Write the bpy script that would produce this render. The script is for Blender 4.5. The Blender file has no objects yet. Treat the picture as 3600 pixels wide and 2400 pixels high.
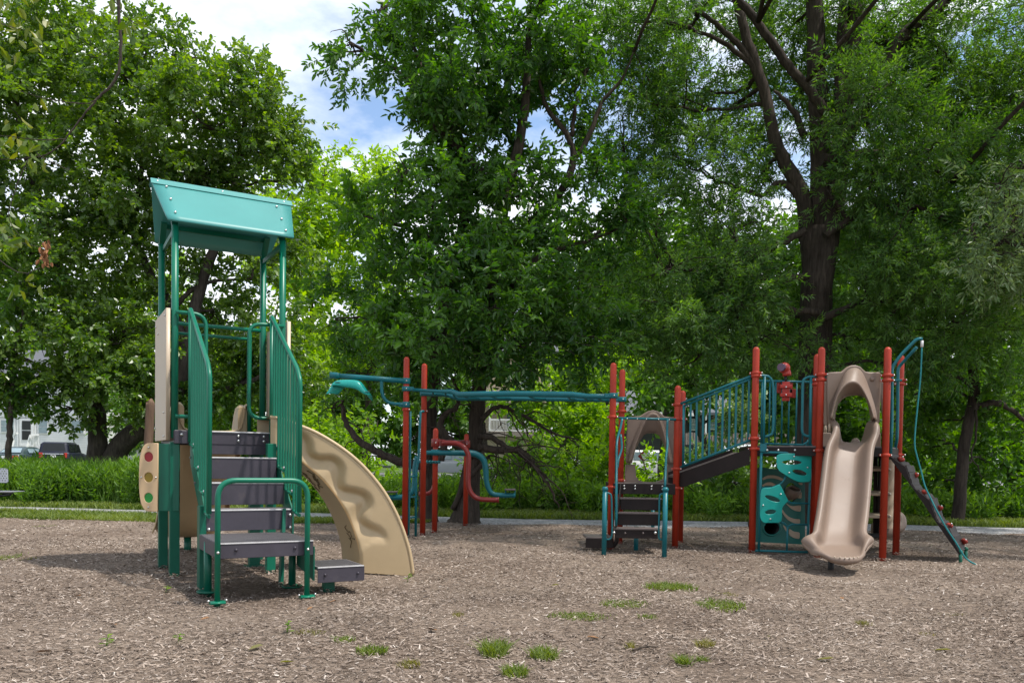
import bpy, bmesh, math, random
import numpy as np
from mathutils import Vector, Matrix, noise as mnoise
random.seed(7)
RNG = np.random.default_rng(11)
SC = bpy.context.scene
COL = SC.collection
R = math.radians
# ------------------------------------------------------------------ camera model (photo pixels 3600 x 2400)
F, CX, EYE = 2900.0, 1800.0, 1.2
PITCH, ROLL = R(-1.5), 0.014
CV = 1625 + F*math.tan(-PITCH)
def rot(x, y, z):
    c, s = math.cos(ROLL), math.sin(ROLL)
    x, y = x*c - y*s, x*s + y*c
    cp, sp = math.cos(PITCH), math.sin(PITCH)
    return Vector((x, z*cp - y*sp, z*sp + y*cp))
def at(px, py, Y):
    d = rot((px-CX)/F, (CV-py)/F, 1.0)
    t = Y/d.y
    return Vector((d.x*t, Y, EYE + d.z*t))
def gnd(px, py, z=0.0):
    d = rot((px-CX)/F, (CV-py)/F, 1.0)
    t = (z-EYE)/d.z
    return Vector((d.x*t, d.y*t, z))
def cam_setup():
    cd = bpy.data.cameras.new('camera'); co = bpy.data.objects.new('camera', cd); COL.objects.link(co)
    x = rot(1, 0, 0); y = rot(0, 1, 0); z = -rot(0, 0, 1)
    m = Matrix((x, y, z)).transposed().to_4x4(); m.translation = (0, 0, EYE)
    co.matrix_world = m
    cd.sensor_width = 36; cd.sensor_fit = 'HORIZONTAL'; cd.lens = F/3600*36
    cd.shift_y = (CV-1200)/3600
    cd.clip_start = 0.05; cd.clip_end = 3000
    SC.camera = co
cam_setup()
# ------------------------------------------------------------------ materials
def nt(name):
    m = bpy.data.materials.new(name); m.use_nodes = True
    t = m.node_tree; b = t.nodes['Principled BSDF']
    return m, t, b
def N(t, kind, **kw):
    n = t.nodes.new(kind)
    for k, v in kw.items():
        if k in n.inputs: n.inputs[k].default_value = v
        else: setattr(n, k, v)
    return n
def ramp(t, fac, stops):
    r = t.nodes.new('ShaderNodeValToRGB'); e = r.color_ramp.elements
    while len(e) > 1: e.remove(e[-1])
    e[0].position = stops[0][0]; e[0].color = (*stops[0][1], 1)
    for p, c in stops[1:]:
        k = e.new(p); k.color = (*c, 1)
    t.links.new(fac, r.inputs[0]); return r
def mixc(t, fac, a, b, mode='MIX'):
    m = t.nodes.new('ShaderNodeMix'); m.data_type = 'RGBA'; m.blend_type = mode
    for i, v in ((0, fac), (6, a), (7, b)):
        if hasattr(v, 'links'): t.links.new(v, m.inputs[i])
        elif i == 0: m.inputs[0].default_value = v
        else: m.inputs[i].default_value = (*v, 1)
    return m.outputs[2]
def paint(name, col, rough=0.4, spec=0.5, var=0.12, nscale=6, bump=0.0, bscale=60, metal=0, dirt=None, coat=0):
    m, t, b = nt(name)
    tc = N(t, 'ShaderNodeTexCoord')
    nz = N(t, 'ShaderNodeTexNoise', Scale=nscale, Detail=6.0, Roughness=0.65); t.links.new(tc.outputs['Object'], nz.inputs['Vector'])
    c1 = tuple(max(0, c*(1-var)) for c in col); c2 = tuple(min(1, c*(1+var)) for c in col)
    r = ramp(t, nz.outputs['Fac'], [(0.3, c1), (0.7, c2)])
    out = r.outputs[0]
    if dirt:
        n2 = N(t, 'ShaderNodeTexNoise', Scale=dirt[1], Detail=8.0, Roughness=0.7); t.links.new(tc.outputs['Object'], n2.inputs['Vector'])
        rr = ramp(t, n2.outputs['Fac'], [(dirt[2], (0, 0, 0)), (dirt[2]+0.18, (1, 1, 1))])
        out = mixc(t, rr.outputs[0], out, dirt[0])
    t.links.new(out, b.inputs['Base Color'])
    rr2 = N(t, 'ShaderNodeMapRange'); rr2.inputs[3].default_value = rough*0.8; rr2.inputs[4].default_value = min(1, rough*1.25)
    t.links.new(nz.outputs['Fac'], rr2.inputs[0]); t.links.new(rr2.outputs[0], b.inputs['Roughness'])
    b.inputs['Specular IOR Level'].default_value = spec; b.inputs['Metallic'].default_value = metal
    b.inputs['Coat Weight'].default_value = coat; b.inputs['Coat Roughness'].default_value = 0.15
    if bump:
        n3 = N(t, 'ShaderNodeTexNoise', Scale=bscale, Detail=4.0); t.links.new(tc.outputs['Object'], n3.inputs['Vector'])
        bp = N(t, 'ShaderNodeBump', Strength=bump, Distance=0.01); t.links.new(n3.outputs['Fac'], bp.inputs['Height']); t.links.new(bp.outputs[0], b.inputs['Normal'])
    return m
M = {}
M['green'] = paint('green_powder_coat', (0.003, 0.138, 0.080), 0.36, 0.36, 0.12, 3, dirt=((0.012, 0.115, 0.072), 13, 0.66))
M['dgreen'] = paint('dark_green_powder_coat', (0.002, 0.100, 0.060), 0.38, 0.36, 0.12, 3)
M['roofteal'] = paint('teal_roof_plastic', (0.046, 0.235, 0.222), 0.42, 0.4, 0.07, 1.6, dirt=((0.075, 0.27, 0.25), 7, 0.64))
M['teal'] = paint('teal_powder_coat', (0.003, 0.115, 0.135), 0.36, 0.36, 0.12, 3)
M['tealplate'] = paint('teal_plastic_plate', (0.006, 0.30, 0.255), 0.32, 0.5, 0.06, 3)
M['darkteal'] = paint('dark_teal_plastic_plate', (0.005, 0.14, 0.115), 0.4, 0.5, 0.1, 3)
M['red'] = paint('red_powder_coat', (0.345, 0.031, 0.012), 0.45, 0.32, 0.16, 3, dirt=((0.22, 0.030, 0.014), 11, 0.6))
M['redplastic'] = paint('red_plastic', (0.40, 0.03, 0.018), 0.35, 0.5, 0.1, 6)
M['maroon'] = paint('maroon_powder_coat', (0.21, 0.018, 0.014), 0.34, 0.5, 0.12, 3)
M['tan'] = paint('tan_moulded_plastic', (0.44, 0.325, 0.185), 0.42, 0.5, 0.07, 2.2, bump=0.03, bscale=160, dirt=((0.33, 0.235, 0.13), 5, 0.66))
M['tanpanel'] = paint('tan_sheet_plastic', (0.47, 0.375, 0.27), 0.45, 0.5, 0.05, 3)
M['tanedge'] = paint('tan_traffic_panel', (0.55, 0.385, 0.22), 0.42, 0.5, 0.05, 3)
M['beige'] = paint('beige_moulded_plastic', (0.205, 0.148, 0.113), 0.47, 0.34, 0.09, 2.2, dirt=((0.150, 0.108, 0.080), 6, 0.60))
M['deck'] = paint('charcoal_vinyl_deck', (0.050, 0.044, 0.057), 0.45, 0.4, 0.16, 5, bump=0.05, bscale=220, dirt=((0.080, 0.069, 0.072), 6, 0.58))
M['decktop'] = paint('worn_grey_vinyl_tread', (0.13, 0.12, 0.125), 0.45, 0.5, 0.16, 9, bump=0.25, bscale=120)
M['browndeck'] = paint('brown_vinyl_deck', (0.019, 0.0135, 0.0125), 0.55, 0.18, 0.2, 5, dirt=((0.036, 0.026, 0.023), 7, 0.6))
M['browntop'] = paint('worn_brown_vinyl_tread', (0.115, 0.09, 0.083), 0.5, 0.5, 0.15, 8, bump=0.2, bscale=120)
M['steel'] = paint('zinc_bolt_metal', (0.62, 0.62, 0.60), 0.28, 0.5, 0.05, 10, metal=0.9)
M['whitelip'] = paint('pale_tread_edge', (0.55, 0.54, 0.54), 0.4, 0.5, 0.15, 20)
M['black'] = paint('black_rubber', (0.012, 0.012, 0.013), 0.5, 0.4, 0.1, 8)
M['lampred'] = paint('red_plastic_disc', (0.30, 0.010, 0.016), 0.35, 0.5, 0.1, 6)
M['lampyellow'] = paint('yellow_plastic_disc', (0.26, 0.17, 0.004), 0.35, 0.5, 0.1, 6)
M['lampgreen'] = paint('green_plastic_disc', (0.01, 0.24, 0.03), 0.35, 0.5, 0.1, 6)
M['rope'] = paint('teal_rope', (0.02, 0.19, 0.20), 0.7, 0.3, 0.2, 80)
M['greymetal'] = paint('grey_coated_metal', (0.19, 0.20, 0.23), 0.4, 0.5, 0.1, 5)
M['white'] = paint('white_paint', (0.74, 0.74, 0.73), 0.5, 0.4, 0.04, 3)
M['offwhite'] = paint('off_white_paint', (0.62, 0.61, 0.60), 0.55, 0.4, 0.06, 3)
M['glass'] = paint('dark_window_glass', (0.015, 0.018, 0.02), 0.15, 0.3, 0.2, 2)
M['carglass'] = paint('blue_grey_car_glass', (0.20, 0.27, 0.30), 0.08, 0.6, 0.15, 2)
M['carteal'] = paint('dark_teal_car_paint', (0.025, 0.045, 0.05), 0.35, 0.4, 0.06, 2, coat=0.2)
M['carnavy'] = paint('navy_car_paint', (0.010, 0.012, 0.024), 0.4, 0.3, 0.06, 2, coat=0.1)
M['carwhite'] = paint('white_car_paint', (0.72, 0.73, 0.75), 0.25, 0.5, 0.03, 2, coat=0.6)
M['cargrey'] = paint('grey_car_paint', (0.36, 0.37, 0.39), 0.25, 0.5, 0.03, 2, coat=0.6)
M['taillight'] = paint('red_tail_light_lens', (0.42, 0.02, 0.015), 0.2, 0.5, 0.05, 5)
M['chrome'] = paint('bright_metal', (0.7, 0.7, 0.72), 0.2, 0.5, 0.03, 5, metal=0.9)
M['beigewall'] = paint('beige_house_wall', (0.50, 0.42, 0.32), 0.6, 0.3, 0.05, 1)
M['shutter'] = paint('teal_shutter', (0.02, 0.11, 0.11), 0.5, 0.4, 0.1, 3)
M['roofgrey'] = paint('grey_shingles', (0.105, 0.11, 0.125), 0.8, 0.3, 0.2, 14, bump=0.3, bscale=18)
M['darkwall'] = paint('dark_house_wall', (0.045, 0.05, 0.052), 0.7, 0.3, 0.2, 3)
M['fencewood'] = paint('weathered_fence_wood', (0.27, 0.23, 0.2), 0.8, 0.2, 0.2, 9, bump=0.2, bscale=30)
M['concrete'] = paint('pale_concrete', (0.42, 0.41, 0.39), 0.85, 0.2, 0.12, 2, bump=0.1, bscale=40)
M['asphalt'] = paint('road_asphalt', (0.12, 0.12, 0.125), 0.85, 0.3, 0.15, 3, bump=0.2, bscale=60)
def bark(name, dark, light, sc=9, stretch=0.14):
    m, t, b = nt(name)
    tc = N(t, 'ShaderNodeTexCoord'); mp = N(t, 'ShaderNodeMapping'); mp.inputs['Scale'].default_value = (1, 1, stretch)
    t.links.new(tc.outputs['Object'], mp.inputs[0])
    nz = N(t, 'ShaderNodeTexNoise', Scale=sc*2.2, Detail=8.0, Roughness=0.7); t.links.new(mp.outputs[0], nz.inputs['Vector'])
    n2 = N(t, 'ShaderNodeTexNoise', Scale=1.2, Detail=4.0); t.links.new(tc.outputs['Object'], n2.inputs['Vector'])
    r = ramp(t, nz.outputs['Fac'], [(0.3, dark), (0.52, tuple((a+c)/2 for a, c in zip(dark, light))), (0.72, light)])
    c = mixc(t, n2.outputs['Fac'], r.outputs[0], tuple(x*0.6 for x in dark))
    t.links.new(c, b.inputs['Base Color']); b.inputs['Roughness'].default_value = 0.9; b.inputs['Specular IOR Level'].default_value = 0.2
    bp = N(t, 'ShaderNodeBump', Strength=0.8, Distance=0.03); t.links.new(nz.outputs['Fac'], bp.inputs['Height']); t.links.new(bp.outputs[0], b.inputs['Normal'])
    return m
M['bark'] = bark('dark_brown_bark', (0.024, 0.018, 0.014), (0.15, 0.118, 0.094))
M['barkgrey'] = bark('grey_brown_bark', (0.035, 0.028, 0.024), (0.19, 0.155, 0.13))
M['log'] = bark('old_wooden_post', (0.12, 0.075, 0.05), (0.34, 0.22, 0.15), 7, 0.08)
def leafmat(name, c_dark, c_mid, c_light, trans=0.32, rough=0.42, spec=0.5, tint=None, tcol=None):
    m, t, b = nt(name)
    g = N(t, 'ShaderNodeNewGeometry'); tc = N(t, 'ShaderNodeTexCoord')
    r = ramp(t, g.outputs['Random Per Island'], [(0.0, c_dark), (0.5, c_mid), (1.0, c_light)])
    nz = N(t, 'ShaderNodeTexNoise', Scale=0.55, Detail=3.0); t.links.new(tc.outputs['Object'], nz.inputs['Vector'])
    rr = ramp(t, nz.outputs['Fac'], [(0.42, (0, 0, 0)), (0.68, (1, 1, 1))])
    c = mixc(t, rr.outputs[0], r.outputs[0], tint or tuple(min(1, x*1.35) for x in c_light))
    mx = mixc(t, 0.5, r.outputs[0], c)
    t.links.new(mx, b.inputs['Base Color']); b.inputs['Roughness'].default_value = rough; b.inputs['Specular IOR Level'].default_value = spec
    tr = N(t, 'ShaderNodeBsdfTranslucent')
    tcm = mixc(t, 1.0, mx, tcol or (1.0, 1.0, 0.35), 'MULTIPLY')
    br = mixc(t, 1.0, tcm, (1.0, 1.0, 1.0), 'ADD') if False else tcm
    hs = N(t, 'ShaderNodeHueSaturation', Value=2.4 if name.startswith('s') else 2.05, Saturation=1.1); t.links.new(br, hs.inputs['Color']); t.links.new(hs.outputs[0], tr.inputs['Color'])
    ms = N(t, 'ShaderNodeMixShader'); ms.inputs[0].default_value = trans
    t.links.new(b.outputs[0], ms.inputs[1]); t.links.new(tr.outputs[0], ms.inputs[2])
    t.links.new(ms.outputs[0], t.nodes['Material Output'].inputs[0])
    return m
M['oakleaf'] = leafmat('oak_leaf', (0.036, 0.090, 0.014), (0.075, 0.150, 0.024), (0.15, 0.225, 0.046), 0.46, 0.36, 0.75)
M['hickoryleaf'] = leafmat('hickory_leaf', (0.021, 0.072, 0.014), (0.043, 0.118, 0.021), (0.088, 0.182, 0.034), 0.47, 0.40, 0.55)
M['willowleaf'] = leafmat('willow_oak_leaf', (0.034, 0.094, 0.025), (0.064, 0.145, 0.038), (0.125, 0.212, 0.068), 0.47, 0.46, 0.4)
M['paleleaf'] = leafmat('pale_willow_leaf', (0.075, 0.135, 0.06), (0.12, 0.19, 0.085), (0.19, 0.26, 0.125), 0.3, 0.42, 0.5)
M['brightleaf'] = leafmat('sunlit_yellow_green_leaf', (0.085, 0.18, 0.010), (0.155, 0.27, 0.015), (0.25, 0.36, 0.026), 0.46, 0.5, 0.4)  # the sun on these crowns is put into the raised leaf colour
M['bgleaf'] = leafmat('background_leaf', (0.030, 0.085, 0.015), (0.056, 0.13, 0.02), (0.10, 0.19, 0.03), 0.45, 0.5, 0.4)
M['shrubleaf'] = leafmat('shrub_leaf', (0.06, 0.14, 0.009), (0.12, 0.225, 0.012), (0.20, 0.32, 0.022), 0.46, 0.5, 0.4)
M['weedleaf'] = leafmat('weed_leaf', (0.036, 0.095, 0.014), (0.085, 0.18, 0.022), (0.16, 0.27, 0.045), 0.4, 0.5, 0.4)
M['yellowleaf'] = leafmat('yellowing_leaf', (0.045, 0.095, 0.012), (0.085, 0.135, 0.018), (0.17, 0.175, 0.03), 0.4, 0.45, 0.5)
M['grassblade'] = leafmat('grass_blade', (0.055, 0.10, 0.015), (0.105, 0.155, 0.026), (0.18, 0.215, 0.06), 0.3, 0.55, 0.3)
M['drygrass'] = leafmat('dry_weed', (0.10, 0.11, 0.035), (0.16, 0.15, 0.05), (0.22, 0.19, 0.08), 0.3, 0.6, 0.3)
M['deadleaf'] = paint('dead_leaf', (0.22, 0.12, 0.06), .8, .2, .2, 30)
# ------------------------------------------------------------------ objects
def tag(o, label=None, cat=None, group=None, kind=None):
    if label: o['label'] = label
    if cat: o['category'] = cat
    if group: o['group'] = group
    if kind: o['kind'] = kind
    return o
def empty(name, loc, label=None, cat=None, group=None):
    o = bpy.data.objects.new(name, None); COL.objects.link(o); o.location = loc
    o.empty_display_size = 0.3
    return tag(o, label, cat, group)
def wloc(o):
    v = Vector((0, 0, 0))
    while o is not None:
        v += o.location; o = o.parent
    return v
def link_mesh(name, me, mats, parent=None):
    o = bpy.data.objects.new(name, me); COL.objects.link(o)
    for m in (mats if isinstance(mats, (list, tuple)) else [mats]):
        me.materials.append(M[m] if isinstance(m, str) else m)
    if parent is not None:
        o.parent = parent
        me.transform(Matrix.Translation(-wloc(parent)))
    return o
def np_mesh(name, V, Q, mats, parent=None, mi=None, smooth=False):
    V = np.asarray(V, dtype=np.float32); Q = np.asarray(Q, dtype=np.int32)
    me = bpy.data.meshes.new(name)
    me.vertices.add(len(V)); me.loops.add(Q.size); me.polygons.add(len(Q))
    me.vertices.foreach_set('co', V.ravel()); me.loops.foreach_set('vertex_index', Q.ravel())
    me.polygons.foreach_set('loop_start', np.arange(0, Q.size, Q.shape[1], dtype=np.int32))
    if mi is not None: me.polygons.foreach_set('material_index', np.asarray(mi, dtype=np.int32))
    me.polygons.foreach_set('use_smooth', np.full(len(Q), smooth))
    me.update(calc_edges=True)
    return link_mesh(name, me, mats, parent)
def catmull(pts, n=6):
    P = [Vector(p) for p in pts]; out = []
    for i in range(len(P)-1):
        p0 = P[i-1] if i else P[0]*2-P[1]; p1, p2 = P[i], P[i+1]
        p3 = P[i+2] if i+2 < len(P) else P[-1]*2-P[-2]
        for k in range(n):
            t = k/n
            out.append(0.5*((2*p1)+(p2-p0)*t+(2*p0-5*p1+4*p2-p3)*t*t+(3*p1-p0-3*p2+p3)*t**3))
    out.append(P[-1]); return out
def lerpn(vals, n):
    vals = list(vals); out = []
    for i in range(n):
        f = i/(n-1)*(len(vals)-1) if n > 1 else 0
        k = min(int(f), len(vals)-2); out.append(vals[k]+(vals[k+1]-vals[k])*(f-k))
    return out
def fillet(pts, rad, n=5):
    P = [Vector(p) for p in pts]; out = [P[0]]
    for i in range(1, len(P)-1):
        a, b, c = P[i-1], P[i], P[i+1]
        r = min(rad, (a-b).length*0.48, (c-b).length*0.48)
        s = b+(a-b).normalized()*r; e = b+(c-b).normalized()*r
        for k in range(n+1):
            t = k/n; out.append(s*(1-t)**2+b*2*t*(1-t)+e*t*t)
    out.append(P[-1]); return out
class MB:
    def __init__(s): s.bm = bmesh.new()
    def face(s, vs, mi=0, smooth=False):
        try:
            f = s.bm.faces.new(vs); f.material_index = mi; f.smooth = smooth; return f
        except ValueError: return None
    def tube(s, pts, r, sides=10, caps=True, mi=0, curve=0, round_end=False):
        P = catmull(pts, curve) if curve else [Vector(p) for p in pts]
        n = len(P); rr = lerpn(r, n) if isinstance(r, (list, tuple)) else [r]*n
        T = []
        for i in range(n):
            d = P[min(i+1, n-1)]-P[max(i-1, 0)]
            T.append(d.normalized() if d.length > 1e-9 else Vector((0, 0, 1)))
        up = Vector((0, 0, 1)) if abs(T[0].z) < 0.9 else Vector((1, 0, 0))
        a = T[0].cross(up).normalized(); rings = []
        if round_end:
            ext = [(math.cos(q), math.sin(q)) for q in (R(65), R(35))]
            P = P + [P[-1]+T[-1]*rr[-1]*math.sin(R(q)) for q in (30, 58, 80)]
            rr = rr + [rr[-1]*math.cos(R(q)) for q in (30, 58, 80)]; T = T + [T[-1]]*3; n = len(P)
        for i in range(n):
            a = (a - T[i]*a.dot(T[i]))
            a = a.normalized() if a.length > 1e-6 else T[i].orthogonal().normalized()
            b = T[i].cross(a)
            rings.append([s.bm.verts.new(P[i]+(a*math.cos(2*math.pi*k/sides)+b*math.sin(2*math.pi*k/sides))*rr[i]) for k in range(sides)])
        for i in range(n-1):
            for k in range(sides):
                s.face((rings[i][k], rings[i][(k+1) % sides], rings[i+1][(k+1) % sides], rings[i+1][k]), mi, True)
        if caps:
            s.face(rings[0][::-1], mi); s.face(rings[-1], mi)
        return s
    def cyl(s, p, q, r, sides=16, mi=0): return s.tube([p, q], r, sides, True, mi)
    def ball(s, c, r, mi=0, seg=10, sc=(1, 1, 1)):
        m = Matrix.Translation(Vector(c)) @ Matrix.Diagonal((*[r*x for x in sc], 1))
        g = bmesh.ops.create_uvsphere(s.bm, u_segments=seg, v_segments=max(6, seg*2//3), radius=1, matrix=m)
        for v in g['verts']:
            for f in v.link_faces: f.smooth = True; f.material_index = mi
        return s
    def box(s, c, x, y, z, mi=0, bev=0.0):
        """box by centre and three full-length axis vectors"""
        c, x, y, z = Vector(c), Vector(x)/2, Vector(y)/2, Vector(z)/2
        if x.cross(y).dot(z) < 0: x = -x
        v = [s.bm.verts.new(c+x*i+y*j+z*k) for i in (-1, 1) for j in (-1, 1) for k in (-1, 1)]
        fs = [s.face([v[i] for i in q], mi) for q in ((0, 1, 3, 2), (4, 6, 7, 5), (0, 4, 5, 1), (2, 3, 7, 6), (0, 2, 6, 4), (1, 5, 7, 3))]
        if bev:
            es = {e for f in fs for e in f.edges}
            g = bmesh.ops.bevel(s.bm, geom=list(es), offset=bev, segments=2, affect='EDGES', profile=0.5)
            for f in g['faces']: f.material_index = mi
        return s
    def bar(s, p, q, w, h, up=(0, 0, 1), mi=0, bev=0.0):
        p, q = Vector(p), Vector(q); d = q-p; up = Vector(up)
        side = d.cross(up).normalized(); u2 = side.cross(d).normalized()
        return s.box((p+q)/2, d, side*w, u2*h, mi, bev)
    def prism(s, pts, ext, mi=0, smooth_side=False, bev=0.0):
        """closed planar outline pts extruded by vector ext"""
        ext = Vector(ext); a = [s.bm.verts.new(Vector(p)) for p in pts]; b = [s.bm.verts.new(Vector(p)+ext) for p in pts]
        n = len(a); fs = []
        fs.append(s.face(a[::-1], mi)); fs.append(s.face(b, mi))
        for i in range(n): fs.append(s.face((a[i], a[(i+1) % n], b[(i+1) % n], b[i]), mi, smooth_side))
        bmesh.ops.recalc_face_normals(s.bm, faces=[f for f in fs if f])
        return s
    def grid(s, rows, mi=0, smooth=True, close=False):
        V = [[s.bm.verts.new(Vector(p)) for p in r] for r in rows]
        for i in range(len(V)-1):
            m = len(V[i])
            for k in range(m if close else m-1):
                s.face((V[i][k], V[i][(k+1) % m], V[i+1][(k+1) % m], V[i+1][k]), mi, smooth)
        return V
    def build(s, name, mats, parent=None, solid=0, subd=0, recalc=False):
        if recalc: bmesh.ops.recalc_face_normals(s.bm, faces=s.bm.faces)
        me = bpy.data.meshes.new(name); s.bm.to_mesh(me); s.bm.free()
        o = link_mesh(name, me, mats, parent)
        if solid:
            md = o.modifiers.new('thickness', 'SOLIDIFY'); md.thickness = solid; md.offset = 0
        if subd:
            md = o.modifiers.new('smooth', 'SUBSURF'); md.levels = subd; md.render_levels = subd
        return o
def plate(name, outer, holes, origin, xa, ya, thick, mats, parent, bevel=0.004):
    """flat sheet cut to an outline with holes: outline in metres on the plane (origin, xa, ya)"""
    cu = bpy.data.curves.new(name, 'CURVE'); cu.dimensions = '2D'; cu.fill_mode = 'BOTH'
    cu.extrude = thick/2-bevel; cu.bevel_depth = bevel; cu.bevel_resolution = 1
    for pl in [outer]+holes:
        sp = cu.splines.new('POLY'); sp.points.add(len(pl)-1); sp.use_cyclic_u = True
        for p, q in zip(sp.points, pl): p.co = (q[0], q[1], 0, 1)
    ob = bpy.data.objects.new(name+'_tmp', cu); COL.objects.link(ob)
    dg = bpy.context.evaluated_depsgraph_get(); me = bpy.data.meshes.new_from_object(ob.evaluated_get(dg))
    bpy.data.objects.remove(ob); bpy.data.curves.remove(cu)
    xa, ya = Vector(xa).normalized(), Vector(ya).normalized(); za = xa.cross(ya)
    m = Matrix((xa, ya, za)).transposed().to_4x4(); m.translation = Vector(origin)
    me.transform(m); me.name = name; me.materials.clear()
    return link_mesh(name, me, mats, parent)
def ell(cx, cy, rx, ry, ang=0, n=20):
    a = R(ang); return [(cx+rx*math.cos(t)*math.cos(a)-ry*math.sin(t)*math.sin(a), cy+rx*math.cos(t)*math.sin(a)+ry*math.sin(t)*math.cos(a)) for t in [2*math.pi*i/n for i in range(n)]]
def smooth2(pts, n=4):
    """closed outline smoothed a little"""
    P = [Vector((*p, 0)) for p in pts]; m = len(P); out = []
    for i in range(m):
        a, b, c = P[i-1], P[i], P[(i+1) % m]
        s, e = b.lerp(a, 0.28), b.lerp(c, 0.28)
        for k in range(n+1):
            t = k/n; q = s*(1-t)**2+b*2*t*(1-t)+e*t*t; out.append((q.x, q.y))
    return out
# ================================================================== LEFT PLAY STRUCTURE (green, teal roof)
TH = R(29.5); LU = Vector((math.cos(TH), math.sin(TH), 0)); LV = Vector((-math.sin(TH), math.cos(TH), 0)); LO = Vector((-3.435, 8.388, 0)); ZV = Vector((0, 0, 1))
def L(u, v, z): return LO + LU*u + LV*v + ZV*z
left = empty('play_structure', L(0.5, 0, 0), 'green steel play structure with teal gable roof, charcoal stairs and a wavy tan climber', 'play structure')
def bolts(name, pts, r, parent, mat='steel'):
    for p in pts:
        b = MB(); b.ball(p, r, 0, 8); b.build(name, mat, parent)
def post_sq(name, u, v, z0, z1, w=0.095, mat='dgreen'):
    b = MB(); b.box(L(u, v, (z0+z1)/2), LU*w, LV*w, ZV*(z1-z0), 0, 0.006); return b.build(name, mat, left)
# legs below the deck (square) and roof posts above (round)
for u, v in ((0.0, 0.0), (-0.01, 0.84)):
    post_sq('leg', u, v, -0.12, 1.36)
for u, v, mt in ((0.89, -0.33, 'green'), (1.03, 0.86, 'dgreen')):
    post_sq('leg', u, v, -0.1, 1.36, 0.09, mt)
b = MB(); b.bar(L(0.80, -1.13, -0.1), L(0.86, -0.98, 0.72), 0.085, 0.03, LU); b.build('leg', 'dgreen', left)
lg = post_sq('leg', 0.875, 0.37, 0.0, 1.36, 0.11)
b = MB(); b.box(L(0.875, 0.37, 0.015), LU*0.2, LV*0.14, ZV*0.02, 0, 0.006); b.build('foot_plate', 'dgreen', lg)
for u, v, zt in ((0.0, 0.0, 3.54), (1.08, 0.0, 3.54), (-0.02, 0.92, 3.56), (1.08, 0.92, 3.56)):
    b = MB(); b.tube([L(u, v, 1.40), L(u, v, zt)], 0.035, 12)
    b.build('roof_post', 'green', left)
    b = MB(); b.bar(L(u, v, zt-0.02), L(u, 0.2 if v < .4 else .72, zt+(0.20 if v < .4 else 0.18)), 0.03, 0.06, LU); b.build('bracket', 'dgreen', left)
# deck
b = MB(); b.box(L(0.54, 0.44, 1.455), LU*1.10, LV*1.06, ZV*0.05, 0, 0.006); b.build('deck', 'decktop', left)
b = MB()
for p, q in (((-0.01, -0.085), (1.09, -0.085)), ((-0.01, 0.965), (1.09, 0.965)), ((-0.005, -0.085), (-0.005, 0.965)), ((1.085, -0.085), (1.085, 0.965))):
    b.bar(L(*p, 1.41), L(*q, 1.41), 0.02, 0.13, ZV, 0, 0.003)
b.build('deck_skirt', 'deck', left)
bolts('bolt', [L(0.055, -0.10, 1.435)], 0.017, left)
# roof
b = MB()
ZR, ZF, ZB = 4.095, 3.562, 3.592
def roof_slab(front):
    v0, v1 = (-0.10, 0.46) if front else (1.02, 0.46)
    ze = ZF if front else ZB
    rows = []
    for k in range(9):
        t = k/8; v = v0+(v1-v0)*t; z = ze+(ZR-ze)*t - 0.009*math.sin(math.pi*t)
        ul, ur = -0.08+(-0.18+0.08)*t, 1.17+(1.275-1.17)*t
        rows.append([L(ul+(ur-ul)*i/10, v, z) for i in range(11)])
    bb = MB(); bb.grid(rows); return bb
rf = roof_slab(True).build('roof_panel', 'roofteal', left, solid=0.022)
rb = roof_slab(False).build('roof_panel', 'roofteal', left, solid=0.022)
b = MB()
rows = [[L(-0.185+1.465*i/10, 0.46+dv, ZR+dz) for i in range(11)] for dv, dz in ((-0.075, -0.052), (-0.02, 0.012), (0.02, 0.012), (0.075, -0.052))]
b.grid(rows, smooth=False); b.build('ridge_cap', 'roofteal', left, solid=0.012)
bolts('roof_bolt', [L(u, 0.46-0.07-0.49*t, ZR-0.05-0.465*t-0.009*math.sin(math.pi*(1-t*0.87-0.12))+0.010) for u, t in ((-0.04, 0.06), (-0.02, .42), (-0.0, .82), (1.09, .12), (1.10, .5), (1.10, .87))], 0.014, rf)
bolts('roof_bolt', [L(u, 0.42, ZR-0.012) for u in (-0.12, 0.53, 1.19)], 0.013, rf)
b = MB()
for v, z in ((0.12, 3.70), (0.80, 3.72)): b.bar(L(-0.03, v, z), L(1.11, v, z), 0.03, 0.05)
for u in (0.0, 1.08): b.bar(L(u, 0.0, 3.5), L(u, 0.92, 3.5), 0.03, 0.05)
b.build('roof_beam', 'dgreen', left)
# side wall panels
def side_panel(u, ztop):
    o = plate('side_panel', [(0, 1.382), (0.94, 1.382), (0.94, ztop), (0, ztop)], [], L(u, -0.02, 0), LV, ZV, 0.04, 'tanpanel', left)
    return o
sp = side_panel(-0.065, 2.70); side_panel(1.145, 2.68)
bolts('bolt', [L(-0.09, v, z) for v, z in ((0.06, 2.64), (0.12, 1.66), (0.82, 2.62), (0.62, 2.52), (0.86, 1.52), (0.1, 1.42))], 0.010, sp)
# back bars and slide entrance guard
b = MB()
b.tube([L(-0.02, 0.92, 2.70), L(1.08, 0.92, 2.70)], 0.022, 10); b.tube([L(0.1, 0.92, 2.59), L(0.93, 0.92, 2.59)], 0.018, 10)
b.tube([L(0.1, 0.92, 2.70), L(0.1, 0.92, 1.48)], 0.022, 10); b.tube([L(0.93, 0.92, 2.70), L(0.93, 0.92, 1.48)], 0.022, 10)
b.build('guard_rail', 'green', left)
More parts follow.
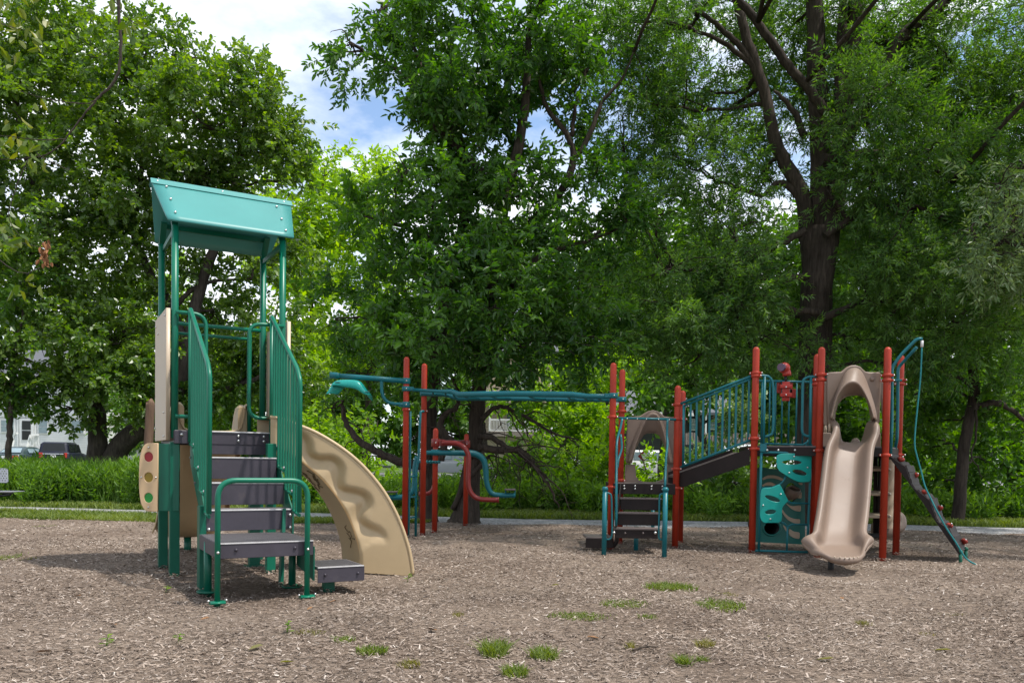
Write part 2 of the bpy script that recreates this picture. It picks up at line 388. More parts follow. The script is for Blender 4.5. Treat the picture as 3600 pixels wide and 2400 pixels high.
# arched hand loops either side of the stairs
for ua, ub in ((0.0, 0.30), (1.08, 0.72)):
    b = MB(); b.tube(fillet([L(ua, -0.06, 2.62), L(ub, -0.06, 2.62), L(ub, -0.06, 1.63), L(ua, -0.06, 1.63)] if ua else [L(0, -0.06, 2.665), L(0.29, -0.06, 2.665), L(0.29, -0.06, 1.62), L(0, -0.06, 1.62)], 0.13, 6), 0.020, 10)
    b.build('hand_loop', 'green', left)
# stair railings: close vertical bars under a sloping top tube
def stair_rail(u):
    b = MB(); top = [L(u, -0.10, 2.70), L(u, -0.95, 2.10), L(u, -1.22, 1.88), L(u, -1.24, 0.745)]
    b.tube([L(u, -0.10, 1.36), L(u, -0.10, 2.69)], 0.021, 10)
    b.tube(fillet([L(u, -0.06, 2.68), L(u, -0.10, 2.70), L(u, -1.13, 2.06), L(u, -1.235, 1.94), L(u, -1.235, 0.70)], 0.05, 4), 0.022, 10)
    n = 11
    for i in range(1, n):
        v = -0.10-1.13*i/n; zt = 2.70-0.64*(i/n)/0.912 if i/n < 0.912 else 2.02
        zb = 1.33 if v > -0.38 else (1.12 if v > -0.66 else (0.90 if v > -0.98 else 0.70))
        b.tube([L(u, v, zb), L(u, v, zt)], 0.0125, 8, caps=False)
    for v0, v1, z in ((-0.10, -0.38, 1.34), (-0.38, -0.66, 1.12), (-0.66, -0.98, 0.90), (-0.98, -1.235, 0.71)):
        b.tube([L(u, v0, z), L(u, v1, z-0.035)], 0.016, 8)
    o = b.build('stair_railing', 'green', left)
    bolts('bolt', [L(u, v, z) for v, z in ((-0.38, 1.335), (-0.66, 1.115), (-0.98, 0.895))], 0.016, o)
stair_rail(0.135); stair_rail(0.945)
# stairs: risers, treads with a pale lip, slots at the back of each tread
UA, UB = 0.15, 0.93
st = empty('stairs', L(0.5, -1, 0)); st.parent = left; st.location = L(0.5, -1, 0) - left.location
lev = [(1.48, -0.085), (1.215, -0.40), (0.97, -0.70), (0.725, -1.0)]
for k, (z, v) in enumerate(lev):
    zn = lev[k+1][0] if k < 3 else 0.50
    b = MB(); b.box(L((UA+UB)/2, v+0.006, (z+zn)/2+0.012), LU*(UB-UA), LV*0.02, ZV*(z-zn-0.03), 0, 0.003)
    b.build('riser', 'deck', st)
    if k:
        vb = lev[k-1][1]
        b = MB(); b.box(L((UA+UB)/2, (v+vb-0.05)/2, z-0.012), LU*(UB-UA), LV*(vb-0.05-v), ZV*0.024, 0, 0.004)
        for i in range(5): b.box(L(UA+0.02+(UB-UA-0.04)*i/4, vb-0.028, z-0.012), LU*0.085, LV*0.05, ZV*0.02)
        b.box(L((UA+UB)/2, v-0.004, z-0.007), LU*(UB-UA), LV*0.012, ZV*0.014, 1, 0.003)
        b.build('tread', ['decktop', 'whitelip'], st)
b = MB(); b.box(L((UA+UB)/2, -0.10, 1.474), LU*(UB-UA), LV*0.012, ZV*0.014, 0, 0.003); b.build('tread_lip', 'whitelip', st)
bolts('bolt', [L(u, -0.096, z) for u in (0.20, 0.61, 0.87) for z in (1.435, 1.385)]+[L(u, -1.012, z) for u in (0.17, 0.915) for z in (0.665, 0.545)], 0.0165, st)
for u in (UA-0.012, UB+0.012):
    b = MB(); b.prism([L(u, -0.085, 1.40), L(u, -1.0, 0.70), L(u, -1.0, 0.44), L(u, -0.085, 1.15)], LU*0.014); b.build('stringer', 'dgreen', st)
b = MB(); b.box(L(0.115, -0.93, 0.34), LU*0.05, LV*0.14, ZV*0.84, 0, 0.005); b.build('leg', 'dgreen', st)
# landing with hand rail arch
ld = empty('landing', L(0.5, -1.45, 0)); ld.parent = left; ld.location = L(0.5, -1.45, 0) - left.location
b = MB(); b.box(L(0.49, -1.44, 0.485), LU*0.80, LV*0.90, ZV*0.03, 0, 0.004)
for i in range(46):
    b.box(L(0.11+0.76*i/45, -1.44, 0.5015), LU*0.007, LV*0.84, ZV*0.004)
b.build('landing_top', 'decktop', ld)
b = MB(); b.box(L(0.49, -1.895, 0.435), LU*0.80, LV*0.014, ZV*0.13, 0, 0.004); b.box(L(0.49, -1.902, 0.4965), LU*0.80, LV*0.010, ZV*0.010, 1)
b.box(L(0.095, -1.45, 0.435), LU*0.014, LV*0.88, ZV*0.13, 0, 0.004); b.box(L(0.885, -1.45, 0.435), LU*0.014, LV*0.88, ZV*0.13, 0, 0.004)
b.build('landing_skirt', ['deck', 'whitelip'], ld)
bolts('bolt', [L(u, -1.905, 0.44) for u in (0.24, 0.73)], 0.014, ld, 'deck')
for u in (0.115, 0.865):
    b = MB(); b.tube([L(u, -1.30, -0.05), L(u, -1.30, 0.46)], 0.034, 12); b.tube([L(u, -1.30, 0.008), L(u, -1.30, 0.026)], 0.095, 16); b.build('leg', 'dgreen', ld)
VR = -1.945
b = MB(); b.tube(fillet([L(0.085, VR, -0.01), L(0.085, VR, 1.02), L(0.825, VR, 1.02), L(0.825, VR, -0.01)], 0.15, 8), 0.0235, 12)
hr = b.build('hand_rail', 'green', ld)
for u in (0.085, 0.825):
    b = MB(); b.tube([L(u-0.06, VR, 0.018), L(u+0.06, VR, 0.018)], 0.05, 12)
    for vtx in b.bm.verts: vtx.co.z = 0.018+(vtx.co.z-0.018)*0.3
    b.build('foot_plate', 'green', hr)
    bolts('bolt', [L(u, VR-0.024, 0.43)], 0.013, hr); bolts('bolt', [L(u-.07, VR-.01, 0.036), L(u+.07, VR-.01, 0.036)], 0.011, hr)
# small side step
sd = empty('side_step', L(1.15, -1.7, 0)); sd.parent = left; sd.location = L(1.15, -1.7, 0)-left.location
b = MB(); b.box(L(1.145, -1.64, 0.245), LU*0.42, LV*0.48, ZV*0.03, 0, 0.004)
for i in range(24): b.box(L(0.96+0.37*i/23, -1.64, 0.2615), LU*0.006, LV*0.44, ZV*0.004)
b.build('step_top', 'decktop', sd)
b = MB(); b.box(L(1.145, -1.885, 0.185), LU*0.42, LV*0.012, ZV*0.13, 0, 0.004); b.box(L(1.145, -1.891, 0.2555), LU*0.42, LV*0.010, ZV*0.010, 1)
b.box(L(1.36, -1.64, 0.185), LU*0.012, LV*0.48, ZV*0.13, 0, 0.004); b.build('step_skirt', ['deck', 'whitelip'], sd)
bolts('bolt', [L(u, -1.895, 0.19) for u in (1.0, 1.30)], 0.013, sd, 'deck')
b = MB(); b.box(L(1.10, -1.66, 0.08), LU*0.095, LV*0.095, ZV*0.28, 0, 0.005); b.build('leg', 'dgreen', sd)
b = MB(); b.prism([L(0.905, -1.86, 0.44), L(0.905, -1.30, 0.44), L(0.905, -1.30, 0.22), L(0.905, -1.86, 0.14)], LU*0.012); b.build('bracket', 'dgreen', sd)
# traffic light panel
tl = empty('traffic_light_panel', L(-0.2, 0, 0.9)); tl.parent = left; tl.location = L(-0.2, 0, 0.9)-left.location
pa = (LU*-0.80+LV*0.34).normalized(); o0 = L(0.04, -0.062, 0)
ZT0, ZT1 = 0.66, 1.34
b = MB(); b.box(o0+pa*0.115+ZV*(ZT0+ZT1)/2, pa*0.23, ZV*(ZT1-ZT0), pa.cross(ZV)*0.02, 0, 0.004)
b.box(o0+pa*0.03+ZV*(ZT0+ZT1)/2+LV*0.05, pa*0.06, ZV*(ZT1-ZT0), LV*0.08, 0, 0.004)
tp = b.build('back_plate', 'dgreen', tl); bolts('bolt', [o0+pa*0.02+ZV*z-pa.cross(ZV)*-0.014 for z in (ZT0+0.08, ZT1-0.08)], 0.015, tp)
hh = (ZT1-ZT0)/2; zc = (ZT0+ZT1)/2
outl = [(0, -hh), (0.05, -hh)]+[(0.05+0.125*abs(math.cos(t))**0.55, hh*math.copysign(abs(math.sin(t))**0.75, math.sin(t))) for t in [R(-80+10*i) for i in range(17)]]+[(0.05, hh), (0, hh)]
side = pa.cross(ZV); side = side if side.y < 0 else -side
po = o0+pa*0.205+ZV*zc+side*0.014
plate('light_panel', outl, [ell(0.086, z, 0.047, 0.055) for z in (-0.205, 0, 0.205)], po, pa, ZV, 0.03, 'tanedge', tl, 0.005)
for z, mt in ((0.205, 'lampred'), (0, 'lampyellow'), (-0.205, 'lampgreen')):
    b = MB(); c = po+pa*0.086+ZV*z; b.tube([c-side*0.012, c+side*0.004], 0.060, 20); b.build('light_disc', mt, tl)
bolts('bolt', [po+pa*0.086+ZV*z+side*0.016 for z in (0.30, -0.30)]+[po+pa*x+side*0.016 for x in (0.015, 0.155)], 0.010, tl)
# straight tan slide off the back of the deck
def slide_mesh(centre, xdir, hw, wall, rim=0.035, flare=None):
    rows = []
    n = len(centre)
    for i, c in enumerate(centre):
        t = i/(n-1); T = (centre[min(i+1, n-1)]-centre[max(i-1, 0)]).normalized()
        nrm = xdir.cross(T); nrm = nrm if nrm.z > 0 else -nrm
        w = hw[0]+(hw[1]-hw[0])*(flare(t) if flare else t); h = wall(t); row = []
        prof = [(-1.0-rim*1.2/w, h-0.07), (-1.0-rim*1.3/w, h-0.02), (-1.0-rim*0.6/w, h+0.005), (-1.0, h-0.01), (-0.965, h-0.04), (-0.94, h*0.5), (-0.88, 0.05), (-0.76, 0.012), (-0.4, 0.0), (0, -0.003)]
        prof = prof+[(-x, y) for x, y in prof[-2::-1]]
        rows.append([c+xdir*x*w+nrm*y for x, y in prof])
    b = MB(); b.grid(rows); return b
cen = catmull([L(0.52, 0.93, 1.50), L(0.52, 1.05, 1.49), L(0.515, 1.30, 1.24), L(0.50, 1.75, 0.70), L(0.49, 2.05, 0.36), L(0.485, 2.30, 0.20), L(0.485, 2.62, 0.17)], 5)
sl = slide_mesh(cen, LU, (0.37, 0.37), lambda t: 0.33 if t < 0.1 else max(0.17, 0.33-(t-0.1)*0.9) if t < 0.85 else 0.17-0.07*(t-0.85)/0.15, 0.04)
so = sl.build('slide', 'tan', left, solid=0.02, subd=1)
b = MB(); b.tube([L(0.47, 2.42, -0.1), L(0.47, 2.42, 0.19)], 0.045, 12); b.build('slide_leg', 'dgreen', so)
for u in (0.17, 0.86):
    b = MB(); rows = []
    for v, zz in ((0.95, 1.80), (1.02, 1.83), (1.12, 1.82), (1.22, 1.74), (1.32, 1.58)):
        rows.append([L(u-0.055, v, 1.40 if v < 1.1 else 1.55-(v-1.1)*1.1), L(u-0.05, v, zz-0.03), L(u-0.02, v, zz), L(u+0.02, v, zz), L(u+0.05, v, zz-0.03), L(u+0.055, v, 1.40 if v < 1.1 else 1.55-(v-1.1)*1.1)])
    V = b.grid(rows); b.face(V[0]); b.face(V[-1][::-1]); b.build('side_cheek', 'tan', so)
# arched wave climber
AX = Vector((math.cos(R(7)), math.sin(R(7)), 0)); AN = Vector((-AX.y, AX.x, 0)); AD = LV.copy(); AO = Vector((-1.02, 8.70, 0))
def on_plane(px, py):
    d = rot((px-CX)/F, (CV-py)/F, 1.0); o = Vector((0, 0, EYE)); t = (AO-o).dot(AN)/d.dot(AN); p = o+d*t
    return ((p-AO).dot(AX), p.z)
q2 = lambda x, y: on_plane(400+x/1.742, 1300+y/1.742)
Rc = [q2(*p) for p in ((960, 288), (1040, 305), (1128, 337), (1250, 388), (1400, 480), (1530, 590), (1650, 735), (1740, 895), (1800, 1060), (1826, 1180), (1835, 1262))]
Mc = [q2(*p) for p in ((960, 470), (1040, 500), (1128, 545), (1185, 590), (1255, 650), (1325, 725), (1385, 805), (1440, 905), (1480, 1010), (1505, 1110), (1514, 1240))]
Rc = [(p.x, p.y) for p in catmull([(a, c, 0) for a, c in Rc], 5)]; Mc = [(p.x, p.y) for p in catmull([(a, c, 0) for a, c in Mc], 5)]
nC = len(Rc); DEP = 0.62
P3 = lambda p, d: AO+AX*p[0]+AD*d+ZV*p[1]
wc = empty('wave_climber', AO); wc.parent = left; wc.location = AO-left.location
b = MB(); rows = []
WAVE = [q2(*p) for p in ((1100, 380), (1150, 398), (1185, 440), (1205, 520), (1260, 552), (1345, 555), (1385, 600), (1383, 690), (1400, 735), (1480, 755), (1540, 775), (1556, 820), (1525, 880), (1520, 930), (1560, 965), (1620, 990), (1650, 1020), (1655, 1065))]
WAVE = [(p.x, p.y) for p in catmull([(a, c, 0) for a, c in WAVE], 6)]
WA = np.array(WAVE)
def wave_d(p):
    i = ((WA-np.array(p))**2).sum(1).argmin(); d = math.hypot(WA[i][0]-p[0], WA[i][1]-p[1])
    j = min(i, len(WA)-2); tx, ty = WA[min(j+3, len(WA)-1)]-WA[max(j-3, 0)]; return d, i/(len(WA)-1), tx*(p[1]-WA[i][1])-ty*(p[0]-WA[i][0])
NI, NJ = 150, 46
RcA, McA = lerpn([Vector((*p, 0)) for p in Rc], NI), lerpn([Vector((*p, 0)) for p in Mc], NI)
DP = np.zeros((NI, NJ))
for i in range(NI):
    for j in range(NJ):
        p = RcA[i].lerp(McA[i], j/(NJ-1)); d, tw, sgn = wave_d((p.x, p.y)); amp = 0.095*min(1, (1.0-tw)*5, tw*8+0.15)
        DP[i, j] = amp*(0.9*math.exp(-d/0.13) if sgn <= 0 else 0.9*math.exp(-(d/0.030)**2))
for _ in range(5):
    q_ = np.pad(DP, 1, mode='edge'); DP = (q_[:-2, 1:-1]+q_[2:, 1:-1]+q_[1:-1, :-2]+q_[1:-1, 2:]+2*DP)/6
rows = []
for i in range(NI):
    row = []
    for j in range(NJ):
        s_ = j/(NJ-1); p = RcA[i].lerp(McA[i], s_); row.append(P3((p.x, p.y), DP[i, j]+0.02*(max(0, 1-s_/0.05)+max(0, (s_-0.95)/0.05))))
    rows.append(row)
V = b.grid(rows)
# outer (climbing) face, inner underside
ro = [[P3((p.x, p.y), d) for d in (0.02, 0.03, 0.2, 0.4, DEP)] for p in RcA[::5]+[RcA[-1]]]
b.grid(ro); ri = [[P3((p.x, p.y), d) for d in (0.02, 0.05, 0.2, 0.4, DEP)] for p in McA[::5]+[McA[-1]]]
b.grid(ri)
rf_ = [[P3((a.x+(c.x-a.x)*s, a.y+(c.y-a.y)*s), DEP) for s in (0, .5, 1)] for a, c in zip(RcA[::5], McA[::5])]
b.grid(rf_)
b.build('climber_wall', 'tan', wc)
b = MB(); b.tube([P3((p.x, p.y), 0.012) for p in RcA[::3]], 0.020, 10); b.build('rim', 'tan', wc)
# carved squiggles on the underside
rs = random.Random(5); cl_ = paint('dark_scratched_lines', (0.17, 0.12, 0.065), 0.6)
for k in range(9):
    i0 = rs.randrange(40, 128); pts = []; b = MB()
    d0 = rs.uniform(0.12, 0.5)
    for j in range(7):
        ii = min(NI-1, max(0, i0+int(j*2.2)+rs.randrange(-2, 3))); p = McA[ii]; d0 = min(0.56, max(0.07, d0+rs.uniform(-0.09, 0.09)))
        q = McA[min(NI-1, ii+1)]-McA[max(0, ii-1)]; nr = Vector((-q.y, q.x, 0)).normalized(); nr = nr if nr.x < 0 else -nr
        pts.append(P3((p.x+nr.x*0.004, p.y+nr.y*0.004), d0))
    b.tube(pts, 0.0045, 6, curve=4); b.build('carved_line', cl_, wc)
b = MB(); b.box(P3((-0.1, -0.005), 0.12), AX*0.26, AD*0.12, ZV*0.07, 0, 0.006); b.build('foot_plate', 'black', wc)
b = MB(); b.box(P3((-0.2, 0.035), 0.06), AX*0.12, AD*0.06, ZV*0.03, 0, 0.006); b.build('anchor', 'dgreen', wc)
# ================================================================== RIGHT PLAY STRUCTURE (red posts, teal rails, beige slide)
right = empty('play_structure', (3.2, 11.5, 0), 'long play structure on red posts with beige slide, teal rails, ramp bridge and overhead beam', 'play structure')
def c3(x, y): return (1100+x/1.96, 1180+y/1.96)
def c4(x, y): return (1950+x/1.96, 1200+y/1.96)
def c5(x, y): return (2650+x/1.7425, 1150+y/1.7425)
def c6(x, y): return (2640+x/3.825, 1550+y/3.825)
def A3(x, y, Y): return at(*c3(x, y), Y)
def A4(x, y, Y): return at(*c4(x, y), Y)
def A5(x, y, Y): return at(*c5(x, y), Y)
def A6(x, y, Y): return at(*c6(x, y), Y)
XV = Vector((1, 0, 0)); YV = Vector((0, 1, 0))
def sub(name, loc, parent):
    o = empty(name, loc); o.parent = parent; o.location = Vector(loc)-wloc(parent); return o
POST = {}
def post(key, px, py, Y, zt, rings=(), r=0.0455):
    x = at(px, py, Y).x; b = MB()
    b.tube([(x, Y, -0.15), (x, Y, zt-r)], r, 18, True, 0, 0, True); o = b.build('post', 'red', right)
    POST[key] = Vector((x, Y, 0))
    for z in rings:
        b = MB(); b.tube([(x, Y, z-0.022), (x, Y, z-0.017), (x, Y, z+0.017), (x, Y, z+0.022)], [r+0.006, r+0.013, r+0.013, r+0.006], 18)
        a = random.uniform(-0.5, 0.5)-0.4
        for sg in (0, math.pi):
            d = Vector((math.cos(a+sg), math.sin(a+sg), 0)); b.box(Vector((x, Y, z))+d*(r+0.022), d*0.03, d.cross(ZV)*0.035, ZV*0.032, 0, 0.004)
            b.ball(Vector((x, Y, z))+d*(r+0.03)-Vector((0, 0.016, 0)), 0.011, 1, 6)
        b.build('collar', ['red', 'steel'], o)
    return o
zr = lambda f, x, y, Y: f(x, y, Y).z
post('S1', *c4(398, 600), 11.8, 2.64, [zr(A4, 400, 520, 11.8), zr(A4, 390, 1002, 11.8)])
post('S2', *c4(460, 600), 12.6, 2.64, [2.0, 0.95])
post('S3', *c4(842, 700), 11.8, 2.33, [zr(A4, 845, y, 11.8) for y in (435, 533, 876, 1010)])
post('S4', *c4(880, 500), 12.7, 2.34, [1.9])
post('A', *c4(1378, 560), 11.15, 2.80, [zr(A4, 1380, y, 11.15) for y in (218, 238, 668, 740)])
post('D', *c5(383, 400), 11.7, 2.79, [zr(A5, 385, y, 11.7) for y in (325, 350)])
post('C', *c5(410, 400), 10.9, 2.775, [zr(A5, 412, y, 10.9) for y in (290, 322, 755)])
post('B', *c5(812, 500), 10.75, 2.765, [zr(A5, 815, y, 10.75) for y in (295, 326, 783)])
post('E', *c5(888, 700), 11.4, 2.755, [zr(A5, 895, y, 11.4) for y in (325, 348, 782)])
post('T1', *c3(640, 700), 12.9, 2.82, [zr(A3, 640, 508, 12.9)])
post('T2', *c3(763, 700), 13.3, 2.77, [zr(A3, 770, 520, 13.3)])
post('T3', *c3(842, 1000), 13.9, 1.76, [])
post('T4', *c3(1056, 900), 15.3, 1.72, [])
PS = POST
# ---- decks
dk = sub('low_deck', (PS['S1'].x+0.4, 12.2, 0.9), right)
ZL = 0.925
x0, x1 = PS['S1'].x+0.02, PS['S3'].x-0.02
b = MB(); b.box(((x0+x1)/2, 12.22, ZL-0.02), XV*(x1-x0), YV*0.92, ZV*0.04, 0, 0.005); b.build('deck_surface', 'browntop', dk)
b = MB(); b.box(((x0+x1)/2, 11.755, ZL-0.075), XV*(x1-x0), YV*0.02, ZV*0.15, 0, 0.004); b.box((x0, 12.2, ZL-0.075), XV*0.02, YV*0.86, ZV*0.15); b.box((x1, 12.2, ZL-0.075), XV*0.02, YV*0.86, ZV*0.15)
b.build('deck_skirt', 'browndeck', dk)
bolts('bolt', [Vector((A4(x, 990, 11.75).x, 11.74, z)) for x in (478, 553, 667, 742) for z in (ZL-0.035, ZL-0.075)], 0.0155, dk)
hd = sub('high_deck', (4.0, 11.2, 1.45), right)
ZH = 1.475
pts = [PS['A'].xy, PS['C'].xy, PS['B'].xy, PS['E'].xy, Vector((PS['E'].x-0.25, 12.05)), Vector((PS['A'].x+0.05, 12.05))]
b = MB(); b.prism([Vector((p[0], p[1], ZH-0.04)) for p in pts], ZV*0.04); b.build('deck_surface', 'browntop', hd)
b = MB()
for i in range(len(pts)):
    p, q = pts[i], pts[(i+1) % len(pts)]; b.bar((p[0], p[1]-0.004, ZH-0.075), (q[0], q[1]-0.004, ZH-0.075), 0.02, 0.115)
b.build('deck_skirt', 'browndeck', hd)
bolts('bolt', [Vector((A4(x, 750, 11.0).x, 11.03-0.09*(i/3), ZH-0.07)) for i, x in enumerate((1442, 1465))]+[A5(x, 752, 10.98) for x in (82, 150, 252, 320)], 0.0165, hd)
# ---- ramp bridge and its railing
br = sub('ramp', (2.9, 11.9, 1.1), right)
pS, pA = PS['S3'], PS['A']
b = MB()
for dy in (0.0, 0.86):
    a0 = A4(862, 905, 11.8); a1 = A4(862, 1010, 11.8); c0 = A4(1345, 735, 11.15); c1 = A4(1345, 845, 11.15)
    b.prism([v+YV*dy for v in (a0, c0, c1, a1)], YV*0.03)
b.build('side_plate', 'browndeck', br)
b = MB(); b.prism([a0+ZV*-0.045+YV*.034, c0+ZV*-0.045+YV*.034, c0+YV*0.855-ZV*0.045, a0+YV*0.855-ZV*0.045], ZV*-0.03); b.build('ramp_deck', 'browntop', br)
b = MB()
def onp(x, y):
    t = (x-842)/(1380-842); return A4(x, y, 11.8+(11.15-11.8)*t)
b.tube([onp(850, 436), onp(1365, 235)], 0.019, 10); b.tube([onp(884, 446), onp(1352, 258)], 0.014, 8); b.tube([onp(865, 868), onp(1350, 678)], 0.019, 10)
for x in (893, 938, 980, 1025, 1070, 1115, 1160, 1207, 1252, 1297, 1340):
    t = (x-884)/(1352-884); yt = 443-188*t; xb = x-7+t*0; yb = 858-180*(x-865)/485
    b.box((onp(x, yt)+onp(xb, yb))/2, onp(x, yt)-onp(xb, yb), XV*0.028, YV*0.012)
b.tube([onp(888, 440), onp(884, 860)], 0.016, 8)
b.build('ramp_railing', 'teal', br)
# ---- tan arch panels of the low deck
def shape(f, Y, pts, org):
    return [((A4(x, y, Y) if f == 4 else A5(x, y, Y))-org) for x, y in pts]
def flat(f, Y, pts):
    return [(v.x, v.z) for v in [f(x, y, Y) for x, y in pts]]
ap = sub('arch_panel', (PS['S2'].x+0.4, 12.75, 1.4), right)
up = flat(A4, 12.75, [(505, 545), (508, 524), (590, 518), (618, 500), (645, 484), (678, 478), (708, 486), (735, 505), (752, 522), (830, 526), (822, 845), (782, 848), (778, 800), (768, 740), (750, 690), (725, 645), (700, 630), (670, 626), (635, 628), (610, 640), (578, 690), (552, 740), (538, 790), (530, 828), (520, 838), (500, 834), (495, 820)])
plate('upper_panel', up, [], (0, 12.75, 0), XV, ZV, 0.05, 'beige', ap, 0.012)
lo = flat(A4, 12.75, [(493, 852), (548, 852), (556, 930), (575, 958), (610, 970), (700, 972), (745, 955), (768, 900), (778, 850), (815, 850), (820, 990), (485, 990)])
plate('lower_panel', lo, [], (0, 12.75, 0), XV, ZV, 0.05, 'beige', ap, 0.012)
def visor(out, front, inner, f, Y, dy, parent, name='visor', rim=0.02):
    """raised arch hood: outline on the panel, a front rim pulled forward, then back in to the opening"""
    o = [f(x, y, Y) for x, y in out]; fr = [f(x, y, Y-dy) for x, y in front]; inn = [f(x, y, Y) for x, y in inner]
    n = 28; o, fr, inn = [lerpn(catmull(k, 4), n) for k in (o, fr, inn)]
    rows = [[p-YV*0.02 for p in o], [p.lerp(q, 0.45)-YV*0.03 for p, q in zip(o, fr)], [p.lerp(q, 0.85) for p, q in zip(o, fr)], [q-YV*0.01 for q in fr], [q.lerp(i, 0.12) for q, i in zip(fr, inn)], [q.lerp(i, 0.6) for q, i in zip(fr, inn)], inn]
    b = MB(); b.grid(rows); return b.build(name, 'beige', parent, solid=0.02, subd=1)
visor([(500, 830), (535, 700), (585, 580), (640, 505), (678, 486), (715, 510), (758, 600), (790, 720), (815, 840)], [(515, 832), (555, 720), (600, 600), (640, 520), (678, 498), (712, 520), (745, 610), (770, 720), (800, 842)], [(530, 828), (552, 740), (590, 668), (635, 628), (672, 626), (715, 634), (750, 690), (768, 750), (782, 840)], A4, 12.72, 0.12, ap)
# ---- front stairs of the low deck
fs = sub('stairs', (PS['S1'].x+0.4, 11.4, 0.5), right)
trd = [(700, 1510, 380, 11.52, 0.73), (650, 1488, 655, 11.27, 0.54), (590, 1440, 940, 11.0, 0.345)]
c7 = lambda x, y: (2050+x/5.41, 1680+y/5.41)
A7 = lambda x, y, Y: at(*c7(x, y), Y)
for i, (xa, xb, yy, Y, z) in enumerate(trd):
    xl, xr = A7(xa, yy, Y).x, A7(xb, yy, Y).x; Yb = 11.74 if i == 0 else trd[i-1][3]
    b = MB(); b.box(((xl+xr)/2, (Y+Yb-0.03)/2, z-0.012), XV*(xr-xl), YV*(Yb-0.03-Y), ZV*0.024, 0, 0.004); b.box(((xl+xr)/2, Y-0.004, z-0.008), XV*(xr-xl), YV*0.010, ZV*0.014, 1)
    b.build('tread', ['browntop', 'browntop'], fs)
    zb = trd[i+1][4] if i < 2 else 0.19
    b = MB(); b.box(((xl+xr)/2, Y+0.012, (z+zb)/2), XV*(xr-xl-0.02), YV*0.016, ZV*(z-zb-0.04), 0, 0.003); b.build('riser', 'browndeck', fs)
xl, xr = A7(735, 110, 11.75).x, A7(1530, 110, 11.75).x
for xt, xb in ((xl-0.02, A7(600, 960, 11.0).x), (xr+0.02, A7(1500, 960, 11.0).x)):
    b = MB(); b.prism([(xt, 11.75, 0.93), (xb, 11.0, 0.36), (xb, 11.0, 0.18), (xt, 11.75, 0.70)], XV*0.014); b.build('stringer', 'browndeck', fs)
bolts('bolt', [A7(x, y, 10.98) for x, y in ((588, 1035), (1372, 1040))], 0.021, fs)
bolts('bolt', [A7(x, y, 11.0) for x, y in ((800, 1045), (1140, 1045))], 0.014, fs, 'browntop')
g = gnd(*c7(1005, 1365)); b = MB(); b.tube([(g.x, g.y, -0.1), (g.x, g.y, 0.33)], 0.032, 12); b.build('leg', 'teal', fs)
g = gnd(*c7(1320, 1150)); b = MB(); b.tube([(g.x, g.y, -0.1), (g.x, g.y, 0.5)], 0.03, 12); b.build('leg', 'teal', fs)
for (tx, ty, bx, by, loop) in ((388, 160, 395, 1450, [(425, 272), (495, 290), (535, 345), (545, 600), (548, 1040), (515, 1150), (440, 1165)]), (1597, 172, 1543, 1508, [(1560, 285), (1490, 300), (1455, 350), (1448, 600), (1440, 1090), (1465, 1160), (1530, 1172)])):
    g = gnd(*c7(bx, by)); zt = A7(tx, ty, g.y).z
    b = MB(); b.tube([(g.x, g.y, -0.1), (g.x, g.y, zt-0.05)], 0.032, 14); b.tube([(g.x, g.y, zt-0.055), (g.x, g.y, zt-0.045), (g.x, g.y, zt-0.02), (g.x, g.y, zt)], [0.033, 0.041, 0.041, 0.026], 14)
    o = b.build('handle_post', 'teal', fs)
    b = MB(); b.tube([A7(x, y, g.y+0.02) for x, y in loop], 0.012, 8, curve=4); b.build('hand_loop', 'teal', o)
b = MB(); b.tube([A4(440, 527, 11.76), A4(835, 537, 11.76)], 0.018, 10); b.build('cross_bar', 'teal', fs)
bolts('bolt', [A4(x, 529+(x-440)/40, 11.735) for x in (500, 570, 632, 716, 790)], 0.008, fs, 'white')
for pts in ([(466, 533, 11.74), (452, 600, 11.7), (430, 690, 11.6), (427, 850, 11.3), (425, 1020, 11.05), (424, 1270, 11.0)], [(455, 640, 11.76), (462, 735, 11.7), (440, 810, 11.6), (432, 870, 11.45)], [(778, 537, 11.74), (774, 640, 11.7), (778, 705, 11.6), (768, 800, 11.4), (760, 1000, 11.1)]):
    b = MB(); b.tube([A4(*p) for p in pts], 0.017, 10, curve=4); b.build('hand_rail', 'teal', fs)
# ---- side step at ground level on the left of the stairs
ss = sub('side_step', (A7(200, 1200, 11.4).x, 11.4, 0.1), right)
p0, p1 = A7(50, 1240, 11.25), A7(560, 1240, 11.25)
b = MB(); b.box(((p0.x+p1.x)/2, 11.5, 0.185), XV*(p1.x-p0.x), YV*0.5, ZV*0.025, 0, 0.004); b.build('step_top', 'browntop', ss)
b = MB(); b.box(((p0.x+p1.x)/2, 11.25, 0.115), XV*(p1.x-p0.x), YV*0.014, ZV*0.13, 0, 0.004); b.box((p1.x, 11.5, 0.115), XV*0.014, YV*0.5, ZV*0.13); b.build('step_skirt', 'browndeck', ss)
b = MB(); b.tube([A7(640, 1060, 11.3), A7(645, 1180, 11.3), A7(600, 1260, 11.3), A7(560, 1300, 11.3)], 0.03, 10, curve=4); b.build('bracket', 'browndeck', ss)
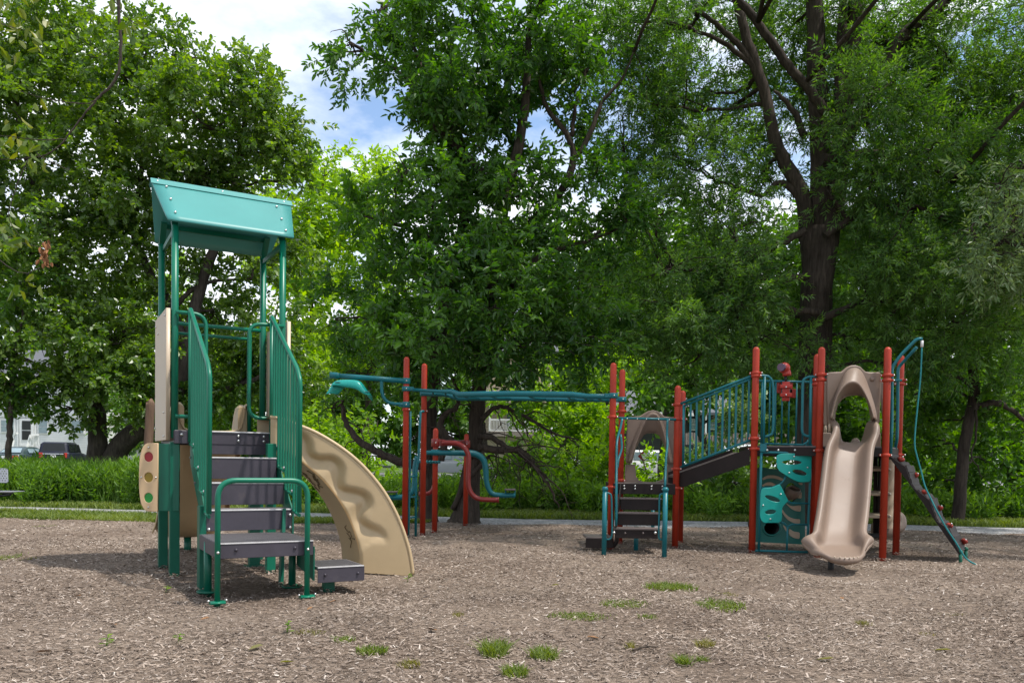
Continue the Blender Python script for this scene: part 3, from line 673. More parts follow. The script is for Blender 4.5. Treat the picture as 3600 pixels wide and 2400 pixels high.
# ---- wall climber below the high deck
wl = sub('climbing_panel', (A5(195, 1000, 11.05).x, 11.05, 0.7), right)
YW = 11.02
b = MB()
for pl, r in (([(135, 150), (825, 165)], 0.018), ([(142, 150), (125, 640), (105, 1475)], 0.018), ([(808, 160), (795, 560), (770, 1130), (760, 1485)], 0.016), ([(60, 1470), (760, 1492)], 0.016)):
    b.tube([A6(x, y, YW) for x, y in pl], r, 10)
for pl in ([(470, 462), (448, 520), (420, 555), (385, 582), (330, 605), (280, 628), (140, 632)], [(497, 800), (520, 822), (560, 833), (782, 838)], [(402, 1090), (445, 1100), (475, 1130), (497, 1145), (530, 1130), (565, 1118), (775, 1122)], [(492, 1140), (482, 1480)]):
    b.tube([A6(x, y, YW) for x, y in pl], 0.013, 8)
b.build('frame', 'teal', wl)
for outl, holes, bl in (([(345, 168), (812, 168), (806, 350), (800, 545), (650, 548), (560, 512), (470, 455), (382, 400), (350, 345)], [(548, 285, 138, 34, 0), (652, 421, 103, 38, 13)], [(581, 206), (762, 353), (516, 424)]),
                        ([(132, 636), (275, 628), (330, 605), (386, 582), (445, 700), (500, 800), (440, 855), (415, 890), (412, 1000), (404, 1092), (120, 1094)], [(290, 772, 112, 36, 18), (262, 950, 78, 36, -7)], [(400, 710), (164, 861), (261, 1045)])):
    px2 = [(A6(x, y, YW-0.03).x, A6(x, y, YW-0.03).z) for x, y in outl]; k = (A6(100, 500, YW-0.03)-A6(0, 500, YW-0.03)).length/100
    hp = []
    for cx, cy, rx, ry, an in holes:
        c = A6(cx, cy, YW-0.03); hp.append(ell(c.x, c.z, rx*k, ry*k, -an))
    o = plate('grip_plate', smooth2(px2), hp, (0, YW-0.03, 0), XV, ZV, 0.022, 'tealplate', wl, 0.004)
    bolts('bolt', [A6(x, y, YW-0.045) for x, y in bl], 0.013, o)
for xs in ((40, 400, 70), (340, 400, 340)):
    pass
# hand loops above it, either side of the opening
for ring, pl in ((None, [(1395, 236), (1440, 236), (1478, 245), (1502, 290), (1506, 400), (1503, 610), (1480, 645), (1448, 655)]), (None, None)):
    if pl is None: continue
    b = MB(); b.tube([A4(x, y, 11.12) for x, y in pl], 0.018, 10, curve=4); b.tube([A4(1447, 240, 11.12), A4(1437, 760, 11.12)], 0.019, 10); b.build('hand_loop', 'teal', right)
b = MB(); b.tube([A5(x, y, 10.95) for x, y in ((395, 303), (350, 303), (318, 312), (300, 345), (298, 500), (296, 630), (312, 660), (340, 668))], 0.018, 10, curve=4); b.tube([A5(350, 305, 10.95), A5(343, 720, 10.95)], 0.019, 10); b.build('hand_loop', 'teal', right)
for xx in (58, 338):
    b = MB(); p = A5(xx, 738, 11.0); b.box(p, XV*0.09, YV*0.02, ZV*0.10, 0, 0.006); b.build('bracket', 'teal', right)
# back barrier with toy periscope
bb = sub('barrier', (A5(190, 500, 12.0).x, 12.0, 1.9), right)
b = MB(); b.tube([A5(30, 328, 12.0), A5(400, 336, 12.0)], 0.017, 8); b.tube([A5(40, 712, 12.0), A5(300, 720, 12.0), A5(325, 705, 12.0), A5(335, 690, 12.0)], 0.016, 8)
for x in (48, 96, 132, 172, 214, 260, 300): b.tube([A5(x+4, 332, 12.0), A5(x-3, 714, 12.0)], 0.0125, 8)
b.build('railing', 'teal', bb)
pe = sub('periscope', A5(190, 300, 11.9), right)
b = MB(); b.box(A5(197, 362, 11.95), XV*0.17, YV*0.03, ZV*0.05, 0, 0.006); b.box(A5(197, 415, 11.95), XV*0.17, YV*0.03, ZV*0.05, 0, 0.006); b.box(A5(197, 392, 11.97), XV*0.11, YV*0.02, ZV*0.28, 0, 0.006)
b.box(A5(160, 370, 12.04), XV*0.09, YV*0.02, ZV*0.16, 0, 0.01); b.box(A5(232, 405, 12.04), XV*0.12, YV*0.02, ZV*0.13, 0, 0.01); b.box(A5(222, 370, 12.04), XV*0.08, YV*0.02, ZV*0.16, 0, 0.01)
b.build('mount', 'redplastic', pe)
bolts('bolt', [A5(198, y, 11.93) for y in (366, 414)], 0.013, pe)
b = MB(); b.tube([A5(193, 340, 12.0), A5(195, 290, 12.0)], 0.022, 10); b.build('stem', 'black', pe)
b = MB(); b.tube([A5(203, 298, 12.0), A5(202, 285, 12.0), A5(199, 268, 12.0), A5(190, 250, 12.0), A5(176, 244, 12.02)], [0.062, 0.062, 0.058, 0.075, 0.07], 14); b.ball(A5(188, 250, 12.0), 0.083, 0, 14); b.build('eyepiece', 'redplastic', pe)
b = MB(); b.tube([A5(176, 246, 11.94), A5(166, 244, 11.90)], [0.055, 0.058], 14); b.build('lens', paint('purple_dome', (0.10, 0.05, 0.09), 0.25), pe)
# ---- maze panel behind the climbing wall
mz = sub('maze_panel', (A6(400, 900, 12.05).x, 12.05, 0.6), right)
YM = 12.05
fl6 = lambda pts, Y=YM: [(A6(x, y, Y).x, A6(x, y, Y).z) for x, y in pts]
hole = [(275+115*math.cos(t), 1165+100*math.sin(t)) for t in [2*math.pi*i/22 for i in range(22)]]
hole2 = [(535+85*math.cos(t), 690+135*math.sin(t)) for t in [2*math.pi*i/22 for i in range(22)]]
mo = plate('panel', fl6([(55, 372), (110, 360), (180, 358), (250, 372), (330, 380), (420, 372), (520, 378), (600, 420), (720, 440), (720, 1385), (480, 1370), (55, 1350)]), [fl6(hole), fl6(hole2)], (0, YM, 0), XV, ZV, 0.03, 'darkteal', mz)
for pl in ([(150, 500), (220, 462), (300, 458), (370, 475), (440, 512), (425, 535), (360, 508), (290, 495), (220, 498), (160, 522)], [(150, 590), (210, 556), (270, 552), (335, 585), (310, 605), (260, 592), (200, 592), (155, 608)], [(635, 560), (690, 562), (690, 585), (655, 585)], [(610, 762), (640, 720), (678, 680), (680, 768)],
           [(470, 832), (520, 865), (570, 875), (670, 862), (668, 945), (600, 935), (540, 905), (495, 860)], [(420, 915), (460, 975), (510, 1020), (580, 1045), (660, 1048), (656, 1110), (580, 1100), (500, 1060), (445, 1000), (418, 950)], [(510, 1172), (570, 1215), (655, 1225), (652, 1312), (580, 1300), (512, 1260)], [(432, 1128), (460, 1150), (480, 1185), (478, 1212), (455, 1185)]):
    plate('stripe', smooth2(fl6(pl, YM-0.02), 3), [], (0, YM-0.022, 0), XV, ZV, 0.012, 'tanpanel', mz, 0.002)
b = MB(); c = A6(275, 1165, YM); k = (A6(100, 900, YM)-A6(0, 900, YM)).length/100
b.tube([c+Vector((115*k*math.cos(t), -0.02, 100*k*math.sin(t))) for t in [2*math.pi*i/24 for i in range(25)]], 0.016, 8, caps=False); b.build('hole_rim', 'darkteal', mz)
b = MB(); b.tube([c+YV*0.02, c+YV*0.75], 112*k, 22, caps=False); b.tube([c+YV*0.75, c+YV*0.77], 112*k, 22); b.build('tunnel', 'black', mz, solid=0.01)  # closed black tube, the hole's inner darkness put into its colour
b = MB(); c = A6(535, 690, YM)
b.tube([c+Vector((0.02, -0.09, 0.06)), c+Vector((0.01, -0.06, 0.0)), c+Vector((0.0, 0.30, -0.05))], [80*k, 86*k, 86*k], 20, caps=False); b.build('crawl_tube', 'beige', mz, solid=0.015)
# ---- beige slide
sl2 = sub('slide', A5(600, 900, 10.4), right)
topc = A5(604, 745, 10.86); botc = A5(508, 1400, 9.45)
xd = XV
cz = [(0, 10.95, 1.515), (0.03, 10.79, 1.51), (0.25, 10.62, 1.34), (0.48, 10.30, 0.88), (0.70, 9.98, 0.48), (0.84, 9.75, 0.30), (0.93, 9.62, 0.225), (1.0, 9.48, 0.20)]
cen = catmull([Vector((topc.x+(botc.x-topc.x)*t, y, z)) for t, y, z in cz], 6)
rows = []; n = len(cen); sm = lambda q: max(0, min(1, q))**2*(3-2*max(0, min(1, q)))
for i, c in enumerate(cen):
    t = i/(n-1); T = (cen[min(i+1, n-1)]-cen[max(i-1, 0)]).normalized(); nrm = xd.cross(T); nrm = nrm if nrm.z > 0 else -nrm
    fl = sm((t-0.70)/0.13); en = sm((t-0.84)/0.16); e2 = sm((t-0.66)/0.2)
    w = 0.238+0.015*sm(t*2)+0.068*fl-0.075*en
    h = (0.29 if t < 0.12 else 0.29-0.10*sm((t-0.12)/0.2))-0.145*sm((t-0.80)/0.20)
    rw = 0.046+0.034*fl-0.03*en
    k = h-0.05
    prof = [(-w-rw*0.35, h-rw*2.3*(1-0.72*e2)), (-w-rw*1.15, h-rw*1.7*(1-0.6*e2)), (-w-rw*1.40, h-rw*0.75), (-w-rw*0.85, h+0.012), (-w+rw*0.05, h), (-w+rw*0.5, h-0.035*min(1, h/.15)), (-w+0.05, max(0.012, h*0.45)), (-w+0.085, 0.018*(1-en)), (-w*0.5, 0.0), (0, -0.004)]
    prof = prof+[(-x, y) for x, y in prof[-2::-1]]
    row = []
    for x, y in prof:
        p = c+xd*x+nrm*y; p.y -= 0.30*sm((t-0.74)/0.26)*max(0, 1-(x/(w+rw*1.4))**2)**0.6; row.append(p)
    rows.append(row)
last = rows[-1]; cx = cen[-1].x
def lip(out, dz, sc):
    res = []
    for p in last:
        q = Vector((cx+(p.x-cx)*sc, p.y, p.z*0.0+min(p.z, 0.215+0.05*abs(p.x-cx))+dz*max(0.12, 1-((p.x-cx)/0.33)**2))); q.y -= out*max(0.05, 1-((p.x-cx)/0.36)**2); res.append(q)
    return res
rows += [lip(0.028, -0.006, 1.0), lip(0.045, -0.03, 0.995), lip(0.045, -0.06, 0.985), lip(0.02, -0.085, 0.95), lip(-0.04, -0.09, 0.9)]
b = MB(); b.grid(rows); b.build('chute', 'beige', sl2, solid=0.016, subd=1)
b = MB()
for i in range(8):
    xx = -0.18+0.36*i/7; yy = last[9].y+0.30*(1-max(0, 1-(xx/0.31)**2)**0.6)-0.036*max(0.05, 1-(xx/.36)**2)
    b.ball((cx+xx, yy, 0.195), 0.009, 0, 8, (1, 0.8, 1.5))
b.build('notch_highlights', 'tanpanel', sl2)  # pale bumps stand in for the highlights along the notched lip
g = gnd(*c5(500, 1488)); b = MB(); b.tube([(cen[-1].x, g.y+0.05, -0.1), (cen[-1].x, g.y+0.05, 0.16)], 0.034, 12); b.build('leg', 'black', sl2)
# hood over the slide entrance
hood = sub('slide_hood', A5(610, 450, 10.9), right)
YH = 10.86
c8 = lambda x, y: (2860+x/3.5625, 1260+y/3.5625)
A8 = lambda x, y, Y: at(*c8(x, y), Y)
hp = [(A8(x, y, YH).x, A8(x, y, YH).z) for x, y in [(178, 200), (195, 186), (280, 182), (345, 180), (380, 155), (420, 118), (470, 99), (520, 97), (570, 112), (608, 150), (640, 178), (700, 186), (812, 184), (826, 200), (820, 500), (806, 790), (790, 815), (735, 815), (725, 720), (705, 600), (670, 500), (620, 455), (520, 448), (420, 460), (350, 500), (290, 570), (262, 680), (250, 790), (235, 806), (182, 800)]]
plate('hood_panel', hp, [], (0, YH, 0), XV, ZV, 0.05, 'beige', hood, 0.014)
visor([(205, 770), (225, 640), (275, 440), (340, 270), (410, 150), (505, 108), (590, 150), (655, 280), (715, 450), (765, 620), (790, 790)], [(212, 740), (240, 640), (290, 480), (355, 370), (420, 312), (490, 295), (560, 322), (625, 410), (690, 540), (735, 680), (748, 740)], [(250, 780), (268, 660), (300, 560), (350, 500), (420, 458), (515, 445), (612, 455), (668, 505), (705, 600), (722, 700), (730, 790)], A8, YH-0.02, 0.26, hood)
bolts('dome', [A8(732, 258, YH-0.02)], 0.035, hood, 'beige')
for xx, ya, yb, YY in ((205, 800, 915, YH), (760, 812, 940, YH), (150, 835, 940, YH+0.55)):
    b = MB(); b.tube([A8(xx, ya-20, YY), A8(xx-2, yb, YY)], 0.021, 10); b.build('prop', 'tanpanel', hood)
b = MB(); b.box(A8(765, 1075, YH), XV*0.15, YV*0.05, (A8(765, 935, YH)-A8(765, 1225, YH)), 0, 0.015); b.build('side_block', 'beige', hood)
b = MB(); b.box(A8(140, 1018, YH+0.5), XV*0.17, YV*0.05, (A8(140, 925, YH+.5)-A8(140, 1110, YH+.5)), 0, 0.015); b.build('side_block', 'beige', hood)
b = MB(); b.box(A8(148, 565, YH+0.55), XV*0.15, YV*0.05, (A8(148, 290, YH+.55)-A8(148, 838, YH+.55)), 0, 0.015); b.build('side_block', 'beige', hood)
pl = [(A8(x, y, 11.6).x, A8(x, y, 11.6).z) for x, y in [(830, 300), (870, 310), (872, 700), (860, 560), (845, 460), (825, 410)]]
plate('far_panel', pl, [], (0, 11.6, 0), XV, ZV, 0.05, 'beige', hood, 0.012)
pl = [(A8(x, y, 11.9).x, A8(x, y, 11.9).z) for x, y in [(465, 1170), (470, 1120), (490, 1070), (505, 1020), (530, 1010), (552, 1030), (568, 1080), (590, 1120), (600, 1170)]]
plate('far_cheek', smooth2(pl), [], (0, 11.9, 0), XV, ZV, 0.09, 'beige', hood, 0.02)
b = MB(); b.tube([A8(150, 208, YH), A8(860, 212, YH)], 0.016, 8); b.tube([A8(135, 248, YH+0.03), A8(1100, 272, YH+0.3)], 0.016, 8); b.build('cross_bar', 'teal', hood)
# ---- leaf-step pole, twisted column and curled slide end behind the slide
sp = sub('spiral_climber', A5(740, 1000, 11.6), right)
b = MB(); b.tube([A5(748, 770, 11.75), A5(742, 1290, 11.75)], 0.028, 10); b.tube([A5(775, 790, 11.7), A5(757, 1270, 11.7)], 0.02, 10, curve=0); b.build('pole', 'browndeck', sp)
for y in (858, 1006, 1141):
    c = A5(728, y, 11.6); b = MB(); rows = []
    for i in range(15):
        a = R(180+180*i/14); rows.append([c+Vector((0.235*math.cos(a)*s, 0.22*math.sin(a)*s, -0.03*(s**3)+0.012)) for s in (0.15, 0.6, 0.95, 1.0)]+[c+Vector((0.235*math.cos(a), 0.22*math.sin(a), -0.05))])
    b.grid(rows); b.build('leaf_step', 'tanpanel', sp, solid=0.012)
b = MB(); rows = []
p0, p1 = A5(838, 810, 11.72), A5(810, 1228, 11.72)
for i in range(60):
    t = i/59; c = p0.lerp(p1, t); rows.append([c+Vector((0.105*math.cos(a)*(1+0.10*math.cos(3*(a+t*9))), 0.105*math.sin(a)*(1+0.10*math.cos(3*(a+t*9))), 0)) for a in [2*math.pi*k/18 for k in range(18)]])
b.grid(rows, close=True); b.build('twisted_column', 'tanpanel', sp)
b = MB(); b.tube([A5(x, y, YY) for x, y, YY in ((850, 1240, 11.95), (880, 1230, 12.0), (898, 1205, 12.05), (895, 1165, 12.1), (872, 1150, 12.15), (840, 1165, 12.2))], [0.07, 0.085, 0.085, 0.075, 0.06, 0.05], 14, curve=4); b.tube([A5(740, 1250, 11.9), A5(830, 1240, 11.9)], 0.13, 14); b.build('curled_exit', 'beige', sp)
b = MB(); b.box(A5(740, 1275, 11.6), XV*0.26, YV*0.2, ZV*0.05, 0, 0.01); b.build('base', 'black', sp)
# ---- stepped ramp climber on the right with red holds
M['mutedred'] = paint('faded_red_plastic', (0.30, 0.04, 0.028), 0.5, 0.3, 0.2, 20)
rc = sub('ramp_climber', (5.5, 10.9, 0.7), right)
c9 = lambda x, y: (3080+x/3.137, 1500+y/3.137)
near = [(140, 312), (200, 358), (262, 402), (325, 442), (350, 515), (375, 590), (400, 662), (465, 712), (530, 762), (592, 812), (615, 885), (642, 960), (670, 1035), (715, 1068), (760, 1100), (800, 1132), (850, 1230), (885, 1315), (925, 1395)]
def rcY(x): return 10.85-0.32*(x-140)/785
NR = [at(*c9(x, y), rcY(x)) for x, y in near]
UN = [at(*c9(x, y), rcY(x)) for x, y in ((140, 330), (270, 500), (400, 670), (535, 865), (668, 1062), (790, 1235), (912, 1405))]
EX = Vector((0.34, 0.47, 0))
b = MB(); b.prism(NR+UN[::-1], EX*0.06)
b.prism([p+EX*0.94 for p in NR+UN[::-1]], EX*0.06); b.build('side_plate', 'browndeck', rc)
b = MB(); fine = []
for i in range(len(NR)-1):
    for k in range(3): fine.append(NR[i].lerp(NR[i+1], k/3))
fine.append(NR[-1])
rows = []
for i, p in enumerate(fine):
    rows.append([p+EX*0.06-ZV*0.01, p+EX*0.07+ZV*(0.014 if i % 3 == 0 else -0.008), p+EX*0.93+ZV*(0.014 if i % 3 == 0 else -0.008), p+EX*0.94-ZV*0.01])
b.grid(rows, smooth=False); b.build('ridged_surface', 'browndeck', rc, solid=0.02)
for x, y, s in ((270, 355, .25), (435, 538, .8), (527, 722, .25), (695, 893, .8), (805, 1088, .35), (962, 1262, .85)):
    Yh = rcY(x-60*s)+EX.y*s; p = at(*c9(x, y), Yh)
    b = MB(); bmesh.ops.create_icosphere(b.bm, subdivisions=2, radius=1, matrix=Matrix.Translation(p) @ Matrix.Rotation(R(-50), 4, 'Y') @ Matrix.Diagonal((0.038, 0.075, 0.036, 1)))
    for v in b.bm.verts: v.co += Vector((mnoise.noise(v.co*14), mnoise.noise(v.co*14+Vector((5, 0, 0))), mnoise.noise(v.co*14+Vector((0, 7, 0)))))*0.022
    for f in b.bm.faces: f.smooth = True
    b.ball(p+Vector((0.0, -0.06, 0.03)), 0.012, 1, 6); b.build('climbing_hold', ['mutedred', 'steel'], rc)
b = MB()
for s in (0.05, 0.9):
    p = NR[-1]+EX*s; b.tube([p+ZV*0.02, Vector((p.x+0.01, p.y, -0.08))], 0.022, 10); b.ball(p+Vector((0, -0.01, 0.02)), 0.028, 0, 8)
b.build('leg', 'dgreen', rc)
for pl in ([(838, 780, 10.8), (845, 600, 10.82), (846, 260, 10.82), (852, 238, 10.82), (900, 170, 10.8), (990, 80, 10.75), (1010, 70, 10.74), (1030, 72, 10.74)], [(862, 760, 11.3), (868, 735, 11.28), (878, 690, 11.2), (882, 500, 11.2), (884, 262, 11.2), (892, 240, 11.2), (940, 185, 11.1), (998, 122, 10.98)]):
    b = MB(); b.tube(fillet([A5(*p) for p in pl], 0.08, 4), 0.021, 10); b.build('hand_rail', 'teal', rc)
b = MB(); b.tube([A5(*p) for p in ((1030, 110, 10.74), (1022, 300, 10.74), (1005, 470, 10.74), (990, 620, 10.72), (986, 720, 10.7), (1000, 790, 10.68), (1025, 880, 10.66), (1048, 970, 10.6), (1090, 1060, 10.55), (1125, 1130, 10.5), (1180, 1230, 10.48), (1240, 1320, 10.46), (1285, 1395, 10.44), (1320, 1430, 10.4), (1366, 1455, 10.3))], 0.010, 8, curve=4); rp = b.build('rope', 'rope', rc)
b = MB(); b.tube([A5(1031, 82, 10.74), A5(1030, 122, 10.74)], 0.018, 10); b.build('rope_end', 'offwhite', rp)
# ---- overhead beam, gliding handle and ladder of the far end
oh = sub('overhead_beam', A3(900, 390, 12.9), right)
TB = [A3(690, 372, 12.85), A3(880, 383, 12.78), A3(960, 384, 12.7), c4a := A4(-660, 365, 12.4), A4(-300, 360, 12.1), A4(120, 366, 11.95), A4(230, 378, 11.9), A4(390, 378, 11.78)]
b = MB(); b.tube(TB, [0.026, 0.026, 0.04, 0.045, 0.045, 0.045, 0.038, 0.038], 12)
T2 = [A3(750, 398, 13.25), A3(900, 402, 13.2), A4(-660, 392, 12.95), A4(-300, 392, 12.85), A4(100, 398, 12.75), A4(300, 402, 12.7), A4(470, 402, 12.6)]
b.tube(T2, 0.036, 12)
for i in range(9):
    t = 0.10+0.8*i/8; p = TB[0].lerp(TB[-1], t); q = T2[0].lerp(T2[-1], t); k = min(int(t*7), 6); p = TB[k].lerp(TB[k+1], t*7-k); k2 = min(int(t*6), 5); q = T2[k2].lerp(T2[k2+1], t*6-k2)
    b.tube([p, p.lerp(q, 0.5)-ZV*0.03, q], 0.017, 8)
b.build('beam', 'teal', oh)
def clamp(c, r=0.062, h=0.075, mat='teal', lug=0.05, side=1, parent=None):
    c = Vector(c); b = MB(); b.tube([c-ZV*h/2, c-ZV*(h/2-0.008), c+ZV*(h/2-0.008), c+ZV*h/2], [r, r+0.007, r+0.007, r], 18); b.tube([c-ZV*0.018, c+ZV*0.018], r+0.002, 18)
    b.box(c+XV*side*(r+lug/2), XV*lug*1.4, YV*0.07, ZV*h*0.8, 0, 0.008); b.ball(c-YV*(r+0.006)+XV*0.01, 0.012, 1, 6)
    return b.build('clamp', [mat, 'steel'], parent)
def PZ(k, z): return Vector((PS[k].x, PS[k].y, z))
clamp(PZ('T1', zr(A3, 640, 366, 12.9)), parent=oh); clamp(PZ('S1', zr(A4, 400, 374, 11.8)), side=-1, parent=oh); clamp(PZ('S2', zr(A4, 465, 400, 12.6)), side=-1, parent=oh); clamp(PZ('T2', zr(A3, 765, 400, 13.3)), parent=oh)
ga = sub('glider_arm', A3(300, 290, 12.9), right)
b = MB(); b.tube([A3(640, 311, 12.88), A3(180, 276, 12.88)], 0.04, 14); b.tube([A3(185, 276, 12.88), A3(172, 275, 12.88), A3(118, 271, 12.88)], [0.04, 0.05, 0.05], 14); b.build('arm', 'teal', ga)
clamp(PZ('T1', zr(A3, 640, 312, 12.9)), 0.055, 0.09, side=-1, parent=ga); clamp(PZ('T1', zr(A3, 640, 475, 12.9)), 0.055, 0.09, side=-1, parent=ga)
b = MB(); b.tube([A3(x, y, 12.88) for x, y in ((474, 310), (474, 350), (476, 390), (488, 425), (515, 455), (560, 468), (625, 474))], 0.026, 12, curve=3); b.build('brace', 'teal', ga)
hg = sub('hanging_handle', A3(240, 340, 12.88), right)
b = MB()
hx0, hx1 = A3(130, 330, 12.7), A3(390, 405, 12.7)
rows = []
prof = [(125, 340, 345), (140, 315, 338), (165, 303, 340), (200, 300, 345), (240, 300, 352), (285, 302, 358), (315, 308, 372), (335, 335, 388), (352, 362, 398), (372, 385, 404), (390, 404, 408)]
for x, yt, yb in prof:
    a = A3(x, yt, 12.62); c = A3(x, yb, 12.60); rows.append([a+YV*0.34-ZV*0.10, a+YV*0.26-ZV*0.02, a+YV*0.16+ZV*0.0, a+YV*0.05-ZV*0.006, a-ZV*0.02, c, c+YV*0.03-ZV*0.004])
b.grid(rows); b.build('grip_shell', 'tealplate', hg, solid=0.02, subd=1)
b = MB(); rows = []
for i in range(8):
    t = i/7; p = A3(125-38*t, 345+60*t, 12.75-0.05*t); q = A3(215-40*t, 360+45*t, 12.75+0.05*t); rows.append([p, p.lerp(q, 0.3)+ZV*0.015, p.lerp(q, 0.7)+ZV*0.012, q])
b.grid(rows); b.build('grip_wing', 'tealplate', hg, solid=0.03, subd=1)
for p in ((172, 322), (372, 388)):
    b = MB(); b.ball(A3(*p, 12.61), 0.04, 0, 10, (1.2, 0.25, 0.4)); b.build('finger_hole', 'darkteal', hg)
la = sub('ladder', A3(700, 900, 13.0), right)
b = MB(); b.tube([A3(672, 520, 12.95), A3(668, 900, 12.95), A3(660, 1270, 12.95), A3(656, 1380, 12.95)], 0.02, 10)
b.tube(fillet([A3(765, 520, 13.25), A3(742, 520, 13.2), A3(736, 640, 13.15), A3(728, 850, 13.1), A3(712, 930, 13.1), A3(708, 1380, 13.05)], 0.08, 4), 0.02, 10)
for y in (965, 1106, 1246): b.tube([A3(662, y+6, 12.95), A3(718, y, 13.08)], 0.014, 8)
b.build('rails', 'teal', la)
b = MB(); tw = []
p0, p1 = A3(738, 867, 13.3), A3(876, 870, 13.85)
for ph in (0, math.pi):
    b.tube([p0.lerp(p1, i/30)+Vector((0, math.cos(ph+i*0.75), math.sin(ph+i*0.75)))*0.016 for i in range(31)], 0.013, 6)
b.build('twisted_link', 'teal', right)
sn = sub('swing_arms', A3(950, 900, 14.2), right)
def arm(pts, r, mat, nm='arm', curve=4):
    b = MB(); b.tube([A3(*p) for p in pts], r, 12, curve=curve); return b.build(nm, mat, sn)
clamp(PZ('T3', zr(A3, 845, 736, 13.9)), 0.068, 0.14, 'maroon', 0.08, parent=sn); clamp(PZ('T3', zr(A3, 845, 803, 13.9)), 0.068, 0.10, 'teal', 0.08, parent=sn)
clamp(PZ('T4', zr(A3, 1060, 745, 15.3)), 0.065, 0.14, 'maroon', 0.06, side=-1, parent=sn)
arm([(890, 737, 13.85), (950, 737, 13.8), (1005, 745, 13.75), (1045, 772, 13.7), (1070, 820, 13.7), (1073, 880, 13.7), (1070, 1000, 13.7), (1078, 1055, 13.7), (1105, 1100, 13.7), (1145, 1122, 13.7), (1200, 1128, 13.7), (1280, 1130, 13.7)], 0.042, 'maroon')
arm([(1035, 735, 15.2), (960, 740, 14.6), (885, 738, 14.0)], 0.05, 'maroon', curve=0)
arm([(780, 804, 13.85), (900, 806, 13.85), (1050, 808, 13.95), (1110, 812, 14.0), (1155, 832, 14.0), (1182, 870, 14.0), (1192, 940, 14.0), (1196, 1000, 14.0), (1212, 1055, 14.0), (1240, 1088, 14.0), (1300, 1098, 14.0), (1396, 1098, 14.0)], [0.035, 0.055, 0.05, 0.042, 0.042], 'teal')
arm([(720, 830, 13.9), (705, 900, 13.9), (700, 1000, 13.9), (690, 1065, 13.9), (655, 1100, 13.9), (600, 1112, 13.9), (525, 1112, 13.9)], 0.045, 'teal')
arm([(835, 1030, 14.3), (825, 1060, 14.3), (795, 1085, 14.3), (730, 1090, 14.3)], 0.038, 'maroon')
def seat(x0, x1, y, yb, Y):
    s = sub('seat', A3((x0+x1)/2, y, Y), sn)
    b = MB(); p, q = A3(x0, y, Y), A3(x1, y, Y); b.box((p+q)/2, XV*(q-p).length, YV*0.22, ZV*0.025, 0, 0.006); b.build('seat_board', 'browntop', s)
    b = MB()
    for x in (x0+6, x1-6): b.tube([A3(x, y+2, Y), A3(x, yb, Y)], 0.012, 8)
    b.build('seat_prop', 'teal', s)
seat(1322, 1398, 1058, 1098, 14.0); seat(505, 583, 1074, 1108, 13.9)
b = MB(); b.tube([A3(1272, 1130, 13.7), A3(1282, 1130, 13.7)], 0.05, 14); b.build('end_cap', 'maroon', sn)
# ================================================================== SETTING: terrain, mulch, path, light, sky
def terrain(x, y):
    return 0.0 if y < 23 else 0.011*(y-23) if y < 110 else 0.957
PITS = [(3.72, 8.95, .5, .05), (-1.35, 8.35, .4, .03), (-2.0, 6.3, .55, .045), (1.35, 10.45, .45, .035), (-2.6, 7.6, .6, .03)]
def mulch_h(x, y):
    return -sum(dp*math.exp(-((x-a)**2+(y-c)**2)/(r*r)) for a, c, r, dp in PITS)+0.012*math.sin(x*2.1+y*0.7)+0.010*math.sin(x*0.9-y*1.9+1.3)+0.006*math.sin(x*5.3+y*4.1)
# ground sheet
ys = sorted(set([-40, -20, -5] + list(np.arange(0, 40, 1.0)) + list(np.arange(40, 120, 5.0)) + [140, 200, 300, 450, 700]))
xs = [-500, -250, -120, -80]+list(range(-60, 61, 4))+[80, 120, 250, 500]
V = [(x, y, terrain(x, y)-0.045) for y in ys for x in xs]; nx = len(xs)
Q = [(j*nx+i, j*nx+i+1, (j+1)*nx+i+1, (j+1)*nx+i) for j in range(len(ys)-1) for i in range(nx-1)]
m, t, b = nt('lawn_ground')
tc = N(t, 'ShaderNodeTexCoord'); n1 = N(t, 'ShaderNodeTexNoise', Scale=0.35, Detail=6.0); n2 = N(t, 'ShaderNodeTexNoise', Scale=14.0, Detail=5.0)
t.links.new(tc.outputs['Object'], n1.inputs['Vector']); t.links.new(tc.outputs['Object'], n2.inputs['Vector'])
r1 = ramp(t, n1.outputs['Fac'], [(0.3, (0.055, 0.105, 0.018)), (0.55, (0.085, 0.15, 0.022)), (0.75, (0.14, 0.19, 0.045))]); r2 = ramp(t, n2.outputs['Fac'], [(0.3, (0.4, 0.4, 0.4)), (0.7, (1.15, 1.15, 1.15))])
t.links.new(mixc(t, 1.0, r1.outputs[0], r2.outputs[0], 'MULTIPLY'), b.inputs['Base Color']); b.inputs['Roughness'].default_value = 0.9
bp = N(t, 'ShaderNodeBump', Strength=0.8, Distance=0.08); t.links.new(n2.outputs['Fac'], bp.inputs['Height']); t.links.new(bp.outputs[0], b.inputs['Normal'])
tag(np_mesh('ground', V, Q, m, smooth=True), 'green lawn ground rising gently beyond the gravel path', 'ground', kind='structure')
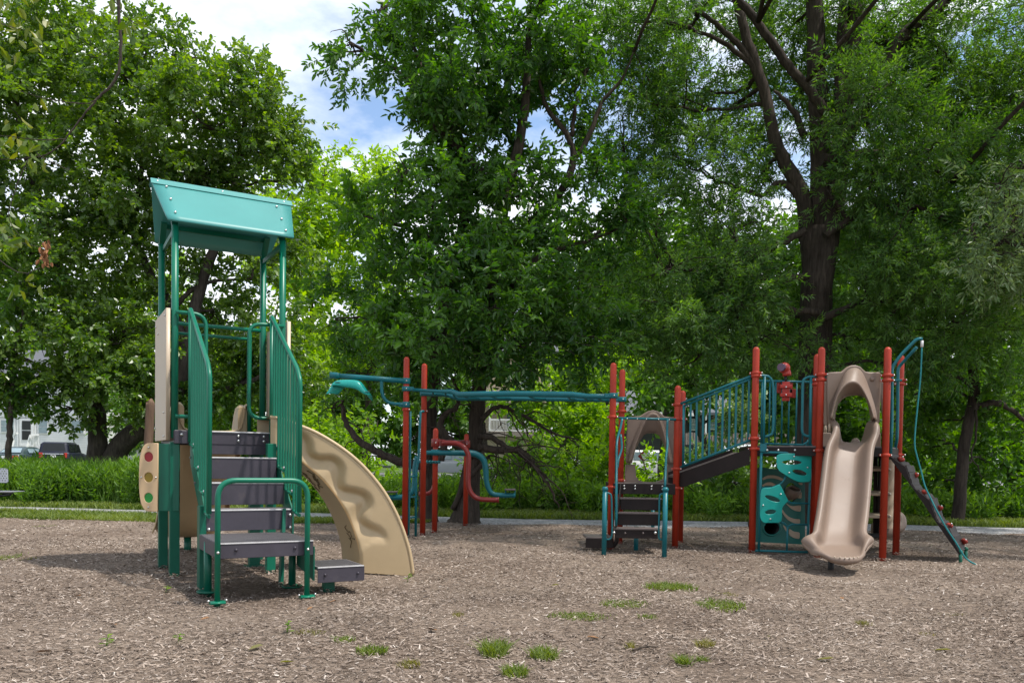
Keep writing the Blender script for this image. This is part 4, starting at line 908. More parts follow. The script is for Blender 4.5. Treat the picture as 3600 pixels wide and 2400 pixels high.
# mulch bed
MULCH_FAR = [(-2600, 1800), (-600, 1815), (0, 1821), (300, 1826), (540, 1834), (1000, 1840), (1500, 1837), (1800, 1841), (2150, 1846), (2600, 1853), (3100, 1862), (3600, 1872), (4300, 1884), (6200, 1905)]
far = [gnd(*p) for p in MULCH_FAR]
def far_y(x):
    if x <= far[0].x: return far[0].y
    for a, c in zip(far, far[1:]):
        if a.x <= x <= c.x: return a.y+(c.y-a.y)*(x-a.x)/(c.x-a.x)
    return far[-1].y
gx = np.arange(-30, 30.01, 0.2); rows = 190
V = []; 
for x in gx:
    fy = far_y(x)+0.12*math.sin(x*1.7)+0.08*math.sin(x*4.3)
    for k in range(rows):
        y = -8+(fy+8)*(k/(rows-1)); V.append((x, y, (mulch_h(x, y)+0.004 if k < rows-1 else -0.06)))
Q = [(i*rows+k, (i+1)*rows+k, (i+1)*rows+k+1, i*rows+k+1) for i in range(len(gx)-1) for k in range(rows-1)]
m, t, b = nt('wood_mulch_bed')
tc = N(t, 'ShaderNodeTexCoord')
mp = N(t, 'ShaderNodeMapping'); mp.inputs['Scale'].default_value = (1, 2.2, 1); t.links.new(tc.outputs['Object'], mp.inputs[0])
n1 = N(t, 'ShaderNodeTexVoronoi', Scale=26.0); t.links.new(mp.outputs[0], n1.inputs['Vector'])
n2 = N(t, 'ShaderNodeTexNoise', Scale=45.0, Detail=6.0, Roughness=0.75); t.links.new(mp.outputs[0], n2.inputs['Vector'])
n3 = N(t, 'ShaderNodeTexNoise', Scale=0.6, Detail=5.0, Roughness=0.6); t.links.new(tc.outputs['Object'], n3.inputs['Vector'])
r2 = ramp(t, n2.outputs['Fac'], [(0.3, (0.10, 0.073, 0.055)), (0.5, (0.205, 0.160, 0.126)), (0.72, (0.33, 0.27, 0.22))])
r3 = ramp(t, n3.outputs['Fac'], [(0.32, (0.72, 0.68, 0.66)), (0.62, (1.1, 1.1, 1.1))])
sepc = N(t, 'ShaderNodeSeparateColor'); t.links.new(n1.outputs['Color'], sepc.inputs[0])
r1 = ramp(t, sepc.outputs[0], [(0.1, (0.7, 0.7, 0.7)), (0.9, (1.3, 1.28, 1.25))])
c = mixc(t, 1.0, mixc(t, 1.0, r2.outputs[0], r1.outputs[0], 'MULTIPLY'), r3.outputs[0], 'MULTIPLY')
t.links.new(c, b.inputs['Base Color']); b.inputs['Roughness'].default_value = 0.9; b.inputs['Specular IOR Level'].default_value = 0.2
bp = N(t, 'ShaderNodeBump', Strength=0.9, Distance=0.02); t.links.new(n2.outputs['Fac'], bp.inputs['Height']); t.links.new(bp.outputs[0], b.inputs['Normal'])
tag(np_mesh('mulch_bed', V, Q, m, smooth=True), 'brown wood mulch bed under the play equipment', 'mulch', kind='structure')
# loose wood chips
def chips(n, y0, y1, half, lmin, lmax):
    y = np.sqrt(RNG.random(n)*(y1*y1-y0*y0)+y0*y0); x = (RNG.random(n)*2-1)*(half*y+0.4)
    L_ = RNG.uniform(lmin, lmax, n)*RNG.choice([0.6, 1.0, 1.0, 1.5], n); W = L_*RNG.uniform(0.14, 0.36, n)
    a = RNG.normal(0, 0.75, n)+RNG.choice([0, math.pi/2], n, p=[0.75, 0.25]); ti = RNG.normal(0, 0.22, n); ro = RNG.normal(0, 0.35, n)
    d = np.stack([np.cos(a)*np.cos(ti), np.sin(a)*np.cos(ti), np.sin(ti)], 1); s = np.stack([-np.sin(a)*np.cos(ro), np.cos(a)*np.cos(ro), np.sin(ro)], 1)
    h = 0.012*np.sin(x*2.1+y*0.7)+0.010*np.sin(x*0.9-y*1.9+1.3)+0.006*np.sin(x*5.3+y*4.1)
    for a_, c_, r_, dp in PITS: h = h-dp*np.exp(-((x-a_)**2+(y-c_)**2)/(r_*r_))
    c = np.stack([x, y, h+0.008+np.abs(np.sin(ti))*L_*0.4+RNG.random(n)*0.010], 1)
    d = d*(L_/2)[:, None]; s = s*(W/2)[:, None]
    V = np.stack([c-d-s, c-d+s*0.7, c+d+s, c+d-s*0.6], 1).reshape(-1, 3)
    ok = y < np.array([far_y(q) for q in x])-0.1
    for a_, c_, r_, dp in PITS: ok &= (RNG.random(n) > 0.6*np.exp(-((x-a_)**2+(y-c_)**2)/(r_*r_)))
    ok &= RNG.random(n) > 0.45*(np.sin(x*1.1+2*np.sin(y*.7))*np.sin(y*1.7+x*.4) > 0.45)
    V = V.reshape(-1, 4, 3)[ok].reshape(-1, 3)
    return V
VV = np.concatenate([chips(215000, 2.6, 7.5, 1.1, 0.010, 0.030), chips(195000, 7.5, 12, 1.05, 0.013, 0.033), chips(85000, 12, 17.5, 1.05, 0.018, 0.042)])
# chips banked against the posts and legs
HEAPS = [POST[k].xy for k in POST]+[L(u, v, 0).xy for u, v in ((0, 0), (-.01, .84), (.89, -.33), (1.03, .86), (.115, -1.3), (.865, -1.3), (1.10, -1.66), (.115, -.93), (.8, -1.1))]
hv = []
for hx, hy in HEAPS:
    for k in range(120):
        a = RNG.random()*6.28; r_ = .045+abs(RNG.normal(0, .07)); l = RNG.uniform(.012, .03); w_ = l*.28; b_ = RNG.random()*6.28
        c = np.array([hx+r_*math.cos(a), hy+r_*math.sin(a), mulch_h(hx, hy)+.008+max(0, .045-.3*r_)]); d = np.array([math.cos(b_), math.sin(b_), RNG.normal(0, .3)])*l/2; s2 = np.array([-math.sin(b_), math.cos(b_), RNG.normal(0, .3)])*w_
        hv += [c-d-s2, c-d+s2, c+d+s2, c+d-s2]
VV = np.concatenate([VV, np.array(hv)])
m, t, b = nt('wood_chip')
g = N(t, 'ShaderNodeNewGeometry')
r = ramp(t, g.outputs['Random Per Island'], [(0.0, (0.07, 0.048, 0.034)), (0.2, (0.150, 0.114, 0.087)), (0.5, (0.232, 0.183, 0.146)), (0.8, (0.330, 0.270, 0.224)), (0.96, (0.42, 0.36, 0.31)), (1.0, (0.54, 0.49, 0.44))])
tc = N(t, 'ShaderNodeTexCoord'); n3 = N(t, 'ShaderNodeTexNoise', Scale=0.75, Detail=6.0, Roughness=0.65); t.links.new(tc.outputs['Object'], n3.inputs['Vector'])
r3 = ramp(t, n3.outputs['Fac'], [(0.33, (0.56, 0.54, 0.53)), (0.48, (0.90, 0.88, 0.87)), (0.62, (1.10, 1.09, 1.08))])
t.links.new(mixc(t, 1.0, r.outputs[0], r3.outputs[0], 'MULTIPLY'), b.inputs['Base Color']); b.inputs['Roughness'].default_value = 0.8; b.inputs['Specular IOR Level'].default_value = 0.3
tag(np_mesh('wood_chips', VV, np.arange(len(VV)).reshape(-1, 4), m), 'loose shredded wood chips spread across the mulch bed', 'wood chips', kind='stuff')
# gravel path
def strip(name, up, low, mat, dz, label, cat, n=80):
    U = catmull([gnd(*p) for p in up], 12); W = catmull([gnd(*p) for p in low], 12); U = lerpn(U, n); W = lerpn(W, n)
    V = []; 
    for i, (a, c) in enumerate(zip(U, W)):
        j = 0.05*math.sin(i*2.3)
        for k in range(5): p = a.lerp(c, k/4); V.append((p.x, p.y+j, dz-(0.03 if k in (0, 4) else 0)))
    Q = [(i*5+k, i*5+k+1, (i+1)*5+k+1, (i+1)*5+k) for i in range(n-1) for k in range(4)]
    return tag(np_mesh(name, V, Q, mat, smooth=True), label, cat, kind='structure')
m, t, b = nt('grey_gravel')
tc = N(t, 'ShaderNodeTexCoord'); n1 = N(t, 'ShaderNodeTexVoronoi', Scale=30.0); n2 = N(t, 'ShaderNodeTexNoise', Scale=3.0, Detail=6.0)
t.links.new(tc.outputs['Object'], n1.inputs['Vector']); t.links.new(tc.outputs['Object'], n2.inputs['Vector'])
sepc = N(t, 'ShaderNodeSeparateColor'); t.links.new(n1.outputs['Color'], sepc.inputs[0])
r1 = ramp(t, sepc.outputs[0], [(0, (0.17, 0.17, 0.18)), (0.5, (0.27, 0.27, 0.275)), (1, (0.42, 0.42, 0.42))]); r2 = ramp(t, n2.outputs['Fac'], [(0.3, (0.75, 0.73, 0.7)), (0.7, (1.1, 1.1, 1.1))])
t.links.new(mixc(t, 1.0, r1.outputs[0], r2.outputs[0], 'MULTIPLY'), b.inputs['Base Color']); b.inputs['Roughness'].default_value = 0.9
bp = N(t, 'ShaderNodeBump', Strength=0.7, Distance=0.02); t.links.new(n1.outputs['Distance'], bp.inputs['Height']); t.links.new(bp.outputs[0], b.inputs['Normal'])
strip('path', [(-2600, 1765), (-600, 1772), (0, 1777), (530, 1789), (1120, 1799), (1800, 1819), (2400, 1826), (3000, 1836), (3600, 1851), (4300, 1864), (6200, 1884)],
      [(-2600, 1780), (-600, 1787), (0, 1793), (530, 1808), (1100, 1826), (1500, 1840), (1800, 1846), (2400, 1855), (3000, 1864), (3600, 1877), (4300, 1889), (6200, 1909)], m, 0.006, 'grey gravel path curving behind the mulch bed', 'path')
# road far behind
V = []; 
for x in (-200, 200):
    for y in (45.5, 56.5): V.append((x, y, terrain(x, y)+0.01))
tag(np_mesh('road', V, [(0, 2, 3, 1)], 'asphalt'), 'asphalt street behind the weeds', 'road', kind='structure')
V = []; 
for x in (-200, 200):
    for y in (44.6, 45.5): V.append((x, y, terrain(x, y)+0.12))
b = MB(); b.box((0, 45.05, terrain(0, 45)+0.06), XV*400, YV*0.5, ZV*0.12, 0, 0.02); tag(b.build('kerb', 'concrete'), 'pale concrete kerb along the street', 'kerb', kind='structure')
# light
se, az = R(65), R(110)
sd_ = Vector((math.cos(se)*math.sin(az), math.cos(se)*math.cos(az), math.sin(se)))
la_ = bpy.data.lights.new('sun', 'SUN'); la_.energy = 3.3; la_.angle = R(1.5); la_.color = (1.0, 0.95, 0.88)
lo_ = bpy.data.objects.new('sun', la_); COL.objects.link(lo_); lo_.rotation_euler = sd_.to_track_quat('Z', 'Y').to_euler(); lo_.location = (0, 0, 60)
w = bpy.data.worlds.new('World'); SC.world = w; w.use_nodes = True; t = w.node_tree
bg = t.nodes['Background']; bg.inputs['Strength'].default_value = 0.15
sk = N(t, 'ShaderNodeTexSky'); sk.sky_type = 'NISHITA'; sk.sun_disc = False; sk.sun_elevation = se; sk.sun_rotation = az; sk.air_density = 1.0; sk.dust_density = 0.7
tc = N(t, 'ShaderNodeTexCoord'); mp = N(t, 'ShaderNodeMapping'); mp.inputs['Scale'].default_value = (1.0, 1.0, 2.2); mp.inputs['Location'].default_value = (0.35, 0.2, 0.1)
t.links.new(tc.outputs['Generated'], mp.inputs[0])
n1 = N(t, 'ShaderNodeTexNoise', Scale=3.2, Detail=9.0, Roughness=0.55); t.links.new(mp.outputs[0], n1.inputs['Vector'])
n2 = N(t, 'ShaderNodeTexNoise', Scale=5.5, Detail=7.0, Roughness=0.55); t.links.new(mp.outputs[0], n2.inputs['Vector'])
rm = ramp(t, n1.outputs['Fac'], [(0.36, (0, 0, 0)), (0.52, (1, 1, 1))])
rc_ = ramp(t, n2.outputs['Fac'], [(0.35, (3.6, 4.15, 5.0)), (0.60, (6.2, 6.3, 6.4))])
t.links.new(mixc(t, rm.outputs[0], sk.outputs[0], rc_.outputs[0]), bg.inputs['Color'])
SC.view_settings.view_transform = 'Standard'; SC.view_settings.look = 'None'; SC.view_settings.exposure = 0.68; SC.view_settings.gamma = 1.0
SC.cycles.max_bounces = 8; SC.cycles.diffuse_bounces = 5; SC.cycles.glossy_bounces = 2; SC.cycles.transmission_bounces = 4
SC.cycles.use_denoising = True
# grass along the path
def blades(n, fn, hmin, hmax, wid=0.008):
    P = fn(n); n = len(P); a = RNG.random(n)*2*math.pi; h = RNG.uniform(hmin, hmax, n); le = RNG.normal(0, 0.5, (n, 2))
    wv = np.stack([np.cos(a), np.sin(a), np.zeros(n)], 1)*wid*RNG.uniform(0.7, 1.4, n)[:, None]
    mid = P+np.stack([le[:, 0]*h*0.4, le[:, 1]*h*0.4, h*0.6], 1); tip = P+np.stack([le[:, 0]*h*1.1, le[:, 1]*h*1.1, h], 1)
    return np.stack([P-wv, P+wv, mid+wv*0.7, mid-wv*0.7, mid-wv*0.7, mid+wv*0.7, tip+wv*0.1, tip-wv*0.1], 1).reshape(-1, 3)
def band(up, low):
    U = lerpn([gnd(*p) for p in up], 60); W = lerpn([gnd(*p) for p in low], 60)
    U = np.array(U); W = np.array(W)
    def fn(n):
        f = RNG.random(n)*58.99; k = f.astype(int); r_ = (f-k)[:, None]; s = RNG.random(n)[:, None]
        a = U[k]*(1-r_)+U[k+1]*r_; c = W[k]*(1-r_)+W[k+1]*r_; P = a*(1-s)+c*s; P[:, 2] = -0.02; return P
    return fn
VV = np.concatenate([blades(26000, band([(-500, 1788), (0, 1794), (530, 1809), (1100, 1827), (1500, 1840)], [(-500, 1814), (0, 1822), (530, 1836), (1000, 1841), (1500, 1842)]), 0.05, 0.13, 0.011),
                     blades(60000, band([(-900, 1742), (0, 1752), (530, 1764), (1120, 1775), (1800, 1795), (2400, 1804), (3000, 1814), (3600, 1828), (4400, 1842)], [(-900, 1771), (0, 1777), (530, 1789), (1120, 1799), (1800, 1819), (2400, 1826), (3000, 1836), (3600, 1851), (4400, 1865)]), 0.05, 0.16, 0.013)])
tag(np_mesh('grass', VV, np.arange(len(VV)).reshape(-1, 4), 'grassblade'), 'short green grass along both edges of the gravel path', 'grass', kind='stuff')
# tufts of grass and weeds in the mulch
TUFTS = [
 (2355, 2074, 85, 14, 1000, 'grassblade', 0.09, 'wide bright green grass patch, farthest out in front of the brown stairs'),
 (2198, 2133, 85, 14, 620, 'grassblade', 0.05, 'thin flat grass patch between the bright grass patch and a paler one nearer the camera'),
 (2037, 2167, 115, 15, 760, 'grassblade', 0.05, 'long thin pale grass patch, leftmost of the cluster in front of the brown stairs'),
 (2278, 2176, 34, 7, 130, 'grassblade', 0.05, 'small low grass wisp just in front of the cluster of grass patches'),
 (2535, 2137, 85, 18, 760, 'grassblade', 0.07, 'broad ragged grass patch right of the other patches, toward the slide'),
 (2550, 2094, 42, 7, 120, 'drygrass', 0.05, 'faint dry grass wisp just behind the broad ragged patch'),
 (1737, 2297, 46, 18, 520, 'grassblade', 0.14, 'bushy green grass tuft near the bottom centre of the mulch'),
 (1911, 2303, 46, 14, 420, 'grassblade', 0.12, 'bright bushy tuft beside the one at the bottom centre, to its right'),
 (1812, 2368, 46, 13, 300, 'grassblade', 0.10, 'leafy tuft lowest in the picture, below the two bushy tufts'),
 (1309, 2299, 58, 13, 320, 'grassblade', 0.08, 'flat spreading grass tuft in front of the curled foot of the tan climber'),
 (1209, 2260, 44, 9, 170, 'grassblade', 0.06, 'thin grass wisp between a tall weed and the flat spreading tuft'),
 (1087, 2237, 52, 8, 170, 'drygrass', 0.05, 'pale dry grass wisp right of the tall weed by the stairs'),
 (1439, 2341, 40, 12, 150, 'drygrass', 0.07, 'brown dried weed lying near the bottom of the mulch'),
 (2477, 2266, 34, 9, 190, 'drygrass', 0.08, 'dull olive tuft in the open mulch below the ragged patch'),
 (2403, 2330, 26, 9, 170, 'grassblade', 0.10, 'upright green tuft near the bottom edge, right of the bushy tufts'),
 (2466, 2322, 30, 6, 90, 'grassblade', 0.06, 'scattered low blades next to the upright tuft near the bottom edge'),
 (2217, 2274, 15, 6, 90, 'drygrass', 0.08, 'tiny yellowish tuft alone in the mulch beside a dark stick'),
 (3032, 2193, 24, 6, 110, 'drygrass', 0.07, 'small yellow-green tuft out in front of the beige slide'),
 (3338, 2157, 60, 5, 90, 'drygrass', 0.035, 'barely visible flat grass streak in front of the ramp with red holds'),
 (3254, 2221, 34, 6, 70, 'drygrass', 0.035, 'faint brownish grass spot right of the small yellow-green tuft'),
 (1611, 2164, 17, 7, 80, 'drygrass', 0.06, 'small dull tuft alone in the mulch right of the tan climber'),
 (30, 1964, 46, 11, 260, 'grassblade', 0.06, 'green grass patch at the left edge of the mulch near the shadow'),
 (96, 1968, 30, 7, 90, 'drygrass', 0.04, 'thin dry wisp just right of the left edge grass patch'),
 (153, 1847, 32, 5, 110, 'grassblade', 0.05, 'low grass sprouting at the mulch border by the path'),
]
for px, py, rx, ry, n, mt, h, lab in TUFTS:
    c = gnd(px, py); a = gnd(px+rx, py); d0 = (a-c).length; dy = (gnd(px, py-ry)-c).length
    def fn(k):
        r_ = np.sqrt(RNG.random(k))*(0.55+0.45*RNG.random(k)); th = RNG.random(k)*2*math.pi; return np.stack([c.x+r_*np.cos(th)*d0*1.15, c.y+r_*np.sin(th)*dy*1.15, np.full(k, mulch_h(c.x, c.y)-0.005)], 1)
    VV = blades(int(n*0.95), fn, h*0.22, h*0.75, 0.0045)
    tag(np_mesh('grass_tuft', VV-np.array([c.x, c.y, 0]), np.arange(len(VV)).reshape(-1, 4), mt), lab, 'grass tuft', 'grass tufts in the mulch').location = (c.x, c.y, 0)
def weed(px, py, h, n, lab):
    c = gnd(px, py); b = MB(); rr = random.Random(px)
    b.tube([(0, 0, -0.02), (0.01, 0, h*0.6), (0.015, 0.01, h)], 0.003, 5)
    for i in range(n):
        a = rr.random()*6.28; z = h*(0.25+0.75*i/n); l = rr.uniform(0.03, 0.055); d = Vector((math.cos(a), math.sin(a), 0.25)); s = d.cross(ZV).normalized()*l*0.3; o = Vector((0.01, 0, z))
        b.face([b.bm.verts.new(p) for p in (o, o+d*l*0.5+s, o+d*l-ZV*0.008, o+d*l*0.5-s)])
    o = b.build('weed', 'shrubleaf'); o.location = (c.x, c.y, 0); tag(o, lab, 'weed', 'small weeds in the mulch')
weed(371, 2277, 0.085, 9, 'small lone weed in the mulch, leftmost, in front of the stair landing')
weed(624, 2257, 0.06, 8, 'small bright weed in the mulch just ahead of the hand rail')
weed(1006, 2236, 0.11, 12, 'taller leafy weed standing by a strip of dry grass')
weed(1432, 2040, 0.07, 8, 'bright green weed sprouting at the foot of the tan climber')
weed(582, 2074, 0.04, 6, 'single light leaf shoot in the shade beside the stair legs')

# fallen leaves on the mulch
b = MB(); rr = random.Random(31)
lv = []
for (px, py) in ((270, 2100), (1170, 2125), (900, 2290), (2085, 2245), (720, 2168), (1090, 2142), (2960, 2110), (3310, 2290), (1520, 2230), (400, 2200), (2700, 2250), (1950, 2060), (160, 2300), (2900, 2330), (1010, 2340)):
    c = gnd(px, py); a = rr.uniform(0, 6.28); l = rr.uniform(.035, .06); d = Vector((math.cos(a), math.sin(a), .1)); s_ = Vector((-math.sin(a), math.cos(a), rr.uniform(-.3, .3)))
    z = mulch_h(c.x, c.y)+.022; o = Vector((c.x, c.y, z))
    mb = MB(); v = [mb.bm.verts.new(p-Vector((c.x, c.y, 0))) for p in (o-d*l, o-d*l*.2+s_*l*.45+ZV*.006, o+d*l*.6+s_*l*.3+ZV*.01, o+d*l, o+d*l*.6-s_*l*.3+ZV*.008, o-d*l*.2-s_*l*.45+ZV*.008)]
    mb.face((v[0], v[1], v[2], v[3])); mb.face((v[0], v[3], v[4], v[5]))
    lv.append(mb); ob = mb.build('fallen_leaf', 'drygrass' if rr.random() < .4 else 'deadleaf'); ob.location = (c.x, c.y, 0); tag(ob, 'small dry fallen leaf lying flat on the wood chips', 'fallen leaf', 'fallen leaves on the mulch')

for (x0, y0, x1, y1, lab) in ((2225, 2288, 2315, 2276, 'short dark broken stick lying on the mulch beside a tiny yellowish tuft'),):
    a, c = gnd(x0, y0), gnd(x1, y1); a.z = c.z = mulch_h(a.x, a.y)+.022; b = MB(); m_ = a.lerp(c, .5)+Vector((0, .015, .01)); b.tube([a, m_, c], [.008, .007, .004], 7, curve=4); b.tube([m_, m_+(c-a)*.2+Vector((0, .05, .015))], [.005, .002], 5)
    tag(b.build('stick', 'bark'), lab, 'stick')
# ================================================================== TREES AND PLANTS
def leaf6(o, d, s, L_, W_, fold=0.25, droop=0.0):
    """one leaf: six points, two faces along a midrib"""
    n = np.cross(d, s); up = n*fold
    tip = o+d*L_-n*L_*droop
    return [o, o+d*L_*.32+s*W_*.5+up*W_, o+d*L_*.72+s*W_*.42+up*W_*.8-n*L_*droop*.5, tip, o+d*L_*.72-s*W_*.42+up*W_*.8-n*L_*droop*.5, o+d*L_*.32-s*W_*.5+up*W_]
KINDS = {  # stem length, leaves, leaf length, width, spread angle, droop
 'oak': (0.34, 11, 0.135, 0.085, 62, 0.15), 'hickory': (0.36, 14, 0.130, 0.052, 60, 0.3), 'willow': (0.30, 19, 0.098, 0.026, 58, 0.15),
 'bg': (0.9, 11, 0.34, 0.19, 65, 0.2), 'shrub': (0.4, 11, 0.12, 0.065, 65, 0.2), 'weed': (0.55, 14, 0.17, 0.05, 55, 0.25), 'far': (1.6, 12, 0.62, 0.36, 65, 0.2), 'bush': (0.5, 11, 0.16, 0.09, 65, 0.2)}
def template(kind, rng):
    Ls, n, LL, LW, ang, droop = KINDS[kind]; V = []; Qs = []; mi = []
    for i in range(n):
        t = (i+0.7)/n; az = i*2.4+rng.normal(0, .35); an = R(ang)*(0.75+0.5*rng.random())*(1-0.55*(t > 0.93))
        o = np.array([Ls*t, 0, 0])+rng.normal(0, .012, 3)
        d = np.array([math.cos(an), math.sin(an)*math.cos(az), math.sin(an)*math.sin(az)*0.55]); d /= np.linalg.norm(d)
        up = np.array([0, -.25, .9])+rng.normal(0, .62, 3); s = np.cross(up, d); s /= np.linalg.norm(s)
        k = rng.uniform(.55, 1.25); b0 = len(V)
        if kind in ('willow', 'far', 'bg'):
            V += [o, o+d*LL*k*.45+s*LW*k*.5, o+d*LL*k-np.array([0, 0, LL*droop]), o+d*LL*k*.45-s*LW*k*.5]; Qs.append((b0, b0+1, b0+2, b0+3)); mi.append(0)
        else:
            V += leaf6(o, d, s, LL*k, LW*k, .2, droop); Qs += [(b0, b0+1, b0+2, b0+3), (b0, b0+3, b0+4, b0+5)]; mi += [0, 0]
    b0 = len(V); r = 0.0045 if kind not in ('bg', 'far') else 0.012
    for x in (0, Ls*.95):
        for k in range(3): V.append(np.array([x, r*math.cos(k*2.094), r*math.sin(k*2.094)])*np.array([1, 1 if x == 0 else .4, 1 if x == 0 else .4]))
    for k in range(3): Qs.append((b0+k, b0+(k+1) % 3, b0+3+(k+1) % 3, b0+3+k)); mi.append(1)
    return np.array(V), np.array(Qs), np.array(mi)
_T = {}
def templates(kind):
    if kind not in _T: _T[kind] = [template(kind, np.random.default_rng(100+k)) for k in range(7)]
    return _T[kind]
def sprays(kind, P, D, scale, rng, roll=0.5):
    """place sprays at P pointing along D; returns vertices, quads, material slots"""
    n = len(P); D = D/np.linalg.norm(D, axis=1)[:, None]
    up = np.tile(np.array([0, 0, 1.0]), (n, 1))+rng.normal(0, roll, (n, 3))
    Y = np.cross(up, D); Y /= np.maximum(1e-6, np.linalg.norm(Y, axis=1))[:, None]; Z = np.cross(D, Y)
    M_ = np.stack([D, Y, Z], 1)*(scale*rng.uniform(.75, 1.3, n))[:, None, None]
    VV, QQ, MM = [], [], []; base = 0; tp = templates(kind); ch = rng.integers(0, len(tp), n)
    for k, (V, Q, mi) in enumerate(tp):
        sel = np.where(ch == k)[0]
        if not len(sel): continue
        W = np.einsum('vi,nij->nvj', V, M_[sel])+P[sel][:, None, :]
        VV.append(W.reshape(-1, 3)); off = base+np.arange(len(sel))*len(V)
        QQ.append((Q[None]+off[:, None, None]).reshape(-1, 4)); MM.append(np.tile(mi, len(sel))); base += len(sel)*len(V)
    return np.concatenate(VV), np.concatenate(QQ), np.concatenate(MM)
PXM = lambda Y: Y/F
def blob_points(bl, dens, rng, clump=0.4, per=16, fill=2.2):
    """points in an ellipsoid given as (px, py, distance, half width px, half height px, half depth m[, density factor])"""
    px, py, Y, rx, ry, rz = bl[:6]; k = bl[6] if len(bl) > 6 else 1.0
    c = np.array(at(px, py, Y)); a = np.array([rx*PXM(Y), rz, ry*PXM(Y)])
    n = max(6, int(dens*k*math.pi*a[0]*a[2])); nc = max(2, n//per)
    u = rng.normal(size=(nc, 3)); u /= np.linalg.norm(u, axis=1)[:, None]; cc = u*(rng.random(nc)**(1/fill))[:, None]
    q = cc[rng.integers(0, nc, n)]*a+rng.normal(0, clump*0.5, (n, 3))*np.array([1, 1, .75])
    return c+q, q/a, c
def crown(parent, blobs, kind, mats, dens, seed, scale=1.0, droop=-0.1, name='crown', clump=0.4, fill=2.2, per=16):
    rng = np.random.default_rng(seed); VV, QQ, MM = [], [], []; base = 0
    for bl in blobs:
        P, q, c = blob_points(bl, dens, rng, clump, per, fill)
        D = q*0.9+rng.normal(0, .55, q.shape)+np.array([0, -0.15, droop])
        V, Q, mi = sprays(kind, P, D, scale, rng); VV.append(V); QQ.append(Q+base); MM.append(mi); base += len(V)
    return np_mesh(name, np.concatenate(VV), np.concatenate(QQ), mats, parent, np.concatenate(MM))
def limb(b, pts, r, curve=4, sides=10, wob=0.0, seed=0):
    P = catmull(pts, curve) if curve else [Vector(p) for p in pts]
    if wob:
        rr = random.Random(seed); P = [P[0]]+[p+Vector((rr.uniform(-1, 1), rr.uniform(-1, 1), rr.uniform(-1, 1)))*wob for p in P[1:-1]]+[P[-1]]
    b.tube(P, r, sides); return P
def auto_limbs(b, blobs, skel, rng, r0=0.05, twigs=5):
    """a limb from the skeleton to each leaf mass, and branches inside it"""
    for bl in blobs:
        px, py, Y, rx, ry, rz = bl[:6]; c = at(px, py, Y); a = (rx*PXM(Y), rz, ry*PXM(Y))
        best = min(skel, key=lambda s: (s-c).length+max(0, s.z-c.z)*1.5)
        mid = best.lerp(c, .5)+Vector((rng.uniform(-.3, .3), rng.uniform(-.3, .3), rng.uniform(-.1, .35)))
        P = limb(b, [best, mid, c], [r0, r0*.7, r0*.4], 5, 7, .04, rng.randrange(999))
        for k in range(twigs):
            e = c+Vector((rng.uniform(-1, 1)*a[0], rng.uniform(-1, 1)*a[1], rng.uniform(-.8, 1)*a[2]))*.95
            s = P[rng.randrange(len(P)//2, len(P))]
            limb(b, [s, s.lerp(e, .5)+Vector((0, 0, rng.uniform(-.1, .2))), e], [r0*.4, r0*.25, r0*.1], 4, 5, .03, rng.randrange(999))
def tree(name, base, label, cat='tree', group=None):
    return empty(name, base, label, cat, group)
def pts(Y, *pl):
    return [at(p[0], p[1], p[2] if len(p) > 2 else Y) for p in pl]
# ---------------------------------------------------------------- left oak
OB = (gnd(362, 1640).x, 25.0)
oak = tree('oak_tree', at(362, 1690, 25.0)*1, 'spreading oak with glossy leaves and a forked leaning trunk, behind the teal roofed structure')
OAKB = [(150, 130, 25, 330, 240, 2.6), (-150, 300, 25, 260, 330, 2.6), (480, 300, 24.5, 240, 190, 2.4), (690, 420, 24, 230, 180, 2.2), (890, 430, 24.5, 130, 160, 1.6), (985, 540, 24.5, 85, 120, 1.2), (150, 500, 24, 300, 240, 2.6), (480, 620, 24.5, 260, 200, 2.4), (800, 640, 25, 210, 120, 2.2), (-150, 850, 24.5, 230, 300, 2.5),
 (150, 840, 23.5, 260, 190, 2.4), (450, 920, 25, 240, 170, 2.2, .75), (760, 820, 25.5, 220, 140, 2.2, .75), (950, 900, 25.5, 110, 150, 1.8, .8), (130, 1130, 23, 230, 160, 2.0), (400, 1210, 24, 210, 140, 2.0), (740, 1120, 26, 190, 170, 2.0, .75), (960, 1150, 26, 130, 180, 1.8, .8), (860, 1340, 26.5, 200, 130, 1.8), (1010, 1330, 26.5, 110, 130, 1.5), (330, 1370, 23.5, 170, 65, 1.6), (560, 1400, 25, 130, 90, 1.6, .8), (90, 1330, 23.5, 130, 70, 1.5),
 (868, 235, 24.5, 40, 75, .7), (958, 320, 24.5, 32, 52, .6), (650, 200, 24.5, 55, 60, .8), (1030, 430, 24.5, 30, 60, .5), (520, 120, 24.5, 90, 60, 1), (770, 330, 24.5, 60, 60, .8), (1020, 640, 24.7, 50, 60, .8), (700, 1400, 26, 120, 80, 1.3), (480, 1490, 25.5, 90, 40, 1.0, .7), (230, 1440, 23.8, 120, 32, 1.0, .8), (20, 1400, 24, 90, 50, 1.2, .8), (560, 1290, 25, 120, 80, 1.5)]
b = MB(); sk = []
sk += limb(b, pts(25, (345, 1760), (340, 1620), (345, 1520), (338, 1420), (330, 1300), (270, 1130), (190, 900), (120, 650), (60, 380), (20, 150)), [.34, .30, .27, .24, .22, .2, .17, .13, .09, .05], 5, 14, .02, 1)
sk += limb(b, pts(25, (380, 1770), (395, 1620), (455, 1535), (530, 1490), (610, 1400), (660, 1230), (690, 1070), (735, 920), (800, 760), (830, 600), (860, 420), (868, 260)), [.36, .33, .31, .28, .24, .2, .17, .15, .12, .09, .06, .03], 5, 14, .02, 2)
